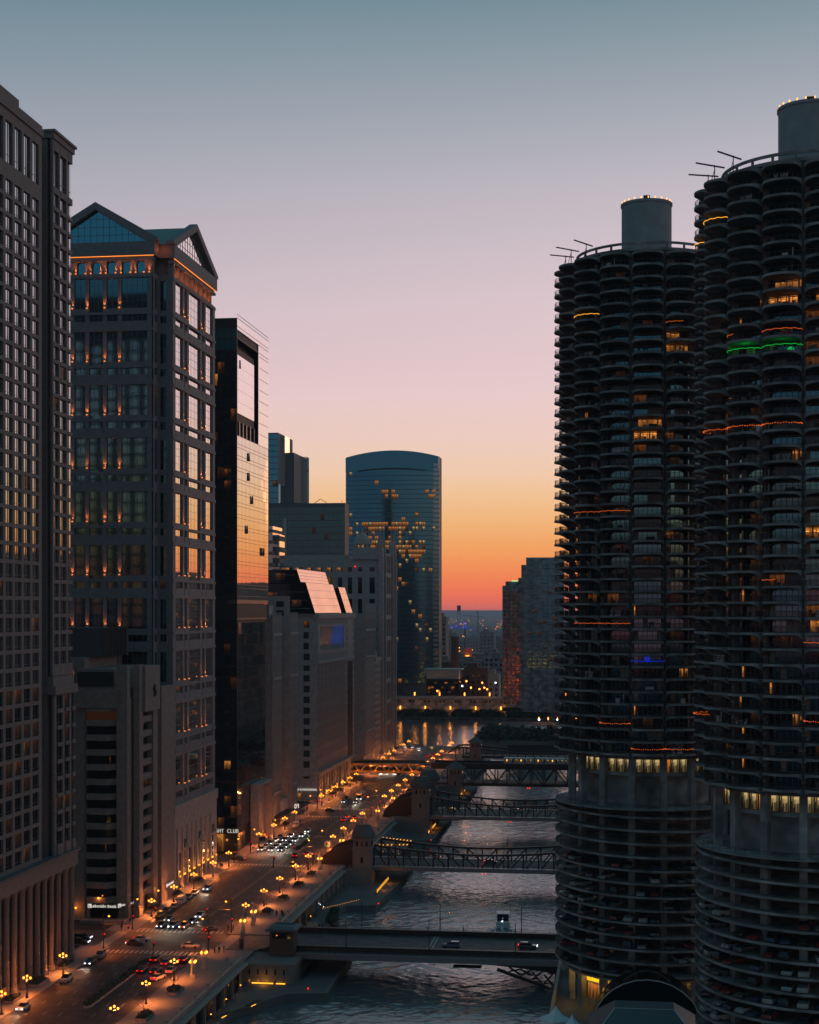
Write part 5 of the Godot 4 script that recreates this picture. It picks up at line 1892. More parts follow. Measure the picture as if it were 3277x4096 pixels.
func truss_side(o: Node3D, z: float, x0: float, x1: float, deck: float, hl: float, hm: float, hr: float) -> void:
	var n := 14
	var tops := []
	var bots := []
	for i in n + 1:
		var t := float(i) / n
		var x := lerpf(x0, x1, t)
		var s := absf(2 * t - 1)
		var h := hm + ((hl if t < 0.5 else hr) - hm) * pow(s, 1.7)
		tops.append(Vector3(x, deck + h, z))
		bots.append(Vector3(x, deck - 0.9 - 0.9 * pow(s, 2.0), z))
	var chord := Geo.new()
	for i in n:
		chord.beam(tops[i], tops[i + 1], 0.75, 0.65)
		chord.beam(bots[i], bots[i + 1], 0.6, 0.8)
	geo(o, "truss_chord", chord, M.steel_brown)
	for i in n + 1:
		var pg := Geo.new()
		pg.beam(bots[i], tops[i] - UP * 0.3, 0.5, 0.45)
		if i < n:
			if i < n / 2: pg.beam(tops[i] - UP * 0.2, bots[i + 1], 0.45, 0.4)
			else: pg.beam(bots[i], tops[i + 1] - UP * 0.2, 0.45, 0.4)
		geo(o, "truss_web", pg, M.steel_brown)

func railing_run(o: Node3D, a: Vector3, b: Vector3, h := 1.1) -> void:
	var g := Geo.new()
	var n := int(a.distance_to(b) / 1.8)
	for y in [0.35, 0.7, 1.1]: g.beam(a + UP * y * h / 1.1, b + UP * y * h / 1.1, 0.05, 0.06)
	for i in n + 1: g.box(a.lerp(b, float(i) / n) + UP * h * 0.5, Vector3(0.07, h, 0.07))
	geo(o, "railing", g, M.dark_metal)

func truss_bridge(label: String, zc: float, half: float, deck: float, hts: Array, tower_x: float, tower_w: float, tower_top: float, far_tower: bool) -> void:
	var o := thing("bascule_bridge", label, "bridge")
	var x0 := tower_x + tower_w * 0.5 + 0.2
	var x1 := -12.0
	for s in [1.0, -1.0]:
		truss_side(o, zc + s * half, x0, x1, deck, hts[0], hts[1], hts[2])
		# the tail of the leaf: a dark quarter-round plate behind the tower
		var poly := PackedVector2Array([Vector2(0, -1.2), Vector2(0, hts[0])])
		for i in 9:
			var a := PI / 2 * (i + 1) / 9.0
			poly.append(Vector2(-12.5 * sin(a), (hts[0]) * cos(a) - 1.2 * (1 - cos(a))))
		var pg := Geo.new()
		pg.prism(poly, Transform3D(Basis(), Vector3(tower_x - tower_w * 0.5, deck, zc + s * (half + 0.35))), -0.4, 0.4)
		geo(o, "leaf_tail_plate", pg, M.steel_brown)
	var d := Geo.new()
	d.span(Vector3(tower_x - 8, deck - 0.35, zc - half + 0.4), Vector3(x1, deck, zc + half - 0.4))
	geo(o, "bridge_deck", d, M.asphalt)
	var sw := Geo.new()
	for s in [1.0, -1.0]:
		sw.span(Vector3(tower_x - 5, deck - 0.4, zc + s * (half + 0.5)), Vector3(x1, deck + 0.12, zc + s * (half + 3.4)))
		sw.span(Vector3(tower_x, deck - 1.1, zc + s * (half + 3.42)), Vector3(x1, deck + 0.2, zc + s * (half + 3.62)))
	geo(o, "footway", sw, M.steel_grey)
	for s in [1.0, -1.0]: railing_run(o, Vector3(tower_x + 3, deck + 0.1, zc + s * (half + 3.3)), Vector3(x1, deck + 0.1, zc + s * (half + 3.3)))
	var fb := Geo.new()
	for i in 13: fb.span(Vector3(x0 + 2 + i * 4.4, deck - 1.6, zc - half), Vector3(x0 + 2.4 + i * 4.4, deck - 0.4, zc + half))
	geo(o, "floor_beam", fb, M.steel_brown)
	bridge_tower(o, tower_x, zc + half + 2.4, tower_w, tower_top, "dome", M.limestone_dark)
	if far_tower: bridge_tower(o, tower_x, zc - half - 2.4, tower_w, tower_top, "dome", M.limestone_dark)
	# masonry abutment
	var ab := Geo.new()
	ab.span(Vector3(-92, -7.6, zc - half - 6), Vector3(tower_x + 2.0, deck - 0.45, zc + half + 6.5))
	geo(o, "abutment_wall", ab, M.limestone_dark)
	for s in [1.0, -1.0]:
		for x in [-58.0, -38.0, -20.0]:
			var lp := Geo.new()
			lp.tube(Vector3(x, deck + 0.1, zc + s * (half + 0.9)), Vector3(x, deck + 8.0, zc + s * (half + 0.9)), 0.11, 0.07, 6)
			geo(o, "lamp_pole", lp, M.dark_metal)
	for x in [-45.0, -44.0]:
		part(o, "navigation_light", ball, M.light_red, Transform3D(Basis().scaled(Vector3.ONE * 0.34), Vector3(x, deck - 2.0, zc + half + 0.6)))

func build_bridges() -> void:
	mat("tower_roof", lin(0.09, 0.1, 0.1), 0.7)
	plate_bridge()
	truss_bridge("second bridge over the river: brown arched truss with one round-roofed stone tower", -517.0, 7.6, 0.0, [6.6, 3.9, 6.0], -84.0, 6.0, 9.4, false)
	truss_bridge("third bridge over the river: brown arched truss with two domed stone towers", -639.0, 10.5, 1.0, [7.4, 4.0, 6.0], -80.0, 7.0, 12.6, true)
	rail_bridge()
	far_bridge()

func plate_bridge() -> void:
	var o := thing("road_bridge", "flat brown steel road bridge with two cars on it and a square brick bridge house", "bridge")
	var x0 := -79.0
	var x1 := -13.0
	for z in [-379.6, -401.4]:
		var poly := PackedVector2Array()
		for i in 23:
			var t := i / 22.0
			var s := absf(2 * t - 1)
			poly.append(Vector2(lerpf(x0, x1, t), -1.7 - (1.1 if t < 0.5 else 2.6) * pow(s, 2.2)))
		poly.append(Vector2(x1, 1.15))
		poly.append(Vector2(x0 - 6, 1.15))
		poly.append(Vector2(x0 - 8.4, 0.5))
		poly.append(Vector2(x0 - 8.8, -0.2))
		poly.append(Vector2(x0 - 1, -0.3))
		var g := Geo.new()
		g.prism(poly, Transform3D(Basis(), Vector3(0, 0, z)), -0.45, 0.45)
		geo(o, "plate_girder", g, M.steel_brown)
		var fl := Geo.new()
		fl.span(Vector3(x0 - 6, 1.16, z - 0.75), Vector3(x1, 1.32, z + 0.75))
		for i in 30: fl.span(Vector3(x0 + i * 2.2, -1.4, z + 0.46), Vector3(x0 + i * 2.2 + 0.12, 1.1, z + 0.62))
		geo(o, "girder_flange", fl, M.steel_brown)
	var d := Geo.new()
	d.span(Vector3(-89.0, -0.6, -400.9), Vector3(x1, 0.05, -380.1))
	geo(o, "bridge_deck", d, M.asphalt)
	var sw := Geo.new()
	for s in [[-379.1, -375.6], [-401.9, -405.2]]:
		sw.span(Vector3(-79, -0.6, s[0]), Vector3(x1, 0.16, s[1]))
		sw.span(Vector3(-79, -1.2, s[1]), Vector3(x1, 0.24, s[1] + (0.2 if s[1] > -390 else -0.2)))
	geo(o, "footway", sw, M.steel_grey)
	railing_run(o, Vector3(-78, 0.2, -375.4), Vector3(x1, 0.2, -375.4))
	railing_run(o, Vector3(-78, 0.2, -405.1), Vector3(x1, 0.2, -405.1))
	var mk := Geo.new()
	for x in [-70.0, -62.0, -54.0, -30.0, -22.0]: mk.box(Vector3(x, 0.056, -390.5), Vector3(2.6, 0.006, 0.14))
	mk.box(Vector3(-47.5, 0.056, -390.5), Vector3(0.35, 0.006, 19))
	mk.box(Vector3(-46.6, 0.056, -390.5), Vector3(0.35, 0.006, 19))
	geo(o, "road_markings", mk, M.paint_white)
	var lat := Geo.new()
	for z in [-379.6, -401.4]:
		lat.span(Vector3(-16.0, -8, z - 0.9), Vector3(-13.6, -1.5, z + 0.9))
		for i in 4:
			lat.beam(Vector3(-27 + i * 2.8, -2.6 - i * 0.5, z), Vector3(-24.2 + i * 2.8, -6.2 - i * 0.4 if i > 1 else -4.4, z), 0.4, 0.4)
			lat.beam(Vector3(-27 + i * 2.8, -3.6 - i * 0.9, z), Vector3(-24.2 + i * 2.8, -3.0, z), 0.35, 0.35)
		lat.beam(Vector3(-30, -3.2, z), Vector3(-15, -8.2, z), 0.7, 0.7)
	geo(o, "pier_lattice", lat, M.steel_brown)
	for x in [-67.0, -46.5, -25.5]:
		for z in [-378.8, -402.3]:
			var lp := Geo.new()
			lp.tube(Vector3(x, 0.2, z), Vector3(x, 8.2, z), 0.13, 0.09, 6)
			geo(o, "lamp_pole", lp, M.dark_metal)
	for x in [-37.4, -36.4]: part(o, "navigation_light", ball, M.light_red, Transform3D(Basis().scaled(Vector3.ONE * 0.34), Vector3(x, -2.4, -378.8)))
	var cat := Geo.new()
	cat.span(Vector3(-40.4, -2.4, -376.5), Vector3(-33.6, -2.2, -379.2))
	for i in 8: cat.span(Vector3(-40.4 + i * 0.95, -2.2, -376.5), Vector3(-40.34 + i * 0.95, -1.3, -376.6))
	geo(o, "inspection_platform", cat, M.dark_metal)
	# bridge house: brick shaft under a wide flat hipped roof, on a stone base by the water
	var h := Geo.new()
	h.span(Vector3(-85.2, -3.0, -380.6), Vector3(-79.4, 5.6, -374.6))
	geo(o, "bridge_house_wall", h, mat("house_brick", lin(0.1, 0.07, 0.055), 0.9, 0, M.brick.albedo_texture, 0.4))
	var hr := Geo.new()
	hr.lathe(Vector3(-82.3, 5.6, -377.6), [Vector2(5.3, 0), Vector2(5.5, 0.15), Vector2(5.5, 0.5), Vector2(3.6, 1.0), Vector2(3.4, 0.7), Vector2(0, 0.7)], 4, false)
	var hm := part(o, "bridge_house_roof", hr.mesh(), M.slate_blue)
	hm.transform = Transform3D(Basis(), Vector3.ZERO)
	hm.transform = Transform3D(Basis(), Vector3(-82.3, 0, -377.6)) * Transform3D(Basis(UP, PI / 4), Vector3.ZERO) * Transform3D(Basis(), Vector3(82.3, 0, 377.6))
	part(o, "bridge_house_window", unit, M.black_glass, Transform3D(Basis().scaled(Vector3(4.6, 1.4, 0.1)), Vector3(-82.3, 4.5, -374.58)))
	part(o, "bridge_house_light", ball, M.lamp_orange, Transform3D(Basis().scaled(Vector3.ONE * 0.25), Vector3(-83.4, 4.6, -374.4)))
	var b := Geo.new()
	b.span(Vector3(-93.6, -7.6, -378.0), Vector3(-77.6, -0.6, -366.5))
	b.span(Vector3(-94, -1.4, -366.1), Vector3(-77.2, -0.5, -378))
	b.span(Vector3(-92, -7.6, -404), Vector3(-77.8, -0.65, -378.0))
	geo(o, "abutment_wall", b, M.limestone_dark)
	for k in 6:
		part(o, "slit_window", unit, M.black_glass, Transform3D(Basis().scaled(Vector3(0.35, 1.3, 0.1)), Vector3(-90.4 + k * 2.1, -2.5, -366.46)))
		part(o, "lit_slit_window", unit, M.room_warm_0 if k in [1, 2, 3] else M.room_faint, Transform3D(Basis().scaled(Vector3(0.35, 1.2, 0.1)), Vector3(-90.4 + k * 2.1, -5.0, -366.46)))

func rail_bridge() -> void:
	var o := thing("double_deck_rail_bridge", "fourth bridge: double-deck brown truss carrying elevated rail tracks over a road deck", "bridge")
	var zs := [-757.5, -774.5]
	for z in zs:
		var ch := Geo.new()
		ch.beam(Vector3(-92, 7.6, z), Vector3(-10, 7.6, z), 0.8, 1.6)
		ch.beam(Vector3(-84, -0.8, z), Vector3(-10, -0.8, z), 0.8, 1.2)
		geo(o, "truss_chord", ch, M.steel_brown)
		for i in 13:
			var g := Geo.new()
			var x := -84.0 + i * 5.8
			g.beam(Vector3(x, -0.6, z), Vector3(x, 7, z), 0.5, 0.5)
			g.beam(Vector3(x, 7, z) if i % 2 else Vector3(x, -0.6, z), Vector3(x + 5.8, -0.6, z) if i % 2 else Vector3(x + 5.8, 7, z), 0.5, 0.5)
			geo(o, "truss_web", g, M.steel_brown)
	var d := Geo.new()
	d.span(Vector3(-90, -0.6, -774), Vector3(-10, 0.0, -758))
	geo(o, "bridge_deck", d, M.asphalt)
	var up := Geo.new()
	up.span(Vector3(-134, 8.0, -773.4), Vector3(-8, 8.4, -758.6))
	for z in [-761.0, -762.5, -769.0, -770.5]: up.span(Vector3(-134, 8.41, z), Vector3(-8, 8.6, z + 0.1))
	for z in [-758.4, -773.4]: up.span(Vector3(-92, 8.42, z), Vector3(-8, 9.3, z - 0.1))
	geo(o, "track_deck", up, M.steel_brown)
	bridge_tower(o, -79.5, -754.0, 6.6, 7.4, "hip", M.limestone_dark)
	var ab := Geo.new()
	ab.span(Vector3(-92, -7.6, -782), Vector3(-79, -0.7, -750))
	geo(o, "abutment_wall", ab, M.limestone_dark)
	for k in 2:
		part(o, "signal_light", ball, M.light_red, Transform3D(Basis().scaled(Vector3.ONE * 0.5), Vector3(-45.0 + k, -2.0, -757)))
	# lit yellow truss where the tracks cross the boulevard
	var y := thing("yellow_truss_viaduct", "lamp-lit yellow truss carrying the rail tracks over the boulevard", "bridge")
	for z in [-757.0, -775.0]:
		var ch := Geo.new()
		ch.beam(Vector3(-130.5, 8.6, z), Vector3(-97, 8.6, z), 0.6, 0.7)
		ch.beam(Vector3(-133.5, 4.9, z), Vector3(-92, 4.9, z), 0.7, 0.9)
		geo(y, "truss_chord", ch, M.yellow_steel)
		for i in 12:
			var w := Geo.new()
			var x := -133.5 + i * 3.3
			w.beam(Vector3(x, 4.9, z) if i % 2 == 0 else Vector3(x, 8.6, z), Vector3(x + 3.3, 8.6, z) if i % 2 == 0 else Vector3(x + 3.3, 4.9, z), 0.6, 0.5)
			geo(y, "truss_web", w, M.yellow_steel)
	var fl := Geo.new()
	fl.span(Vector3(-134, 5.0, -774.6), Vector3(-91, 5.6, -757.4))
	geo(y, "floor_deck", fl, M.steel_brown)
	for x in [-133.0, -93.0]:
		for z in [-757.0, -775.0]:
			var leg := Geo.new()
			leg.span(Vector3(x - 0.5, 0.1, z - 0.5), Vector3(x + 0.5, 4.5, z + 0.5))
			geo(y, "leg", leg, M.yellow_steel)
	for x in [-128.0, -119.0, -110.0, -101.0]:
		part(y, "flood_lamp", unit, M.lamp_orange, Transform3D(Basis().scaled(Vector3(0.5, 0.25, 0.25)), Vector3(x, 5.6, -755.0)))
		omni(y, Vector3(x, 5.9, -754.4), Color(1.0, 0.55, 0.1), 9.0, 0.3)
	# trains on the tracks
	for k in 3:
		var t := thing("train_car", ["silver elevated train car leading the train above the fourth bridge", "silver elevated train car in the middle of the train on the bridge", "silver elevated train car at the train's end beside the round tower"][k], "train car", Vector3(-49.5 + k * 15.2, 8.6, -761.7), 0.0, "cars of the elevated train")
		var b := Geo.new()
		var pr := PackedVector2Array([Vector2(-1.4, 0.8), Vector2(1.4, 0.8), Vector2(1.4, 3.2), Vector2(1.0, 3.7), Vector2(-1.0, 3.7), Vector2(-1.4, 3.2)])
		b.prism(pr, Transform3D(Basis(Vector3(0, 0, -1), UP, E), Vector3(-7.3, 0, 0)), 0, 14.6)
		geo(t, "body", b, M.train_silver)
		for i in 6:
			part(t, "lit_window", unit, M.room_pale if i % 3 else M.lamp_gold, Transform3D(Basis().scaled(Vector3(1.1 if i % 3 else 0.5, 0.8, 0.06)), Vector3(-5.8 + i * 2.3, 2.4, 1.42)))
		for i in 2:
			var wg := Geo.new()
			wg.box(Vector3(-4.6 + i * 9.2, 0.45, 0), Vector3(2.4, 0.7, 2.2))
			geo(t, "bogie", wg, M.dark_metal)
			part(t, "door", unit, M.dark_glass, Transform3D(Basis().scaled(Vector3(0.9, 1.9, 0.05)), Vector3(-3.0 + i * 6.0, 2.0, 1.43)))

func far_bridge() -> void:
	var o := thing("bascule_bridge", "farthest bridge before the river bend: low arched girders with a pointed-roof tower", "bridge")
	for z in [-887.0, -906.0]:
		var n := 20
		for i in n:
			var t0 := float(i) / n
			var t1 := float(i + 1) / n
			var g := Geo.new()
			var f := func(t: float) -> float: return 2.0 + 4.0 * pow(maxf(0.0, 1.0 - absf(t - 0.06) * 2.4), 0.9) * (1.0 if t > 0.06 else maxf(0.0, 1.0 - (0.06 - t) * 14.0)) + 1.2 * t
			var p := Vector3(lerpf(-98.0, -10.0, t0), f.call(t0), z)
			var q := Vector3(lerpf(-98.0, -10.0, t1), f.call(t1), z)
			g.beam(p, q, 0.8, 0.9)
			g.beam(Vector3(q.x, 0.6, z), q, 0.5, 0.5)
			geo(o, "arched_girder", g, M.steel_brown)
		var b := Geo.new()
		b.beam(Vector3(-90, 0.4, z), Vector3(-10, 0.4, z), 0.8, 1.4)
		geo(o, "plate_girder", b, M.steel_brown)
	var d := Geo.new()
	d.span(Vector3(-90, 0.0, -905.5), Vector3(-10, 0.6, -887.5))
	geo(o, "bridge_deck", d, M.asphalt)
	bridge_tower(o, -82.0, -884.0, 6.2, 9.0, "hip", M.limestone_dark)
	var ab := Geo.new()
	ab.span(Vector3(-91, -7.6, -912), Vector3(-80, -0.1, -879))
	geo(o, "abutment_wall", ab, M.limestone_dark)
	for k in 2: part(o, "navigation_light", ball, M.light_red, Transform3D(Basis().scaled(Vector3.ONE * 0.5), Vector3(-30.0 + k * 1.2, -1.4, -886)))


# ---------------------------------------------------------------- riverwalk below the boulevard
func build_riverwalk() -> void:
	var walk := Geo.new()
	var flat := Transform3D(Basis(Vector3(1, 0, 0), Vector3(0, 0, -1), Vector3(0, 1, 0)), Vector3.ZERO)
	# outline in (x, -z)
	var shore := PackedVector2Array([Vector2(-90, 240), Vector2(-84, 240), Vector2(-86.2, 340), Vector2(-77.0, 357), Vector2(-68.0, 359), Vector2(-69.5, 402), Vector2(-79.5, 428), Vector2(-82.0, 434), Vector2(-84.8, 458), Vector2(-82.5, 466), Vector2(-73.6, 467.5), Vector2(-71.8, 512), Vector2(-72.4, 545), Vector2(-83, 556), Vector2(-84, 590), Vector2(-80, 600), Vector2(-72.6, 604), Vector2(-72.2, 668), Vector2(-84, 690), Vector2(-84, 728), Vector2(-72.8, 736), Vector2(-72.4, 790), Vector2(-84, 806), Vector2(-84, 860), Vector2(-77, 868), Vector2(-77, 930), Vector2(-90, 944)])
	walk.prism(shore, flat, -8.6, -5.3)
	struct("riverwalk_pavement", walk, M.plaza)
	var edge := Geo.new()
	for i in range(1, shore.size() - 1):
		var a := Vector3(shore[i].x - 0.2, -5.2, -shore[i].y)
		var b := Vector3(shore[i + 1].x - 0.2, -5.2, -shore[i + 1].y)
		edge.beam(a, b, 0.5, 0.24)
	struct("riverwalk_kerb", edge, M.limestone_dark)
	# parapet of the boulevard with urns
	var runs := [[-250.0, -365.0], [-406.5, -499.0], [-536.0, -617.0], [-661.0, -748.0], [-784.0, -878.0]]
	for r in runs:
		var o := thing("stone_balustrade", "stone balustrade with urns above the riverwalk, %s" % ["at the picture's foot before the bridge house", "between the first and second bridges", "above the lit steps, past the second bridge", "between the third bridge and the rail bridge", "between the rail bridge and the farthest bridge"][runs.find(r)], "balustrade")
		var cap := Geo.new()
		cap.span(Vector3(-90.2, 1.0, r[0]), Vector3(-89.4, 1.25, r[1]))
		cap.span(Vector3(-90.1, 0.13, r[0]), Vector3(-89.5, 0.35, r[1]))
		cap.span(Vector3(-90.6, -0.5, r[0]), Vector3(-88.2, -0.1, r[1]))
		geo(o, "coping", cap, M.limestone)
		var z: float = r[0] - 0.6
		var bal := Geo.new()
		while z > r[1]:
			bal.lathe(Vector3(-89.8, 0.35, z), [Vector2(0.1, 0), Vector2(0.16, 0.2), Vector2(0.07, 0.5), Vector2(0.12, 0.65)], 5)
			z -= 0.6 if r[0] > -520.0 else 1.2
		var bm := geo(o, "balusters", bal, M.limestone)
		bm.set_meta("kind", "stuff")
		z = r[0] - 1.0
		var u := 0
		while z > r[1]:
			var p := Geo.new()
			p.span(Vector3(-90.3, 0.1, z + 0.5), Vector3(-89.3, 1.4, z - 0.5))
			p.lathe(Vector3(-89.8, 1.4, z), [Vector2(0.25, 0), Vector2(0.2, 0.2), Vector2(0.5, 0.7), Vector2(0.55, 0.95), Vector2(0.0, 1.0)], 8)
			geo(o, "urn_pier", p, M.limestone)
			z -= 10.4
			u += 1
		# supporting posts over the riverwalk
		z = r[0] - 4.0
		while z > r[1]:
			var c := Geo.new()
			c.span(Vector3(-88.7, -5.3, z + 0.35), Vector3(-88.1, -0.5, z - 0.35))
			geo(o, "support_post", c, M.limestone_dark)
			z -= 8.0
	# terrace and dock details
	var st := thing("stair_terrace", "broad dark stone river steps edged by yellow light strips between the second and third bridges", "steps")
	for k in 9:
		var g := Geo.new()
		g.span(Vector3(-88.2 + k * 0.95, -5.3, -549 - k * 1.5), Vector3(-87.25 + k * 0.95, -0.6 - k * 0.5, -600 + k * 0.6))
		geo(st, "step", g, M.plaza)
	for k in 9:
		for j in 2:
			var p := Vector3(-87.7 + k * 0.95, -0.4 - k * 0.5, (-556.0 - k * 3.6) if j == 0 else (-574.0 - k * 2.6))
			part(st, "step_light", unit, M.lamp_gold, Transform3D(Basis().scaled(Vector3(0.16, 0.12, 2.4)), p))
	for k in 4: omni(st, Vector3(-86.4 + k * 2.0, 0.4 - k, -560 - k * 8.0), Color(1.0, 0.6, 0.22), 1.2, 0.5)
	for k in 14:
		var q := Vector3(-86.0 + rng.randf() * 6.0, -2.0, -550.0 - rng.randf() * 44)
		q.y = -0.3 - (q.x + 88.2) * 0.53
		part(st, "marker_light", ball, M.lamp_warm, Transform3D(Basis().scaled(Vector3.ONE * 0.16), q))
	# low light bars and benches on each dock
	var dock := [["dock wall lights along the landing under the road bridge", -372.0, 12], ["dock wall lights along the landing under the second bridge", -486.0, 11], ["dock wall lights along the landing under the third bridge", -618.0, 11], ["dock wall lights along the landing under the rail bridge", -742.0, 10]]
	for d in dock:
		var o := thing("dock_light_rail", d[0], "light rail")
		var base := Geo.new()
		base.span(Vector3(-76.6, -5.3, d[1]), Vector3(-76.2, -4.9, d[1] - 28))
		geo(o, "rail_base", base, M.dark_metal)
		if d[1] < -400.0:
			for k in d[2]:
				part(o, "bar_light", unit, M.lamp_gold, Transform3D(Basis().scaled(Vector3(0.1, 1.0, 0.22)), Vector3(-76.2, -4.4, d[1] - 1.0 - k * 2.3)))
			omni(o, Vector3(-75.2, -4.0, d[1] - 8), Color(1.0, 0.6, 0.2), 2.4, 0.6)
			omni(o, Vector3(-75.2, -4.0, d[1] - 20), Color(1.0, 0.6, 0.2), 2.4, 0.6)
		part(o, "dock_red_light", ball, M.light_red, Transform3D(Basis().scaled(Vector3.ONE * 0.35), Vector3(-73.0, -4.9, d[1] + 17.0 if d[1] < -400.0 else -361.5)))
	var wl := thing("wall_strip_light", "long yellow light strip at the foot of the stone bridge house", "light strip")
	part(wl, "strip_light", unit, M.lamp_gold, Transform3D(Basis().scaled(Vector3(5.2, 0.22, 0.14)), Vector3(-85.0, -5.1, -366.0)))
	part(wl, "strip_light", unit, M.lamp_gold, Transform3D(Basis().scaled(Vector3(2.2, 0.22, 0.14)), Vector3(-80.6, -5.1, -366.0)))
	omni(wl, Vector3(-84.5, -4.4, -364.8), Color(1.0, 0.65, 0.2), 2.2, 0.6)
	var bench_at := [[-82.5, -346.0, "slatted stone bench with a light strip on the landing, closer to the bridge house"], [-86.6, -335.5, "slatted stone bench with a light strip on the landing, towards the picture's foot"], [-84.4, -414.0, "stone bench with a light strip on the landing beyond the road bridge"]]
	for b in bench_at:
		var o := thing("bench", b[2], "bench", Vector3(b[0], -5.3, b[1]), -0.25)
		var g := Geo.new()
		g.box(Vector3(0, 0.22, 0), Vector3(1.2, 0.44, 6.0))
		geo(o, "base", g, M.limestone_dark)
		var s := Geo.new()
		for k in 4: s.box(Vector3(-0.45 + k * 0.3, 0.5, 0), Vector3(0.22, 0.08, 6.2))
		geo(o, "seat", s, M.bark)
		part(o, "under_light", unit, M.lamp_gold, Transform3D(Basis().scaled(Vector3(0.06, 0.12, 2.2)), Vector3(0.64, 0.3, 1.0)))
	# lawn-edged terrace beyond the road bridge, and lit shop glass under the boulevard
	for q in [["cafe front with dim greenish lights under the boulevard at the picture's foot", -300.0, 13], ["cafe front with dim lights under the boulevard beyond the road bridge", -409.0, 9]]:
		var o := thing("riverwalk_cafe", q[0], "cafe front")
		var fr := Geo.new()
		fr.span(Vector3(-89.9, -5.3, q[1]), Vector3(-89.2, -0.8, q[1] - q[2] * 4.4))
		geo(o, "wall", fr, M.dark_metal)
		for k in q[2]:
			part(o, "lit_window" if k % 3 == 1 else "window", unit, M.room_faint if k % 3 == 1 else M.black_glass, Transform3D(Basis().scaled(Vector3(0.1, 3.2, 3.6)), Vector3(-89.12, -3.3, q[1] - 2.4 - k * 4.4)))
			if k % 3 == 0:
				part(o, "hanging_lamp", ball, M.lamp_warm, Transform3D(Basis().scaled(Vector3.ONE * 0.3), Vector3(-87.6, -3.0, q[1] - 2.0 - k * 4.4)))
				omni(o, Vector3(-87.4, -3.1, q[1] - 2.0 - k * 4.4), Color(1.0, 0.75, 0.35), 0.9, 0.15)
	var pk := thing("grass_terrace", "dark sloping planted terrace at the water's edge beyond the road bridge", "planter")
	var gt := Geo.new()
	gt.prism(PackedVector2Array([Vector2(-84.4, 443), Vector2(-79.6, 433), Vector2(-80.6, 444), Vector2(-85.0, 461)]), flat, -5.3, -4.6)
	geo(pk, "planting_bed", gt, M.soil)
	var bl := []
	for k in 240:
		var t := rng.randf()
		bl.append(Transform3D(Basis(UP, rng.randf() * TAU).scaled_local(Vector3.ONE * rng.randf_range(0.3, 0.7)), Vector3(-81.8 - t * 2.2 + rng.randf_range(-1.2, 1.2), -4.55, -437 - t * 20)))
	scatter(pk, "foliage", leaf_clump(), M.foliage, bl)
	# lights strung along the planter's edge
	var ls := thing("planter_edge_lights", "row of tiny lamps round the planter by the second bridge's tower", "light string")
	for k in 16: part(ls, "bulb_light", ball, M.lamp_warm, Transform3D(Basis().scaled(Vector3.ONE * 0.14), Vector3(-88.0 + k * 0.55, -4.7, -458 - k * 1.0)))
	for k in 4: part(ls, "bulb_light", ball, M.lamp_white, Transform3D(Basis().scaled(Vector3.ONE * 0.2), Vector3(-90.0 + k * 0.7, -4.0 - k * 0.1, -462 + k * 1.2)))
	# escalator-like stair beside the bridge house
	var sr := thing("riverwalk_stair", "walled stair down to the landing beside the bridge house, lit by a white lamp", "stair")
	for k in 14:
		var g := Geo.new()
		g.span(Vector3(-93.4, -5.3, -366.4 + k * 0.9), Vector3(-90.4, 0.0 - k * 0.38, -365.5 + k * 0.9))
		geo(sr, "step", g, M.plaza)
	for x in [-93.8, -90.3]:
		var g := Geo.new()
		g.prism(PackedVector2Array([Vector2(366.4, -5.3), Vector2(366.4, 1.0), Vector2(352.6, -4.2), Vector2(352.6, -5.3)]), Transform3D(Basis(Vector3(0, 0, -1), UP, Vector3(1, 0, 0)), Vector3(x, 0, 0)), 0, 0.3)
		geo(sr, "side_wall", g, M.limestone_dark)
	part(sr, "white_lamp", ball, M.lamp_white, Transform3D(Basis().scaled(Vector3.ONE * 0.32), Vector3(-91.6, -0.6, -362.0)))
	omni(sr, Vector3(-91.6, -0.4, -361.4), Color(0.8, 0.9, 1.0), 1.6, 0.2)
	# boat
	var bt := thing("motor_boat", "white cabin motor boat heading up the river between the first two bridges", "boat", Vector3(-34.0, -6.8, -453.0), PI + 0.05)
	bt.scale = Vector3(1.4, 1.15, 1.2)
	var hull := Geo.new()
	var secs := [[-4.6, 1.5, 1.25], [-2.0, 1.6, 1.3], [1.0, 1.5, 1.4], [3.2, 0.95, 1.55], [4.9, 0.05, 1.75]]
	for i in secs.size() - 1:
		var p: Array = secs[i]
		var q: Array = secs[i + 1]
		for s in [-1.0, 1.0]:
			var a := Vector3(s * p[1], p[2], p[0])
			var b := Vector3(s * q[1], q[2], q[0])
			var c := Vector3(s * q[1] * 0.6, -0.3, q[0])
			var d := Vector3(s * p[1] * 0.75, -0.3, p[0])
			if s > 0: hull.quad(d, c, b, a)
			else: hull.quad(a, b, c, d)
		hull.quad(Vector3(-p[1], p[2] - 0.1, p[0]), Vector3(-q[1], q[2] - 0.1, q[0]), Vector3(q[1], q[2] - 0.1, q[0]), Vector3(p[1], p[2] - 0.1, p[0]))
	hull.quad(Vector3(-1.1, -0.3, -4.6), Vector3(1.1, -0.3, -4.6), Vector3(1.5, 1.25, -4.6), Vector3(-1.5, 1.25, -4.6))
	geo(bt, "hull", hull, M.hull_white)
	var cab := Geo.new()
	cab.prism(PackedVector2Array([Vector2(-2.6, 1.2), Vector2(2.4, 1.3), Vector2(1.2, 2.6), Vector2(-2.4, 2.8)]), Transform3D(Basis(Vector3(0, 0, 1), UP, Vector3(-1, 0, 0)), Vector3.ZERO), -1.2, 1.2)
	geo(bt, "cabin", cab, M.black_glass)
	var top := Geo.new()
	top.box(Vector3(0, 2.95, -0.8), Vector3(2.7, 0.14, 3.6))
	for x in [-1.2, 1.2]: top.beam(Vector3(x, 1.2, -3.6), Vector3(x, 2.9, -2.5), 0.08, 0.08)
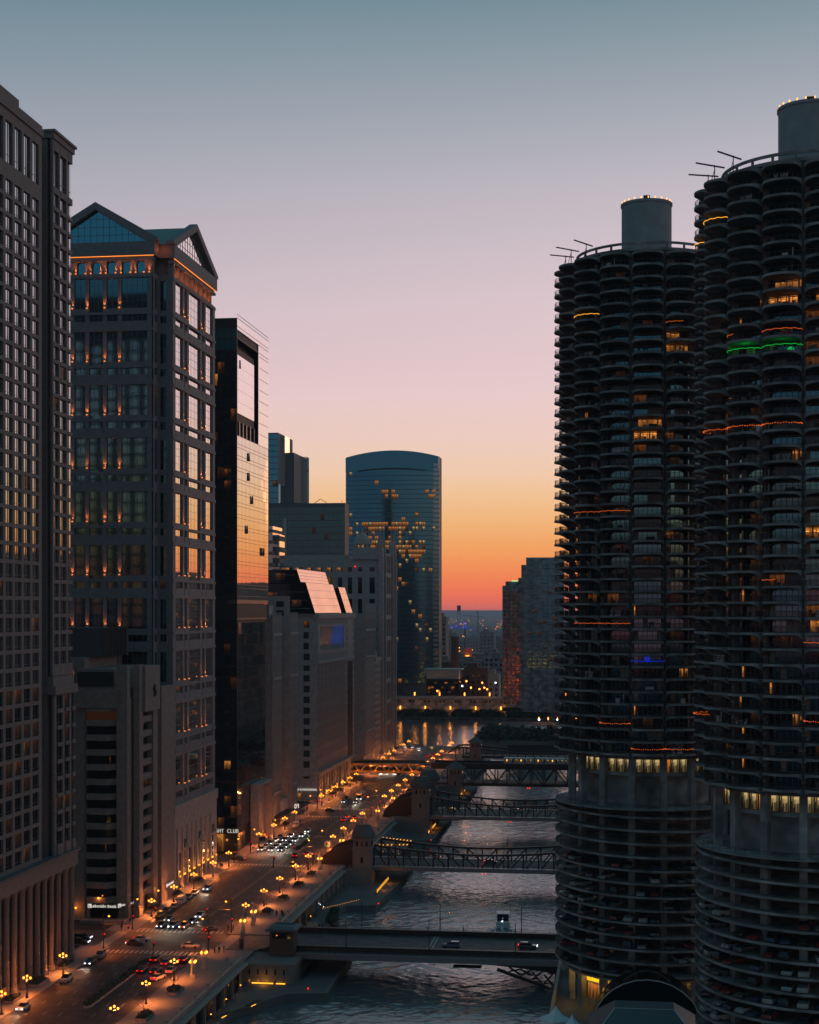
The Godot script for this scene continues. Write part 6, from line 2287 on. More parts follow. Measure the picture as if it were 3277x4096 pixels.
	top.beam(Vector3(0, 3.0, -1.4), Vector3(0, 4.0, -1.4), 0.08, 0.08)
	geo(bt, "hardtop", top, M.hull_white)
	var wind := Geo.new()
	wind.box(Vector3(0, 2.1, -2.62), Vector3(2.0, 0.9, 0.05))
	geo(bt, "windscreen", wind, M.black_glass)
	var foam := Geo.new()
	for s in [-1.0, 0.0, 1.0]:
		for i in 22:
			var z0 := -4.8 - i * 1.7
			var w0 := (0.5 - i * 0.018) * (1.0 if s != 0.0 else 1.5)
			var x0: float = s * (1.3 + i * 0.42) + 0.2 * sin(i * 1.9)
			var x1: float = s * (1.3 + (i + 0.8) * 0.42) + 0.2 * sin((i + 0.8) * 1.9)
			if s == 0.0 and i > 10: continue
			foam.quad(Vector3(x0 - w0 * 0.5, 0.06, z0), Vector3(x0 + w0 * 0.5, 0.06, z0), Vector3(x1 + w0 * 0.4, 0.05, z0 - 1.3), Vector3(x1 - w0 * 0.4, 0.05, z0 - 1.3))
	geo(bt, "wake_foam", foam, mat("foam", lin(0.55, 0.58, 0.6), 0.8))
	part(bt, "stern_light", ball, M.lamp_white, Transform3D(Basis().scaled(Vector3.ONE * 0.3), Vector3(0.1, 1.5, -4.5)))


# ---------------------------------------------------------------- trees, planters
func leaf_clump() -> ArrayMesh:
	var g := Geo.new()
	var r := RandomNumberGenerator.new()
	r.seed = 3
	for k in 14:
		var p := Vector3(r.randf_range(-1, 1), r.randf_range(-0.2, 1.2), r.randf_range(-1, 1)) * 0.7
		var a := Vector3(r.randf_range(-1, 1), r.randf_range(-1, 1), r.randf_range(-1, 1)).normalized() * 0.35
		var b := a.cross(Vector3(r.randf(), 1, r.randf())).normalized() * 0.2
		g.quad(p - a - b, p + a - b, p + a + b, p - a + b)
	return g.mesh()

func bare_tree(seed_: int, h: float) -> Array:
	var r := RandomNumberGenerator.new()
	r.seed = seed_
	var trunk := Geo.new()
	var twigs := Geo.new()
	trunk.tube(Vector3.ZERO, Vector3(0.05, h * 0.42, 0), 0.1, 0.07, 6)
	var open := [[Vector3(0.05, h * 0.42, 0), Vector3.UP, h * 0.3, 0.055, 0]]
	for k in 5: open.append([Vector3(0.03, h * (0.26 + k * 0.04), 0), Vector3(cos(k * 2.4), 0.9, sin(k * 2.4)).normalized(), h * 0.3, 0.04, 0])
	while open.size():
		var b: Array = open.pop_back()
		var p: Vector3 = b[0]
		var d: Vector3 = b[1]
		var l: float = b[2]
		var q := p + d * l
		twigs.tube(p, q, b[3], b[3] * 0.55, 4)
		if b[4] < 3:
			for k in 3:
				var e := (d + Vector3(r.randf_range(-1, 1), r.randf_range(-0.3, 0.7), r.randf_range(-1, 1)) * 0.75).normalized()
				open.append([p.lerp(q, r.randf_range(0.5, 1.0)), e, l * r.randf_range(0.5, 0.75), b[3] * 0.55, b[4] + 1])
	return [trunk.mesh(), twigs.mesh()]

func build_street() -> void:
	# planters with bare saplings along the river kerb and the office kerb
	var forms := [bare_tree(1, 5.6), bare_tree(2, 5.0), bare_tree(3, 6.2)]
	var spots := []
	for z in [-312.0, -334.0, -424.0, -445.0, -467.0, -486.0, -552.0, -574.0, -596.0, -672.0, -694.0, -716.0]: spots.append([-97.2, z, "river-side pavement"])
	for z in [-301.0, -322.0, -337.0, -354.0, -425.0, -447.0, -470.0, -557.0, -598.0, -700.0, -715.0, -736.0]: spots.append([-129.6, z, "office-side pavement"])
	var words := ["first", "second", "third", "fourth", "fifth", "sixth", "seventh", "eighth", "ninth", "tenth", "eleventh", "twelfth"]
	for i in spots.size():
		var s: Array = spots[i]
		var w: String = words[i % 12]
		var o := thing("planter_box", "low granite planter with dark shrubs, %s along the %s" % [w, s[2]], "planter", Vector3(s[0], 0.13, s[1]), 0.0, "planters along the boulevard")
		var g := Geo.new()
		for q in [[-1.1, 0, 0.25, 6.0], [1.1, 0, 0.25, 6.0]]: g.box(Vector3(q[0], 0.28, q[1]), Vector3(q[2], 0.56, q[3]))
		for q in [2.9, -2.9]: g.box(Vector3(0, 0.28, q), Vector3(1.95, 0.56, 0.25))
		geo(o, "box", g, M.limestone_dark)
		var sl := Geo.new()
		sl.box(Vector3(0, 0.2, 0), Vector3(1.94, 0.4, 5.54))
		geo(o, "soil", sl, M.soil)
		var lv := []
		for k in 60: lv.append(Transform3D(Basis(UP, rng.randf() * TAU).scaled_local(Vector3.ONE * rng.randf_range(0.35, 0.75)), Vector3(rng.randf_range(-0.8, 0.8), rng.randf_range(0.35, 0.6), rng.randf_range(-2.5, 2.5))))
		scatter(o, "foliage", leaf_clump(), M.foliage, lv)
		var t := thing("bare_tree", "leafless young street tree in the %s planter along the %s" % [w, s[2]], "tree", Vector3(s[0] + 0.1, 0.5, s[1] + 1.2), i * 1.3, "bare trees along the boulevard")
		var f: Array = forms[i % 3]
		part(t, "trunk", f[0], M.bark)
		part(t, "branches", f[1], M.bark)
	# planted median islands
	var meds := [[-318.0, -362.0, "long planted median island in the boulevard at the picture's foot"], [-534.5, -560.0, "planted median island beside the queue before the mirror tower"], [-782.0, -815.0, "planted median island beyond the yellow viaduct"]]
	for m in meds:
		var o := thing("median_island", m[2], "median")
		var flat := Transform3D(Basis(Vector3(1, 0, 0), Vector3(0, 0, -1), Vector3(0, 1, 0)), Vector3.ZERO)
		var ring := Geo.new()
		var za: float = -m[0]
		var zb: float = -m[1]
		ring.prism(PackedVector2Array([Vector2(-112.9, za + 1.2), Vector2(-112.2, za), Vector2(-111.2, za + 1.2), Vector2(-111.2, zb - 1.2), Vector2(-112.0, zb), Vector2(-112.9, zb - 1.2)]), flat, 0.0, 0.35)
		geo(o, "kerb", ring, M.limestone)
		var soil := Geo.new()
		soil.prism(PackedVector2Array([Vector2(-112.7, za + 1.4), Vector2(-112.1, za + 0.4), Vector2(-111.4, za + 1.4), Vector2(-111.4, zb - 1.4), Vector2(-112.0, zb - 0.4), Vector2(-112.7, zb - 1.4)]), flat, 0.3, 0.42)
		geo(o, "planting_bed", soil, M.soil)
		var lv := []
		for k in int((zb - za) * 7): lv.append(Transform3D(Basis(UP, rng.randf() * TAU).scaled_local(Vector3.ONE * rng.randf_range(0.3, 0.7)), Vector3(-112.05 + rng.randf_range(-0.5, 0.5), 0.45, -rng.randf_range(za + 1, zb - 1))))
		scatter(o, "foliage", leaf_clump(), M.foliage, lv)
	# traffic lights: mast poles at each crossing
	var posts := []
	var cross := [[-374.5, -397.5, "bank building crossing"], [-506.5, -529.5, "mirror tower crossing"], [-627.5, -649.5, "limestone court crossing"]]
	for c in cross:
		posts.append([-127.2, c[0], 1.0, 0.0, "far light", c[2], "red", "on the office kerb before"])
		posts.append([-127.2, c[1], 1.0, PI, "far light", c[2], "red", "on the office kerb past"])
		posts.append([-100.6, c[0], -1.0, 0.0, "far light", c[2], "red", "on the river kerb before"])
		posts.append([-100.6, c[1], -1.0, PI, "far light", c[2], "green" if c[0] < -500 and c[0] > -600 else "red", "on the river kerb past"])
		posts.append([-112.1, c[0] + 8.0, 0.0, PI, "median light", c[2], "red", "on the median before"])
	for p in posts:
		var o := thing("traffic_light", "dark traffic light pole %s the %s" % [p[7], p[5]], "traffic light", Vector3(p[0], 0.13, p[1]), 0.0, "traffic lights at the crossings")
		var g := Geo.new()
		g.tube(Vector3.ZERO, Vector3(0, 0.8, 0), 0.24, 0.16, 8)
		g.tube(Vector3(0, 0.8, 0), Vector3(0, 8.6 if p[2] != 0.0 else 3.6, 0), 0.14, 0.09, 8)
		if p[2] != 0.0: g.tube(Vector3(0, 5.9, 0), Vector3(p[2] * 7.0, 6.2, 0), 0.09, 0.06, 6)
		geo(o, "pole", g, M.dark_metal)
		var heads := [Vector3(0.3, 3.3, 0.0)]
		if p[2] != 0.0: heads.append(Vector3(p[2] * 6.4, 5.6, 0.0))
		for h in heads:
			var b := Geo.new()
			b.box(h, Vector3(0.38, 1.1, 0.32))
			geo(o, "signal_head", b, M.black)
			var zf := 0.2
			part(o, "signal_light", ball, M.light_red if p[6] == "red" else M.light_green, Transform3D(Basis().scaled(Vector3(0.3, 0.3, 0.12)), h + Vector3(0, 0.34 if p[6] == "red" else -0.34, zf)))
		if p[2] != 0.0:
			var hd := Geo.new()
			hd.lathe(Vector3(p[2] * 1.4, 8.2, 0), [Vector2(0.28, 0), Vector2(0.2, 0.25), Vector2(0.05, 0.4)], 8)
			hd.tube(Vector3(0, 8.5, 0), Vector3(p[2] * 1.4, 8.6, 0), 0.05, 0.05, 5)
			geo(o, "lamp_arm", hd, M.dark_metal)
			part(o, "arm_lamp", ball, M.lamp_amber, Transform3D(Basis().scaled(Vector3(0.46, 0.4, 0.46)), Vector3(p[2] * 1.4, 8.05, 0)))
			spot(o, Vector3(p[2] * 1.4, 7.75, 0), Vector3(p[2] * 1.4, 0, 0.01), Color(1.0, 0.5, 0.2), 130.0, 70.0, 0.25)
	# small things by the bridge: pay box, hoarding
	var kb := thing("parking_pay_box", "dark parking pay box on the pavement beside the brick bridge house", "pay box", Vector3(-93.4, 0.1, -379.5))
	var kg := Geo.new()
	kg.box(Vector3(0, 1.1, 0), Vector3(0.9, 2.2, 0.8))
	geo(kb, "body", kg, M.black)
	part(kb, "screen", unit, M.slate_blue, Transform3D(Basis().scaled(Vector3(0.5, 0.4, 0.04)), Vector3(0, 1.7, 0.42)))
	var hp := thing("street_banner", "yellow street banner on posts along the office pavement at the picture's edge", "banner", Vector3(-130.0, 0.13, -316.0))
	var hg := Geo.new()
	hg.box(Vector3(0, 2.6, 0), Vector3(0.12, 2.0, 7.0))
	geo(hp, "cloth", hg, mat("banner_yellow", lin(0.35, 0.2, 0.04), 0.8))
	for z in [-3.3, 3.3]:
		var pg := Geo.new()
		pg.tube(Vector3(0, 0, z), Vector3(0, 3.8, z), 0.06, 0.06, 5)
		geo(hp, "post", pg, M.dark_metal)
	# glowing bus shelter near the bend
	var bs := thing("bus_shelter", "small glowing bus shelter by the river where the boulevard bends", "shelter", Vector3(-112.0, 0.13, -925.0))
	var bg := Geo.new()
	bg.box(Vector3(0, 2.7, 0), Vector3(5.0, 0.2, 2.0))
	for x in [-2.3, 2.3]: bg.box(Vector3(x, 1.3, -0.8), Vector3(0.12, 2.6, 0.12))
	geo(bs, "frame", bg, M.dark_metal)
	part(bs, "advert_light", unit, M.room_pale, Transform3D(Basis().scaled(Vector3(3.0, 2.3, 0.15)), Vector3(0, 1.4, 0.3)))
	# riverside canopy and tents by the foot of the farther round tower
	build_tower_foot()


func build_tower_foot() -> void:
	var pl := Geo.new()
	pl.span(Vector3(-13.9, -8.5, -372), Vector3(60, 0.3, -240))
	struct("plaza_pavement", pl, M.plaza)
	var o := thing("shop_front_ring", "lit yellow shop fronts under a sandwich shop sign, foot of the farther round tower", "shop")
	var at := Vector3(5.3, 0, -342.6)
	var to_eye := Vector3(EYE.x - at.x, 0, EYE.z - at.z).normalized()
	var right := (-to_eye).cross(UP)
	var w := Geo.new()
	w.lathe(at, [Vector2(14.4, 0.3), Vector2(14.4, 7.2), Vector2(17.5, 7.25), Vector2(17.5, 7.6), Vector2(6, 7.6)], 40)
	geo(o, "shop_wall", w, M.limestone)
	for k in 14:
		var th := deg_to_rad(-72.0 + k * 9.0)
		var d := to_eye * cos(th) + right * sin(th)
		var lit := k in [2, 3, 5, 6, 7, 8, 10]
		part(o, "lit_shop_window" if lit else "shop_window", unit, M.room_dim if lit and k > 4 else (M.room_warm_0 if lit else M.black_glass), Transform3D(Basis(UP.cross(d), UP, d).scaled_local(Vector3(1.9, 3.4, 0.1)), at + d * 14.5 + UP * 3.4))
	for k in 2:
		var th := deg_to_rad(-46.0 if k == 0 else -24.0)
		var d := to_eye * cos(th) + right * sin(th)
		letters(o, "sign_letters", "SUBWAY", 0.75 if k == 0 else 0.55, Transform3D(Basis(UP.cross(d), UP, d), at + d * 15.2 + UP * 6.1), M.sign_yellow)
		var neon := Geo.new()
		neon.lathe(Vector3.ZERO, [Vector2(0.35, -0.06), Vector2(0.45, 0), Vector2(0.35, 0.06), Vector2(0.25, 0), Vector2(0.35, -0.06)], 14)
		part(o, "neon_light", neon.mesh(), M.string_green if k else M.string_orange, Transform3D(Basis(UP.cross(d), -d, UP), at + d * 15.0 + UP * 4.7))
	for th in [-60.0, -38.0, -10.0, 20.0]:
		var d := to_eye * cos(deg_to_rad(th)) + right * sin(deg_to_rad(th))
		part(o, "soffit_lamp", ball, M.lamp_gold, Transform3D(Basis().scaled(Vector3(0.5, 0.2, 0.5)), at + d * 16.2 + UP * 7.1))
		omni(o, at + d * 16.2 + UP * 6.6, Color(1.0, 0.78, 0.3), 6.0 if th < -20 else 2.5, 0.3)
	# arched pavilion
	var p := thing("arched_pavilion", "dark arched glass-roofed pavilion at the foot of the round tower, pale lit gable edge", "pavilion", Vector3(5.0, 0.3, -312.0), 0.0)
	var arch := PackedVector2Array()
	for i in 15:
		var a := PI * i / 14.0
		arch.append(Vector2(cos(a) * 11.0, 0.6 + sin(a) * 10.2))
	arch.append(Vector2(-11.5, 0))
	arch.append(Vector2(11.5, 0))
	var g := Geo.new()
	g.prism(arch, Transform3D(Basis(), Vector3.ZERO), -9.0, 0.0)
	geo(p, "roof_shell", g, M.black_glass)
	var t := Geo.new()
	for s in [-1.0, 1.0]:
		t.quad(Vector3(-10.5, 4.2, 12.0 * s), Vector3(10.5, 4.2, 12.0 * s), Vector3(5.5, 9.0, 3.0 * s), Vector3(-5.5, 9.0, 3.0 * s))
		t.quad(Vector3(10.5 * s, 4.2, 12.0), Vector3(10.5 * s, 4.2, -12.0), Vector3(5.5 * s, 9.0, -3.0), Vector3(5.5 * s, 9.0, 3.0))
	t.quad(Vector3(-5.5, 9.0, 3.0), Vector3(5.5, 9.0, 3.0), Vector3(5.5, 9.0, -3.0), Vector3(-5.5, 9.0, -3.0))
	part(p, "front_canopy", t.mesh(), M.awning, Transform3D(Basis(), Vector3(-0.8, 0, 12.5)))
	var hip := Geo.new()
	for q in [[-10.5, -5.5], [10.5, 5.5]]: hip.beam(Vector3(q[0] - 0.8, 4.25, 24.5), Vector3(q[1] - 0.8, 9.05, 15.5), 0.16, 0.12)
	hip.beam(Vector3(-6.3, 9.06, 15.5), Vector3(4.7, 9.06, 15.5), 0.14, 0.1)
	geo(p, "canopy_edge", hip, M.white_metal)
	var rim := Geo.new()
	for i in 14:
		var a := arch[i]
		var b := arch[i + 1]
		rim.beam(Vector3(a.x, a.y + 0.1, 0.1), Vector3(b.x, b.y + 0.1, 0.1), 0.2, 0.16)
	geo(p, "gable_rim", rim, M.white_metal)
	for k in 3:
		var tt := thing("market_tent", ["white peaked market tent beside the arched pavilion, the tallest of three", "white peaked market tent at the plaza's river edge", "small white peaked tent at the picture's foot below the bridge pier"][k], "tent", [Vector3(-9.6, 0.3, -306.0), Vector3(-13.0, 0.3, -312.5), Vector3(-16.0, -5.0, -301.0)][k], 0.4 + k)
		var c := Geo.new()
		c.lathe(Vector3(0, 2.4, 0), [Vector2(3.4, -0.5), Vector2(3.4, 0), Vector2(1.4, 0.9), Vector2(0.5, 1.9), Vector2(0.05, 2.7)], 4, false)
		geo(tt, "canopy", c, M.tent_white)
		for q in 4:
			var a := TAU * q / 4
			var leg := Geo.new()
			leg.tube(Vector3(cos(a) * 3.2, 0, sin(a) * 3.2), Vector3(cos(a) * 3.2, 2.4, sin(a) * 3.2), 0.05, 0.05, 5)
			geo(tt, "leg", leg, M.white_metal)
	var bp := thing("plaza_edge_wall", "pale lit wall pier at the plaza's edge by the road bridge's end", "wall")
	var bg := Geo.new()
	bg.span(Vector3(-14.6, -8.5, -371), Vector3(-13.95, 2.0, -300))
	bg.span(Vector3(-13.0, 0.3, -366), Vector3(-9.0, 5.2, -361))
	geo(bp, "wall_face", bg, M.limestone)


# ---------------------------------------------------------------- street lamps
func lamp_proto(pylon: bool) -> Node3D:
	var o := Node3D.new()
	var g := Geo.new()
	if pylon:
		g.span(Vector3(-0.6, 0, -0.6), Vector3(0.6, 0.9, 0.6))
		g.lathe(Vector3(0, 0.9, 0), [Vector2(0.62, 0), Vector2(0.5, 2.2), Vector2(0.42, 3.4), Vector2(0.55, 3.6), Vector2(0.3, 4.2), Vector2(0.12, 5.0)], 4, false)
		var pm := part(o, "pylon", g.mesh(), M.limestone)
		used.erase("x")
		for k in 4:
			var a := TAU * k / 4 + 0.7
			part(o, "globe_lamp", ball, M.lamp_amber, Transform3D(Basis().scaled(Vector3.ONE * 0.52), Vector3(cos(a) * 0.75, 3.7, sin(a) * 0.75)))
	else:
		g.lathe(Vector3.ZERO, [Vector2(0.34, 0), Vector2(0.34, 0.3), Vector2(0.2, 0.5), Vector2(0.15, 1.1), Vector2(0.09, 1.3), Vector2(0.07, 4.1), Vector2(0.12, 4.2), Vector2(0, 4.3)], 8)
		part(o, "pole", g.mesh(), M.dark_metal)
		var arm := Geo.new()
		arm.tube(Vector3(0, 4.0, -0.75), Vector3(0, 4.0, 0.75), 0.05, 0.05, 5)
		arm.tube(Vector3(-0.4, 4.0, 0), Vector3(0.4, 4.0, 0), 0.05, 0.05, 5)
		part(o, "arm", arm.mesh(), M.dark_metal)
		for k in 3:
			part(o, "globe_lamp", ball, M.lamp_amber, Transform3D(Basis().scaled(Vector3(0.44, 0.5, 0.44)), Vector3([-0.78, 0.0, 0.78][k] * 0.98, [4.35, 4.75, 4.35][k], 0.0)))
	return o

func build_lamps() -> void:
	var proto := lamp_proto(false)
	var pyl := lamp_proto(true)
	var south := [-290.0, -310.5, -324.5, -346.5, -415.0, -436.6, -457.7, -480.0, -500.0, -543.0, -567.0, -586.0, -604.0, -660.0, -677.0, -693.0, -712.0, -731.0, -748.0, -790.0, -812.0, -834.0, -856.0, -876.0, -915.0, -938.0]
	var north := [-302.0, -323.0, -344.2, -412.3, -434.0, -454.7, -477.2, -497.0, -541.0, -562.0, -583.0, -604.0, -661.0, -682.0, -703.0, -726.0, -749.5, -790.0, -812.0, -834.0, -856.0, -876.0, -915.0, -930.0]
	var pylons := [[-96.9, -347.4], [-96.9, -357.0], [-96.9, -395.0], [-97.0, -407.2], [-96.5, -497.0], [-96.5, -537.0], [-96.5, -618.0], [-96.5, -660.5], [-96.5, -752.0]]
	var sides := [[south, -127.35, "office-side kerb", 0.0], [north, -100.35, "river-side kerb", 0.0]]
	var words := ["first", "second", "third", "fourth", "fifth", "sixth", "seventh", "eighth", "ninth"]
	for s in sides:
		for i in s[0].size():
			var z: float = s[0][i]
			var place := "before the bank building crossing"
			var from := 0
			for q in [[-375.0, "between bank crossing and mirror tower"], [-520.0, "between the mirror tower and the third bridge"], [-640.0, "between the third bridge and the yellow viaduct"], [-765.0, "beyond the yellow viaduct"]]:
				if z < q[0]:
					place = q[1]
					from = 0
					for zz in s[0]:
						if zz >= q[0]: from += 1
			var lamp := proto.duplicate()
			lamp.name = numbered("street_lamp", self)
			add_child(lamp)
			lamp.position = Vector3(s[1], 0.13, z)
			tag(lamp, "three-globe amber lamp, %s on the %s %s" % [words[(i - from) % 9], s[2], place], "street lamp", "three-globe street lamps along the boulevard")
			omni(lamp, Vector3(0, 4.9, 0), Color(1.0, 0.52, 0.24), 38.0, 0.3)
			spot(lamp, Vector3(0, 4.2, 0), Vector3(0, 0, 0.01), Color(1.0, 0.53, 0.25), 210.0, 76.0, 0.3)
	for i in pylons.size():
		var p := pyl.duplicate()
		p.name = numbered("lamp_pylon", self)
		add_child(p)
		p.position = Vector3(pylons[i][0], 0.13, pylons[i][1])
		tag(p, "stone lamp pylon with four globes, %s" % ["before the road bridge, lower of two", "before the road bridge, at the corner", "past the road bridge, at the corner", "past the road bridge, upper of two", "before the second bridge", "past the second bridge above the lit steps", "before the third bridge", "past the third bridge", "before the rail bridge"][i], "lamp pylon", "stone lamp pylons at the bridge heads")
		omni(p, Vector3(0, 4.6, 0), Color(1.0, 0.55, 0.25), 36.0, 0.3)
	proto.free()
	pyl.free()


# ---------------------------------------------------------------- vehicles
func paint(c: String) -> Material:
	var key := "paint_" + c
	if M.has(key): return M[key]
	var t := {"white": lin(0.62, 0.6, 0.57), "silver": lin(0.34, 0.34, 0.35), "grey": lin(0.12, 0.12, 0.125), "black": lin(0.014, 0.014, 0.016), "blue": lin(0.04, 0.06, 0.12), "red": lin(0.25, 0.03, 0.025), "yellow": lin(0.5, 0.3, 0.04), "orange": lin(0.5, 0.2, 0.04)}
	var m := mat(key, t[c], 0.3, 0.1)
	m.clearcoat_enabled = true
	m.clearcoat = 0.7
	m.clearcoat_roughness = 0.1
	return m

# lofted car body: [z, half width, sill, shoulder] and cabin sections [z, half width, base, roof]
func shell(secs: Array) -> Geo:
	var g := Geo.new()
	for i in secs.size() - 1:
		var p: Array = secs[i]
		var q: Array = secs[i + 1]
		var pts := func(s: Array) -> Array:
			return [Vector3(-s[1] * 0.94, s[2], s[0]), Vector3(-s[1], s[2] + (s[3] - s[2]) * 0.45, s[0]), Vector3(-s[1] * 0.93, s[3] - 0.06, s[0]), Vector3(-s[1] * 0.78, s[3], s[0]), Vector3(s[1] * 0.78, s[3], s[0]), Vector3(s[1] * 0.93, s[3] - 0.06, s[0]), Vector3(s[1], s[2] + (s[3] - s[2]) * 0.45, s[0]), Vector3(s[1] * 0.94, s[2], s[0])]
		var a: Array = pts.call(p)
		var b: Array = pts.call(q)
		for k in 7: g.quad(a[k], a[k + 1], b[k + 1], b[k])
		g.quad(a[7], a[0], b[0], b[7])
		if i == 0:
			for k in range(1, 7): g.tri(a[0], a[k], a[k + 1], Vector3.FORWARD, Vector3.FORWARD, Vector3.FORWARD)
		if i == secs.size() - 2:
			for k in range(1, 7): g.tri(b[0], b[k], b[k + 1], Vector3.BACK, Vector3.BACK, Vector3.BACK)
	return g

func car_forms(kind: String) -> Array: # body, glass, half width, length ends, wheel z
	match kind:
		"suv": return [shell([[-2.3, 0.86, 0.35, 0.85], [-2.2, 0.93, 0.28, 1.05], [1.0, 0.95, 0.26, 1.06], [2.05, 0.92, 0.28, 0.98], [2.35, 0.82, 0.36, 0.8]]), shell([[-2.15, 0.8, 1.04, 1.1], [-1.85, 0.78, 1.04, 1.62], [0.1, 0.78, 1.04, 1.66], [1.15, 0.8, 1.04, 1.1]]), 0.93, -2.32, 2.36, 1.42]
		"van": return [shell([[-2.6, 0.95, 0.35, 1.9], [-2.5, 0.98, 0.3, 2.2], [1.2, 0.98, 0.3, 2.2], [1.9, 0.95, 0.3, 1.3], [2.6, 0.88, 0.35, 1.0]]), shell([[0.9, 0.99, 1.25, 1.9], [1.25, 0.99, 1.25, 1.95], [1.72, 0.95, 1.3, 1.6]]), 0.97, -2.62, 2.62, 1.6]
	return [shell([[-2.3, 0.78, 0.35, 0.72], [-2.15, 0.88, 0.27, 0.92], [-1.2, 0.91, 0.25, 0.95], [0.9, 0.91, 0.25, 0.94], [1.95, 0.87, 0.27, 0.8], [2.3, 0.74, 0.34, 0.62]]), shell([[-1.75, 0.76, 0.92, 0.96], [-1.0, 0.7, 0.92, 1.4], [0.05, 0.7, 0.92, 1.44], [1.05, 0.76, 0.92, 0.97]]), 0.88, -2.32, 2.31, 1.38]

var car_cache := {}

func small_car(c: String) -> ArrayMesh:
	var key := "small/" + c
	if not car_cache.has(key):
		var f := car_forms("suv" if c in ["white", "black"] else "sedan")
		var m := ArrayMesh.new()
		f[0].into(m)
		m.surface_set_material(0, paint(c))
		f[1].into(m)
		m.surface_set_material(1, M.car_glass)
		var w := Geo.new()
		for s in [[-1, -1], [-1, 1], [1, -1], [1, 1]]:
			w.tube(Vector3(s[0] * 0.7, 0.33, s[1] * 1.38), Vector3(s[0] * 0.92, 0.33, s[1] * 1.38), 0.33, 0.33, 8)
		w.into(m)
		m.surface_set_material(2, M.tyre)
		car_cache[key] = m
	return car_cache[key]

func vehicle(called: String, kind: String, colour: String, x: float, z: float, yaw: float, lights: String, label: String, y := 0.0) -> Node3D:
	var key := "%s/%s/%s/%s" % [called, kind, colour, lights]
	var o: Node3D
	if car_cache.has(key):
		o = car_cache[key].duplicate()
		o.name = numbered(called, self)
		add_child(o)
	else:
		o = thing(called, label, "car")
		var f := car_forms(kind)
		part(o, "body", f[0].mesh(), paint(colour))
		part(o, "glasshouse", f[1].mesh(), M.car_glass)
		var rf := Geo.new()
		if kind != "van": rf.box(Vector3(0, 1.675 if kind == "suv" else 1.45, -0.85 if kind == "suv" else -0.48), Vector3(1.2, 0.04, 1.8 if kind == "suv" else 1.0))
		else: rf.box(Vector3(0, 2.22, -0.6), Vector3(1.6, 0.04, 3.4))
		part(o, "roof", rf.mesh(), paint(colour))
		if not car_cache.has("wheel"):
			var w := Geo.new()
			w.tube(Vector3(-0.12, 0, 0), Vector3(0.12, 0, 0), 0.34, 0.34, 10)
			car_cache["wheel"] = w.mesh()
		for s in [[-1, -1], [-1, 1], [1, -1], [1, 1]]:
			part(o, "wheel", car_cache["wheel"], M.tyre, Transform3D(Basis(), Vector3(s[0] * (f[2] - 0.1), 0.34, s[1] * f[5])))
		var front := lights.contains("front")
		var back := lights.contains("back")
		for s in [-1.0, 1.0]:
			part(o, "headlight", unit, M.lamp_white if front else M.steel_grey, Transform3D(Basis().scaled(Vector3(0.34, 0.2, 0.12)), Vector3(s * f[2] * 0.66, 0.68 if kind == "sedan" else 0.85, f[4])))
			part(o, "tail_light", unit, M.light_red if back else M["paint_red_lens"], Transform3D(Basis().scaled(Vector3(0.36, 0.18, 0.1)), Vector3(s * f[2] * 0.66, 0.76 if kind == "sedan" else 0.95, f[3])))
		if front:
			for s in [-1.0, 1.0]:
				spot(o, Vector3(s * 0.55, 0.72, f[4] + 0.15), Vector3(s * 0.7, -0.6, f[4] + 16.0), Color(1.0, 0.9, 0.78), 14.0, 22.0, 0.1)
		if back:
			omni(o, Vector3(0, 0.8, f[3] - 0.3), Color(1.0, 0.08, 0.03), 0.35, 0.3)
		if called == "taxi":
			part(o, "roof_light", unit, M.lamp_gold, Transform3D(Basis().scaled(Vector3(0.5, 0.2, 0.25)), Vector3(0, 1.78 if kind == "suv" else 1.56, -0.4)))
		car_cache[key] = o
	o.position = Vector3(x, y + 0.01, z)
	o.rotation.y = deg_to_rad(yaw)
	tag(o, label, "taxi" if called == "taxi" else ("van" if kind == "van" else "car"), "vehicles on the boulevard")
	return o

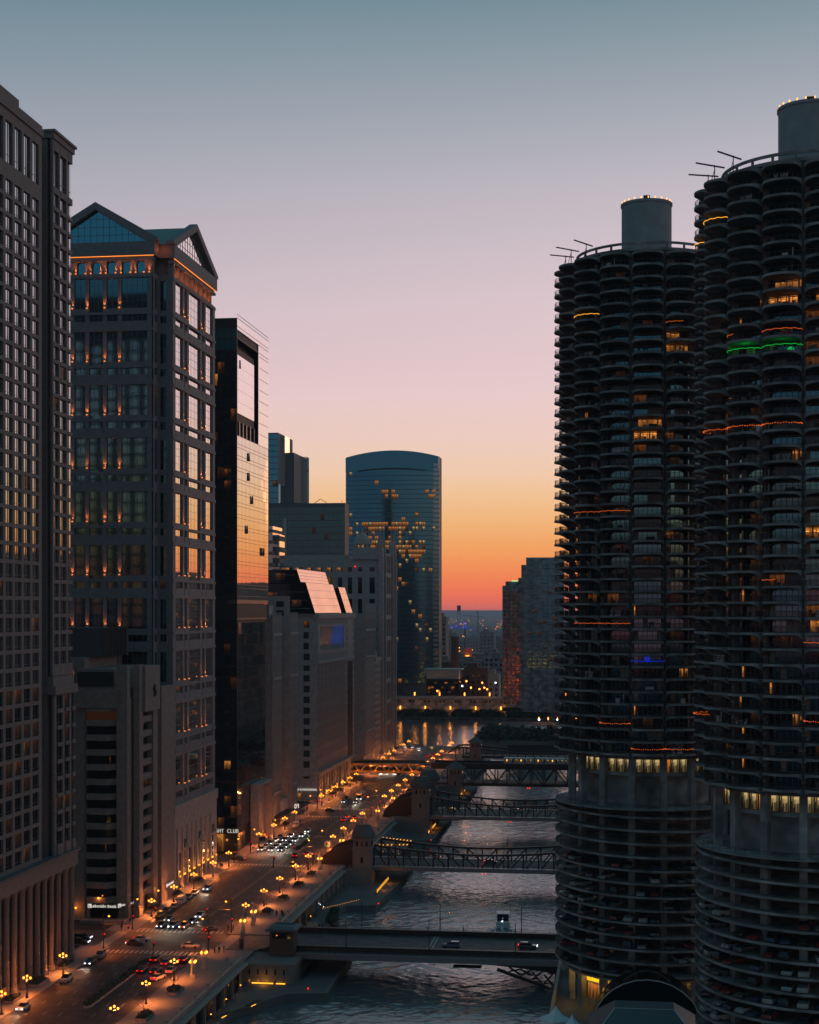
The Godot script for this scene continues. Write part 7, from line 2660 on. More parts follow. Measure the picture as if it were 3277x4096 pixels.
func build_vehicles() -> void:
	mat("paint_red_lens", lin(0.15, 0.01, 0.01), 0.3)
	var f := "front"
	var b := "back"
	var list := [
		["car", "sedan", "white", -124.6, -315.3, 0, f, "white patrol car with blue roof tint rolling along the office kerb at the picture's corner"],
		["taxi", "suv", "white", -124.5, -340.6, 0, "", "white high taxi with glowing roof sign parked by the grid tower"],
		["car", "sedan", "black", -124.8, -358.0, 0, f, "black car by the office kerb, first of two past the white taxi"],
		["car", "suv", "grey", -124.8, -365.0, 0, "", "grey car by the office kerb closest to the bank crossing"],
		["car", "suv", "black", -136.0, -384.0, 90, f, "black high car leaving the side street, upper of two beside the bank"],
		["car", "sedan", "black", -135.0, -379.6, 90, f, "black low car leaving the side street, lower of two beside the grid tower"],
		["car", "sedan", "silver", -120.5, -384.5, 90, b, "silver car crossing the junction ahead of a black car"],
		["car", "sedan", "black", -120.8, -380.0, 90, b, "black car crossing the junction alongside a silver car"],
		["car", "suv", "black", -110.2, -362.6, 180, b, "black high car with glowing red bar, front of the median lane queue"],
		["car", "sedan", "grey", -106.8, -359.9, 180, b, "grey car with brake lights, middle lane of the queue, before a dark car"],
		["car", "sedan", "black", -110.2, -352.0, 180, b, "black car with brake lights, second in the median lane queue"],
		["car", "sedan", "black", -106.8, -351.4, 180, b, "black car with brake lights, second in the middle lane queue"],
		["car", "sedan", "white", -103.5, -352.6, 180, b, "white car with brake lights, second in the kerb lane queue"],
		["car", "sedan", "white", -104.4, -345.2, 168, b, "white car at the tail of the queue, angled into the kerb lane"],
		["car", "suv", "black", -103.5, -363.4, 180, b, "black high car at the front of the kerb lane queue"],
		["car", "sedan", "white", -106.3, -378.6, 98, "", "white car crossing the junction side-on towards the bridge"],
		["car", "sedan", "black", -106.6, -399.0, 150, b, "black car with red tail lights turning past the stopped queue"],
		["car", "suv", "black", -120.5, -401.5, 0, f, "black high car with headlights, kerb side of the queue's front row at the bank"],
		["car", "suv", "grey", -117.3, -401.5, 0, f, "grey high car with headlights, second of the queue's front row at the bank"],
		["taxi", "suv", "orange", -114.4, -401.6, 0, f, "orange taxi with headlights in the queue's front row at the bank"],
		["car", "sedan", "black", -114.0, -408.4, 0, f, "black car with headlights behind the orange taxi"],
		["car", "suv", "silver", -113.9, -415.6, 0, f, "silver high car with headlights, third in the taxi's lane"],
		["car", "sedan", "grey", -121.1, -410.4, 0, f, "grey car with headlights, second row of the kerb lane queue"],
		["taxi", "suv", "black", -124.8, -414.6, 0, "", "dark taxi parked at the kerb, first of the row before the bank"],
		["car", "suv", "black", -124.8, -421.0, 0, "", "black high car parked second in the row before the bank"],
		["car", "sedan", "grey", -124.8, -428.0, 0, "", "grey car parked third in the row before the bank"],
		["taxi", "van", "white", -124.8, -434.8, 0, "", "white van parked fourth in the row before the bank"],
		["car", "suv", "black", -124.8, -442.0, 0, "", "black high car parked fifth in the row before the bank"],
		["car", "sedan", "black", -124.8, -449.0, 0, "", "black car parked last in the row before the pediment tower"],
		["car", "suv", "silver", -122.8, -456.4, 0, f, "silver high car with bluish headlights alone before the pediment tower"],
		["car", "sedan", "black", -127.6, -513.4, -90, b, "black car turning into the side street beside the mirror tower"],
		["car", "suv", "grey", -124.3, -533.6, 0, f, "grey high car, kerb lane front of the jam by the mirror tower"],
		["car", "sedan", "silver", -120.7, -533.8, 0, f, "silver car, second lane front of the jam by the mirror tower"],
		["car", "suv", "black", -117.2, -533.6, 0, f, "black high car, median lane front of the jam by the mirror tower"],
		["car", "sedan", "white", -124.4, -541.0, 0, "", "white car, second in the kerb lane of the jam"],
		["car", "sedan", "black", -120.7, -540.8, 0, f, "black car, second in the middle lane of the jam"],
		["car", "suv", "grey", -117.2, -541.0, 0, f, "grey high car, second in the median lane of the jam"],
		["car", "suv", "black", -124.3, -548.0, 0, f, "black high car, third in the kerb lane of the jam"],
		["car", "sedan", "grey", -120.8, -548.0, 0, f, "grey car, third in the middle lane of the jam"],
		["car", "sedan", "black", -117.2, -548.4, 0, f, "black car, third in the median lane of the jam"],
		["car", "sedan", "silver", -124.3, -556.0, 0, f, "silver car, fourth in the kerb lane of the jam"],
		["car", "suv", "black", -120.7, -556.6, 0, f, "black high car, fourth in the middle lane of the jam"],
		["car", "sedan", "white", -117.2, -556.8, 0, f, "white car, fourth in the median lane of the jam"],
		["car", "sedan", "black", -124.4, -564.0, 0, "", "black car, fifth in the kerb lane of the jam"],
		["car", "suv", "grey", -120.8, -566.2, 0, f, "grey high car, fifth in the middle lane of the jam"],
		["car", "sedan", "silver", -117.0, -568.4, 0, f, "silver car, fifth in the median lane of the jam"],
		["car", "suv", "silver", -117.1, -579.6, 0, f, "silver high car at the tail of the jam"],
		["delivery_van", "van", "white", -124.9, -594.0, 0, "", "white van parked by the lit hotel-like canopy past the jam"],
		["car", "suv", "grey", -124.9, -601.4, 0, "", "grey high car parked just behind the white van past the jam"],
		["taxi", "suv", "silver", -106.4, -502.2, 180, "", "silver taxi facing away before the mirror tower crossing"],
		["car", "suv", "black", -109.6, -522.0, 180, b, "black high car with tail lights inside the mirror tower crossing"],
		["car", "suv", "red", -106.5, -526.0, 180, b, "red high car with a red light bar leaving the mirror tower crossing"],
		["delivery_van", "van", "white", -102.9, -546.0, 180, "", "white van by the river kerb above the second bridge"],
		["car", "sedan", "black", -114.4, -671.0, 0, f, "black car with headlights just ahead of the bus"],
		["car", "sedan", "grey", -119.9, -672.0, 0, f, "grey car with headlights two lanes from the bus"],
		["car", "suv", "black", -120.4, -682.4, 0, "", "black high car behind the grey car beside the bus"],
		["taxi", "sedan", "black", -120.3, -642.6, 90, "", "black taxi with orange roof light crossing at the third bridge"],
		["car", "sedan", "red", -109.5, -614.4, 180, b, "red car with brake lights in the median lane before the third bridge"],
		["car", "sedan", "silver", -109.4, -622.9, 180, b, "silver car stopped first in the median lane before the third bridge"],
		["car", "suv", "red", -106.0, -620.4, 180, b, "red high car with brake lights in the middle lane before the third bridge"],
		["car", "sedan", "grey", -122.8, -799.0, 0, f, "grey car with headlights under the yellow viaduct, kerb lane"],
		["car", "suv", "black", -119.8, -801.0, 0, f, "black high car with headlights under the yellow viaduct, middle lane"],
		["car", "sedan", "silver", -116.4, -802.0, 0, f, "silver car with headlights under the yellow viaduct, median lane"],
		["car", "sedan", "black", -109.6, -884.0, 180, b, "black car with brake lights, median lane of the far queue beyond the viaduct"],
		["car", "suv", "grey", -109.6, -892.0, 180, b, "grey high car with brake lights, median lane of the far queue, second"],
		["car", "sedan", "red", -106.2, -890.0, 180, b, "red car with brake lights, middle lane of the far queue"],
		["car", "suv", "black", -106.2, -899.0, 180, b, "black high car with brake lights, middle lane of the far queue, second"],
		["car", "sedan", "white", -103.4, -896.0, 180, b, "white car with brake lights, kerb lane of the far queue"],
		["car", "sedan", "silver", -132.6, -943.0, 60, f, "silver car coming round the far bend, first of three"],
		["car", "suv", "black", -127.0, -940.0, 40, f, "black high car coming round the far bend, second of three"],
		["car", "sedan", "grey", -121.6, -937.0, 15, f, "grey car coming round the far bend, third of three"],
	]
	for v in list: vehicle(v[0], v[1], v[2], v[3], v[4], v[5], v[6], v[7])
	vehicle("car", "suv", "white", -42.5, -642.0, 90, "", "white high car crossing the third bridge", 1.0)
	vehicle("taxi", "sedan", "yellow", -69.5, -641.0, -90, "", "yellow taxi crossing the third bridge near its domed tower", 1.0)
	vehicle("car", "suv", "blue", -41.9, -387.0, -90, "", "dark blue high car crossing the flat road bridge, midway", 0.05)
	vehicle("car", "suv", "black", -23.1, -388.6, 90, f + b, "black high car with lights on the flat road bridge beside the round tower", 0.05)
	vehicle("car", "sedan", "black", -43.0, -518.0, 90, b, "black car with red tail lights crossing the second bridge")
	# bus
	var o := thing("city_bus", "white city bus with lit front between the third bridge and the yellow viaduct", "bus", Vector3(-114.6, 0.01, -686.0))
	var g := shell([[-6.0, 1.25, 0.35, 2.9], [-5.8, 1.28, 0.3, 3.1], [5.6, 1.28, 0.3, 3.1], [6.0, 1.2, 0.35, 2.9]])
	geo(o, "body", g, paint("white"))
	for k in 7:
		for s in [-1.0, 1.0]:
			part(o, "window", unit, M.car_glass, Transform3D(Basis().scaled(Vector3(0.06, 0.95, 1.3)), Vector3(s * 1.27, 2.05, -4.6 + k * 1.5)))
	part(o, "windscreen", unit, M.car_glass, Transform3D(Basis().scaled(Vector3(2.1, 1.3, 0.06)), Vector3(0, 1.9, 6.0)))
	part(o, "route_sign_light", unit, M.lamp_gold, Transform3D(Basis().scaled(Vector3(1.4, 0.22, 0.06)), Vector3(0, 2.74, 6.0)))
	for s in [-1.0, 1.0]:
		part(o, "headlight", unit, M.lamp_white, Transform3D(Basis().scaled(Vector3(0.4, 0.24, 0.1)), Vector3(s * 0.9, 0.8, 6.02)))
		part(o, "marker_light", unit, M.lamp_orange, Transform3D(Basis().scaled(Vector3(0.3, 0.2, 0.1)), Vector3(s * 1.0, 3.1, 5.9)))
		for z in [-3.6, 3.6]:
			var w := Geo.new()
			w.tube(Vector3(s * 1.0, 0.48, z), Vector3(s * 1.29, 0.48, z), 0.48, 0.48, 10)
			geo(o, "wheel", w, M.tyre)
	spot(o, Vector3(0, 0.9, 6.2), Vector3(0, -0.6, 22), Color(1, 0.92, 0.8), 22.0, 26.0)


# ---------------------------------------------------------------- people
func person_mesh(pose: int) -> ArrayMesh:
	# joints (metres) as tapered capsules joined by a smooth minimum, meshed as surface nets
	var st: float = [0.06, 0.24, 0.02][pose]
	var sw: float = [0.02, 0.2, 0.0][pose]
	var bones := [
		[Vector3(0, 0.95, 0), Vector3(0, 1.38, 0.01), 0.155, 0.175], [Vector3(-0.15, 1.4, 0), Vector3(0.15, 1.4, 0), 0.085, 0.085], [Vector3(0, 1.45, 0), Vector3(0, 1.56, 0.01), 0.06, 0.055],
		[Vector3(0, 1.62, 0.015), Vector3(0, 1.68, 0.01), 0.095, 0.098],
		[Vector3(-0.09, 0.92, 0), Vector3(-0.1, 0.5, st * 0.6 + 0.03), 0.1, 0.07], [Vector3(-0.1, 0.5, st * 0.6 + 0.03), Vector3(-0.1, 0.1, st), 0.068, 0.05], [Vector3(-0.1, 0.06, st - 0.03), Vector3(-0.1, 0.05, st + 0.14), 0.05, 0.045],
		[Vector3(0.09, 0.92, 0), Vector3(0.1, 0.5, -st * 0.4), 0.1, 0.07], [Vector3(0.1, 0.5, -st * 0.4), Vector3(0.1, 0.1, -st), 0.068, 0.05], [Vector3(0.1, 0.06, -st - 0.03), Vector3(0.1, 0.05, -st + 0.14), 0.05, 0.045],
		[Vector3(-0.21, 1.38, 0), Vector3(-0.25, 1.1, -sw * 0.6), 0.062, 0.05], [Vector3(-0.25, 1.1, -sw * 0.6), Vector3(-0.24, 0.84, -sw + 0.08), 0.048, 0.042],
		[Vector3(0.21, 1.38, 0), Vector3(0.25, 1.1, sw * 0.6), 0.062, 0.05], [Vector3(0.25, 1.1, sw * 0.6), Vector3(0.24, 0.84, sw + 0.08), 0.048, 0.042]]
	var cell := 0.036
	var lo := Vector3(-0.36, -0.04, -0.44)
	var nx := 21
	var ny := 52
	var nz := 25
	var val := PackedFloat32Array()
	val.resize(nx * ny * nz)
	var i := 0
	for y in ny:
		for z in nz:
			for x in nx:
				var p := lo + Vector3(x, y, z) * cell
				var d := 10.0
				for b in bones:
					var a: Vector3 = b[0]
					var e: Vector3 = b[1] - a
					var h := clampf((p - a).dot(e) / e.length_squared(), 0.0, 1.0)
					var k := p.distance_to(a + e * h) - lerpf(b[2], b[3], h)
					var m := maxf(0.03 - absf(d - k), 0.0) / 0.03
					d = minf(d, k) - m * m * 0.0075
				val[i] = d
				i += 1
	var at := {}
	var g := Geo.new()
	var corners := [Vector3i(0, 0, 0), Vector3i(1, 0, 0), Vector3i(0, 1, 0), Vector3i(1, 1, 0), Vector3i(0, 0, 1), Vector3i(1, 0, 1), Vector3i(0, 1, 1), Vector3i(1, 1, 1)]
	var edges := [[0, 1], [2, 3], [4, 5], [6, 7], [0, 2], [1, 3], [4, 6], [5, 7], [0, 4], [1, 5], [2, 6], [3, 7]]
	var idx := func(x: int, y: int, z: int) -> int: return (y * nz + z) * nx + x
	for y in ny - 1:
		for z in nz - 1:
			for x in nx - 1:
				var v := []
				var inside := 0
				for c in corners:
					var k: float = val[((y + c.y) * nz + z + c.z) * nx + x + c.x]
					v.append(k)
					if k < 0: inside += 1
				if inside == 0 or inside == 8: continue
				var sum := Vector3.ZERO
				var n := 0
				for e in edges:
					var a: float = v[e[0]]
					var b: float = v[e[1]]
					if (a < 0) != (b < 0):
						sum += Vector3(corners[e[0]]).lerp(Vector3(corners[e[1]]), a / (a - b))
						n += 1
				at[Vector3i(x, y, z)] = lo + (Vector3(x, y, z) + sum / n) * cell
	var grad := func(p: Vector3) -> Vector3:
		var q := (p - lo) / cell
		var x := clampi(int(round(q.x)), 1, nx - 2)
		var y := clampi(int(round(q.y)), 1, ny - 2)
		var z := clampi(int(round(q.z)), 1, nz - 2)
		return Vector3(val[idx.call(x + 1, y, z)] - val[idx.call(x - 1, y, z)], val[idx.call(x, y + 1, z)] - val[idx.call(x, y - 1, z)], val[idx.call(x, y, z + 1)] - val[idx.call(x, y, z - 1)]).normalized()
	for y in range(1, ny - 1):
		for z in range(1, nz - 1):
			for x in range(1, nx - 1):
				var a: float = val[idx.call(x, y, z)]
				for ax in 3:
					var nb: Vector3i = [Vector3i(1, 0, 0), Vector3i(0, 1, 0), Vector3i(0, 0, 1)][ax]
					var b: float = val[idx.call(x + nb.x, y + nb.y, z + nb.z)]
					if (a < 0) == (b < 0): continue
					var u: Vector3i = [Vector3i(0, 1, 0), Vector3i(0, 0, 1), Vector3i(1, 0, 0)][ax]
					var w: Vector3i = [Vector3i(0, 0, 1), Vector3i(1, 0, 0), Vector3i(0, 1, 0)][ax]
					var o := Vector3i(x, y, z)
					var q := [o - u - w, o - w, o, o - u]
					var ok := true
					for k in q:
						if not at.has(k): ok = false
					if not ok: continue
					var hgt := y * cell + lo.y
					# legs, jacket, skin and hair as flat cloth colours
					var c := Color(0.02, 0.022, 0.03) if hgt < 0.9 else (Color(0.03, 0.028, 0.03) if hgt < 1.48 else (Color(0.26, 0.17, 0.12) if hgt < 1.66 and z * cell + lo.z > 0.02 else Color(0.02, 0.014, 0.01)))
					g.tint = Color(c.r, c.g, c.b, 1.0)
					g.quad_n(at[q[0]], at[q[1]], at[q[2]], at[q[3]], grad.call(at[q[0]]), grad.call(at[q[1]]), grad.call(at[q[2]]), grad.call(at[q[3]]))
	return g.mesh()

func build_people() -> void:
	var poses := [person_mesh(0), person_mesh(1), person_mesh(2)]
	var m := mat("cloth", Color.WHITE, 0.9)
	m.vertex_color_use_as_albedo = true
	var list := [
		[-101.8, -399.0, 1, 2.0, "person in dark clothes crossing near the bridge, nearer the kerb of two walkers"], [-100.6, -399.6, 1, 2.0, "person in dark clothes crossing near the bridge, farther from the road of two walkers"],
		[-97.6, -373.6, 0, 0.5, "person in dark coat waiting at the corner before the road bridge, beside two more"], [-96.6, -374.4, 2, 1.2, "person waiting at the corner before the road bridge, closest to the lamp pylon"], [-98.6, -373.0, 0, 2.4, "person waiting at the corner before the road bridge, standing next to the kerb"],
		[-93.6, -420.0, 1, 3.0, "person walking on the river pavement by the first urn, leading three"], [-92.4, -421.0, 1, 3.0, "person walking on the river pavement beside a companion, middle of three"], [-91.4, -418.4, 1, 3.0, "person walking on the river pavement close to the balustrade"],
		[-129.6, -396.0, 1, 0.4, "person walking at the bank corner, first of four"], [-130.8, -400.0, 1, 0.2, "person walking past the bank sign, second of four"], [-131.2, -401.6, 0, 0.2, "person standing before the bank planter, third of four"], [-130.2, -405.0, 1, 3.3, "person walking along the bank's side, fourth of four"],
		[-130.0, -351.0, 0, 0.8, "person standing on the pavement beside the grid tower's arcade"],
		[-128.6, -496.0, 0, 0.3, "person in a small group at the corner of the pediment tower, tallest standing"], [-129.4, -496.8, 2, 1.3, "person in a small group at the corner of the pediment tower, turned away"], [-130.2, -495.6, 0, 2.0, "person in a small group at the corner of the pediment tower, by the wall"],
		[-128.4, -556.0, 1, 3.2, "person walking beside the orange-lit portal"], [-96.6, -552.0, 1, 0.0, "person walking on the river pavement above the lit steps, first of two"], [-95.6, -553.0, 1, 0.0, "person walking on the river pavement above the lit steps, second of two"],
		[-98.4, -525.0, 0, 1.6, "person waiting at the second bridge's corner"], [-128.8, -629.0, 1, 1.5, "person crossing at the court block corner, first of two"], [-129.6, -630.4, 1, 1.5, "person crossing at the court block corner, second of two"], [-117.0, -651.5, 1, 1.5, "person in the crosswalk near the black taxi"]]
	for p in list:
		var o := part(self, "person", poses[p[2]], m, at_yaw(Vector3(p[0], 0.14, p[1]), p[3], Vector3.ONE))
		tag(o, p[4], "person", "people on the boulevard")
	for p in [[-83.6, -430.0, "person standing on the riverwalk landing, one of a pair"], [-82.9, -430.6, "person on the riverwalk landing facing a companion"], [-50.0, -403.4, "person leaning at the far rail of the road bridge"], [-40.6, -403.6, "person walking along the far rail of the road bridge"]]:
		var o := part(self, "person", poses[0], m, at_yaw(Vector3(p[0], -5.28 if p[0] < -60 else 0.17, p[1]), p[1], Vector3.ONE))
		tag(o, p[2], "person", "people by the river")


# ---------------------------------------------------------------- beyond the bend
func build_distance() -> void:
	# round quay wall with portholes, planting and lamps across the bend
	var o := thing("round_quay_terrace", "long pale curved quay terrace with paired portholes and a dark hedge across the river bend", "quay")
	var w := Geo.new()
	w.span(Vector3(-325, -7.5, -1296), Vector3(-40, 3.2, -1310))
	w.span(Vector3(-325, 3.2, -1300), Vector3(-52, 9.6, -1330))
	geo(o, "terrace_wall", w, M.concrete_pale)
	var lid := Geo.new()
	lid.span(Vector3(-325, 9.6, -1299), Vector3(-50, 10.3, -1332))
	lid.span(Vector3(-325, -5.4, -1291), Vector3(-60, -4.8, -1297))
	geo(o, "walkway", lid, M.plaza)
	for k in 12:
		for j in 2:
			var p := Geo.new()
			p.tube(Vector3(-214.0 + k * 12.8 + j * 3.0, 7.6, -1299.4), Vector3(-214.0 + k * 12.8 + j * 3.0, 7.6, -1299.95), 1.15, 1.15, 12)
			geo(o, "porthole", p, M.black)
	var hedge := []
	for k in 2600:
		var x := rng.randf_range(-215, -64)
		if fmod(absf(x), 46.0) < 7.0: continue
		hedge.append(Transform3D(Basis(UP, rng.randf() * TAU).scaled_local(Vector3.ONE * rng.randf_range(1.5, 3.6)), Vector3(x, -4.6 + rng.randf_range(0, 3.4) * (0.7 + 0.3 * sin(x * 0.7)), -1294.6 + rng.randf_range(-1.0, 1.4))))
	var hd := thing("quay_hedge", "dark hedge at the foot of the curved quay terrace across the bend", "hedge")
	scatter(hd, "foliage", leaf_clump(), M.foliage, hedge)
	for k in 8:
		var x := -206.0 + k * 21.0
		for y in [2.0, 13.0]:
			var l := thing("quay_lamp", "small upright quay lamp glowing %s the curved terrace, %s along it" % ["at the foot of" if y < 5 else "on top of", ["first", "second", "third", "fourth", "fifth", "sixth", "seventh", "eighth"][k]], "lamp", Vector3(x + y, y, -1294.0 if y < 5 else -1302.0), 0.0, "quay lamps across the bend")
			part(l, "lamp_post", unit, M.dark_metal, Transform3D(Basis().scaled(Vector3(0.3, 2.0, 0.3)), Vector3(0, -1.6, 0)))
			part(l, "lamp_bulb", unit, M.lamp_amber, Transform3D(Basis().scaled(Vector3(0.7, 2.6, 0.7)), Vector3(0, 0.6, 0)))
			omni(l, Vector3(0, 0.8, 1.6), Color(1, 0.6, 0.22), 16.0, 0.5)
	# glazed pavilion with a pale roof at the foot of the arch-topped tower
	var pv := thing("glass_pavilion", "low dark glass pavilion with a pale flat roof below the brick chimney", "pavilion", Vector3(-154, 10, -1350))
	var pg := Geo.new()
	pg.span(Vector3(-14, 0, -14), Vector3(14, 14, 0))
	geo(pv, "wall", pg, M.black_glass)
	var pr := Geo.new()
	pr.span(Vector3(-16, 22, -17), Vector3(17, 23, 2))
	for k in 4: pr.span(Vector3(-16, 17 + k * 1.5, 2.2), Vector3(17, 17.4 + k * 1.5, 2.8))
	pr.span(Vector3(-14, 14, -14), Vector3(14, 22, -1))
	geo(pv, "roof", pr, mat("roof_pale", lin(0.3, 0.36, 0.38), 0.6))
	for k in 9: part(pv, "lit_window", unit, M.room_warm_0 if k % 2 else M.room_dim, Transform3D(Basis().scaled(Vector3(2.4, 1.6, 0.2)), Vector3(-12.0 + k * 3.0, 2.6 + (k % 3) * 4.0, 0.15)))
	# brick chimney
	var ch := thing("brick_chimney", "tall square brick chimney shaft lit from below, beyond the river bend", "chimney", Vector3(-154.0, 0, -1452))
	var cg := Geo.new()
	cg.lathe(Vector3.ZERO, [Vector2(4.4, 0), Vector2(3.6, 56), Vector2(4.0, 57), Vector2(4.0, 59)], 10, false)
	geo(ch, "shaft", cg, M.brick)
	part(ch, "base_lamp", ball, M.lamp_amber, Transform3D(Basis().scaled(Vector3.ONE * 1.2), Vector3(0, 14, 6.5)))
	omni(ch, Vector3(0, 16, 7.5), Color(1, 0.6, 0.25), 90.0, 0.8)
	# brick lofts and low blocks behind the bend
	var r := RandomNumberGenerator.new()
	r.seed = 12
	var lofts := [[-168, -1500, 44, 30, 30, "brick", "long dark brick loft block behind the chimney"], [-138, -1470, 26, 30, 30, "brick", "red brick warehouse with a sign light beside the chimney"], [-117, -1440, 10, 22, 25, "limestone", "small pale loft building with lit upper windows by the condo towers"], [-133, -1640, 20, 30, 39, "concrete_pale", "low block with a pale flat roof behind the brick lofts"], [-158, -1640, 26, 40, 31, "limestone_dark", "dark flat-roofed block between the lofts and the orange-lit stack"], [-176, -1560, 20, 40, 34, "limestone_dark", "dark loft block beside the arch-topped tower's foot"], [-195, -1700, 10, 26, 77, "concrete", "slim grey apartment block at the arch-topped tower's edge"], [-235, -2150, 18, 30, 52, "concrete", "grey gridded apartment block in the middle distance"], [-184, -2150, 20, 30, 54, "limestone_dark", "dark office block beneath the dark crane"], [-232, -2500, 30, 30, 40, "concrete", "long grey block far behind the brick lofts"], [-205, -2600, 34, 30, 36, "brick", "brick block far behind the condo towers"], [-152, -1900, 24, 30, 30, "brick", "low brick block right behind the pale flat roof"]]
	for b in lofts:
		var t := thing("loft_building", b[6], "building", Vector3(b[0], 0, b[1]))
		var g := Geo.new()
		var panes := []
		var xs := []
		var n := int(b[2] / 5.0)
		for k in n: xs.append([1.2 + k * 5.0, 3.6 + k * 5.0])
		facade(g, panes, Vector3(-b[2] * 0.5, 0, 0), E, b[2], 0.0, b[4], xs, rows(4.0, 5.2, 2.8, int((b[4] - 5) / 5.2)), 0.4)
		g.span(Vector3(-b[2] * 0.5, 0, -b[3]), Vector3(b[2] * 0.5, b[4] - 0.6, -0.45))
		g.span(Vector3(-b[2] * 0.3, b[4] - 0.6, -b[3] * 0.8), Vector3(b[2] * 0.1, b[4] + 3.5, -b[3] * 0.3))
		geo(t, "wall", g, M[b[5]])
		var moved := []
		for p in panes: moved.append(p)
		var lit_mesh := 0
		for p in moved:
			var bb: Basis = p[2]
			var lit: bool = r.randf() < 0.09
			part(t, "lit_window" if lit else "window", unit, M.room_dim if lit else M.black_glass, Transform3D(bb.scaled_local(p[1]), p[0]))
			lit_mesh += 1
			if lit_mesh > 60: break
	omni(self, Vector3(-174, 24, -1786), Color(1.0, 0.4, 0.12), 420.0, 1.5)
	var tl := thing("lit_brick_stack", "small brick tower washed by an orange lamp in the middle distance", "tower", Vector3(-176, 0, -1800))
	var tg := Geo.new()
	tg.span(Vector3(-4.5, 0, -6), Vector3(4.5, 40, 3))
	geo(tl, "shaft", tg, M.brick)
	part(tl, "wall_lamp", unit, M.lamp_amber, Transform3D(Basis().scaled(Vector3(4, 1, 1)), Vector3(0, 31, 4)))
	# tower crane outlined in blue, a second one dark
	for k in 2:
		var c := thing("tower_crane", ["tower crane with its jib outlined in blue lights", "dark tower crane standing far beyond the blue-lit crane"][k], "crane", [Vector3(-229, 0, -2300), Vector3(-292, 0, -3200)][k])
		var g := Geo.new()
		var h: float = [57.0, 70.0][k]
		g.beam(Vector3(0, 0, 0), Vector3(0, h, 0), 2.0, 2.0)
		g.beam(Vector3(0, h, 0), Vector3(0, h + 12, 0), 1.2, 1.2)
		geo(c, "mast", g, M.dark_metal)
		var j := Geo.new()
		j.beam(Vector3(-32, h + 2.5, 0), Vector3(13, h - 1.0, 0), 1.2, 1.2)
		j.beam(Vector3(0, h + 10, 0), Vector3(0, h, 0), 1.6, 1.6)
		j.beam(Vector3(0, h + 10, 0), Vector3(-18, h + 2, 0), 0.5, 0.5)
		geo(c, "jib_light" if k == 0 else "jib", j, mat("jib_blue", lin(0.05, 0.1, 0.3), 0.5) if k else glow("jib_glow", Color(0.05, 0.28, 1.0), 0.5))
	# wolf-point spit with trees and site lamps
	var sp := Geo.new()
	sp.prism(PackedVector2Array([Vector2(-88, 1010), Vector2(-94, 1060), Vector2(-92, 1120), Vector2(-76, 1185), Vector2(-13, 1190), Vector2(-13, 1005)]), Transform3D(Basis(Vector3(1, 0, 0), Vector3(0, 0, -1), Vector3(0, 1, 0)), Vector3.ZERO), -8.0, -3.0)
	struct("river_spit_ground", sp, M.soil)
	var th := thing("shore_thicket", "dark leafless thicket along the shore of the spit at the bend", "thicket")
	var tw := []
	for k in 900:
		var a := r.randf()
		tw.append(Transform3D(Basis(UP, r.randf() * TAU).scaled_local(Vector3.ONE * r.randf_range(1.2, 3.0)), Vector3(-92 + a * a * 70 + r.randf_range(-2, 2), -2.6 + r.randf() * 4.0, -1010 - r.randf() * 90)))
	scatter(th, "foliage", leaf_clump(), M.foliage, tw)
	for k in 6:
		var site := thing("site_container", "pale site cabin on the spit at the bend, %s of six" % ["first", "second", "third", "fourth", "fifth", "sixth"][k], "cabin", Vector3(-66.0 + k * 8.5, -3.0, -1140 - (k % 3) * 14.0), 0.3 * k)
		var g := Geo.new()
		g.box(Vector3(0, 1.4, 0), Vector3(6, 2.8, 2.6))
		geo(site, "body", g, M.concrete_pale)
	for k in 9:
		var white := k > 5
		var p := Vector3(-62.0 + k * 7.0, 2.0, -1185.0) if not white else Vector3(-72.0 + (k - 5) * 13.0, 5.0, -1130.0)
		var l := thing("site_lamp", "%s lamp on the spit at the bend, %s" % ["bright bluish site" if white else "amber upright", ["first of a row", "second of a row", "third of a row", "fourth of a row", "fifth of a row", "sixth of a row", "by the shore", "in the middle of the site", "beside the round tower"][k]], "lamp", p, 0.0, "lamps on the spit")
		part(l, "lamp_post", unit, M.dark_metal, Transform3D(Basis().scaled(Vector3(0.3, 5.0, 0.3)), Vector3(0, -2.6, 0)))
		part(l, "lamp_bulb", ball, M.lamp_white if white else M.lamp_amber, Transform3D(Basis().scaled(Vector3(1.5, 1.5, 1.5) if white else Vector3(0.8, 2.4, 0.8)), Vector3.ZERO))
		omni(l, Vector3(0, 1.6, 1.4), Color(0.8, 0.88, 1.0) if white else Color(1, 0.6, 0.22), 60.0 if white else 22.0, 0.6)
	# the far city: low blocks, trees and street lights to the horizon, one mass
	var blocks := []
	var lights := []
	var warm := []
	for k in 2600:
		var z := -1900.0 - 9000.0 * pow(r.randf(), 1.6)
		var x := z * 0.095 + (r.randf() - 0.5) * ((500.0 + absf(z) * 0.5) if k % 3 == 0 else (130.0 + absf(z) * 0.08))
		if z > -2700.0 and r.randf() < 0.5: continue
		var h := r.randf_range(6, 15) if r.randf() < 0.93 else r.randf_range(16, 30)
		blocks.append(Transform3D(Basis().scaled(Vector3(r.randf_range(14, 60), h, r.randf_range(14, 60))), Vector3(x, h * 0.5 - 0.3, z)))
	for k in 420:
		var z := -1500.0 - 9500.0 * pow(r.randf(), 1.5)
		var x := z * 0.095 + (r.randf() - 0.5) * (130.0 + absf(z) * 0.08)
		var s := 0.8 + absf(z) * 0.00022
		lights.append(Transform3D(Basis().scaled(Vector3.ONE * s), Vector3(x, r.randf_range(12, 26) if z < -2000.0 else r.randf_range(7, 24), z)))
	var fc := thing("distant_city", "mass of low distant city blocks reaching to the horizon between the towers", "city")
	fc.set_meta("kind", "stuff")
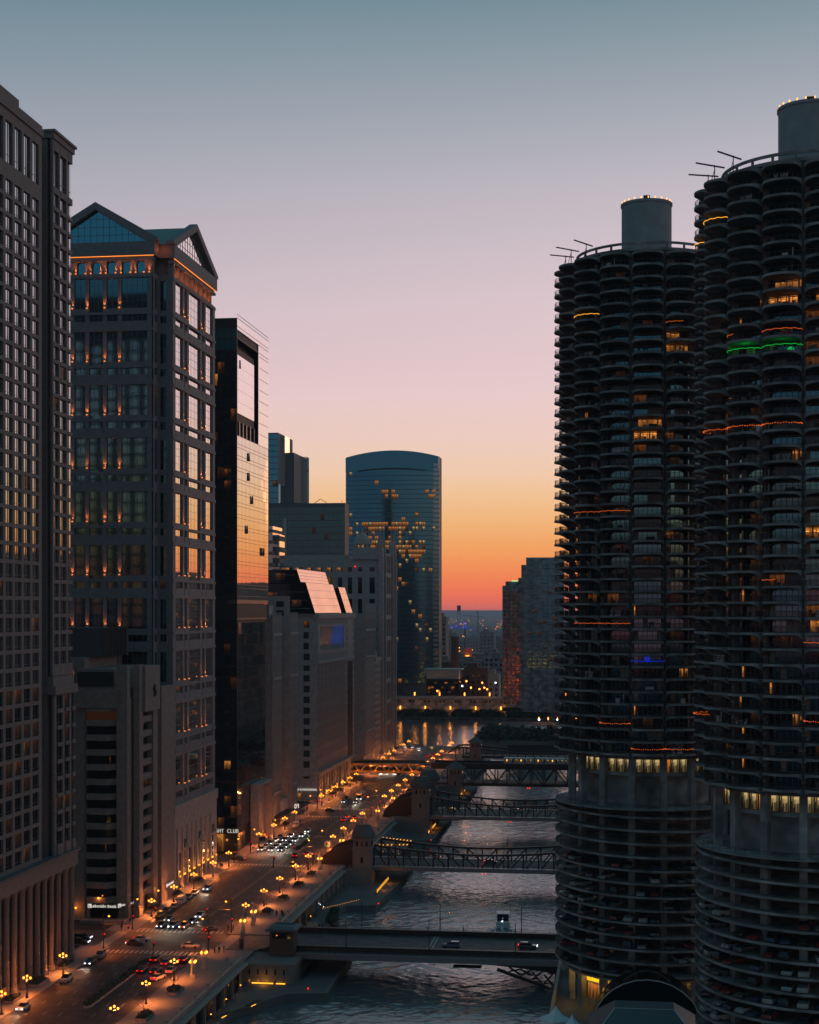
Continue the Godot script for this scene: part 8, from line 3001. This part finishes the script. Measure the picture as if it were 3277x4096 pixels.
	scatter(fc, "distant_blocks", unit, mat("far_block", lin(0.11, 0.1, 0.1), 0.9), blocks)
	var fl := thing("distant_street_lights", "scattered amber lights of the distant streets", "lights")
	fl.set_meta("kind", "stuff")
	scatter(fl, "street_lights", ball, M.lamp_amber, lights)
	for k in 14:
		var l := thing("quay_street_lamp", "amber lamp of the street behind the curved quay terrace, %s" % ["first", "second", "third", "fourth", "fifth", "sixth", "seventh", "eighth", "ninth", "tenth", "eleventh", "twelfth", "thirteenth", "fourteenth"][k], "street lamp", Vector3(-158.0 + k * 4.2 + (k * 7 % 5), 14.0 + (k * 5 % 7), -1345.0 - (k * 11 % 9) * 7.0), 0.0, "street lamps behind the quay")
		part(l, "lamp_post", unit, M.dark_metal, Transform3D(Basis().scaled(Vector3(0.25, 9.0, 0.25)), Vector3(0, -4.6, 0)))
		part(l, "lamp_bulb", ball, M.lamp_white if k % 6 == 5 else M.lamp_amber, Transform3D(Basis().scaled(Vector3.ONE * 1.5), Vector3.ZERO))
		if k % 2 == 0: omni(l, Vector3(0, -0.4, 1.4), Color(1, 0.55, 0.2), 60.0, 0.6)
	var trees := []
	for k in 6000:
		var z := -2200.0 - 12000.0 * pow(r.randf(), 1.4)
		var x := z * 0.095 + (r.randf() - 0.5) * (200.0 + absf(z) * 0.16)
		trees.append(Transform3D(Basis(UP, r.randf() * TAU).scaled_local(Vector3.ONE * r.randf_range(6, 13)), Vector3(x, r.randf_range(1, 8), z)))
	var ft := thing("distant_trees", "dark far-off tree cover between the distant blocks", "trees")
	ft.set_meta("kind", "stuff")
	scatter(ft, "foliage", leaf_clump(), M.foliage, trees)
	# lone slab tower on the horizon
	var hz := thing("horizon_tower", "lone dark slab tower standing on the horizon under the red sky", "tower", Vector3(-9000 * 0.1035, 0, -9000))
	var hg := Geo.new()
	hg.span(Vector3(-10, 0, -12), Vector3(10, 107, 12))
	hg.span(Vector3(-7, 107, -8), Vector3(7, 110, 8))
	geo(hz, "shaft", hg, M.limestone_dark)
	# thin city haze between the towers
	var air := FogVolume.new()
	air.name = "haze_over_city"
	air.size = Vector3(900, 330, 1900)
	var am := FogMaterial.new()
	am.resource_name = "thin_haze"
	am.density = 0.00006
	am.albedo = Color(0.85, 0.9, 0.95)
	air.material = am
	air.set_meta("kind", "stuff")
	add_child(air)
	air.position = Vector3(0, 150, -950)
	# low evening haze over the far city, well below eye level
	var fog := FogVolume.new()
	fog.name = "haze_bank"
	fog.size = Vector3(16000, 78, 26000)
	var fm := FogMaterial.new()
	fm.resource_name = "haze"
	fm.density = 0.00022
	fm.albedo = Color(0.8, 0.86, 0.92)
	fog.material = fm
	fog.set_meta("kind", "stuff")
	add_child(fog)
	fog.position = Vector3(-1500, 39, -14600)
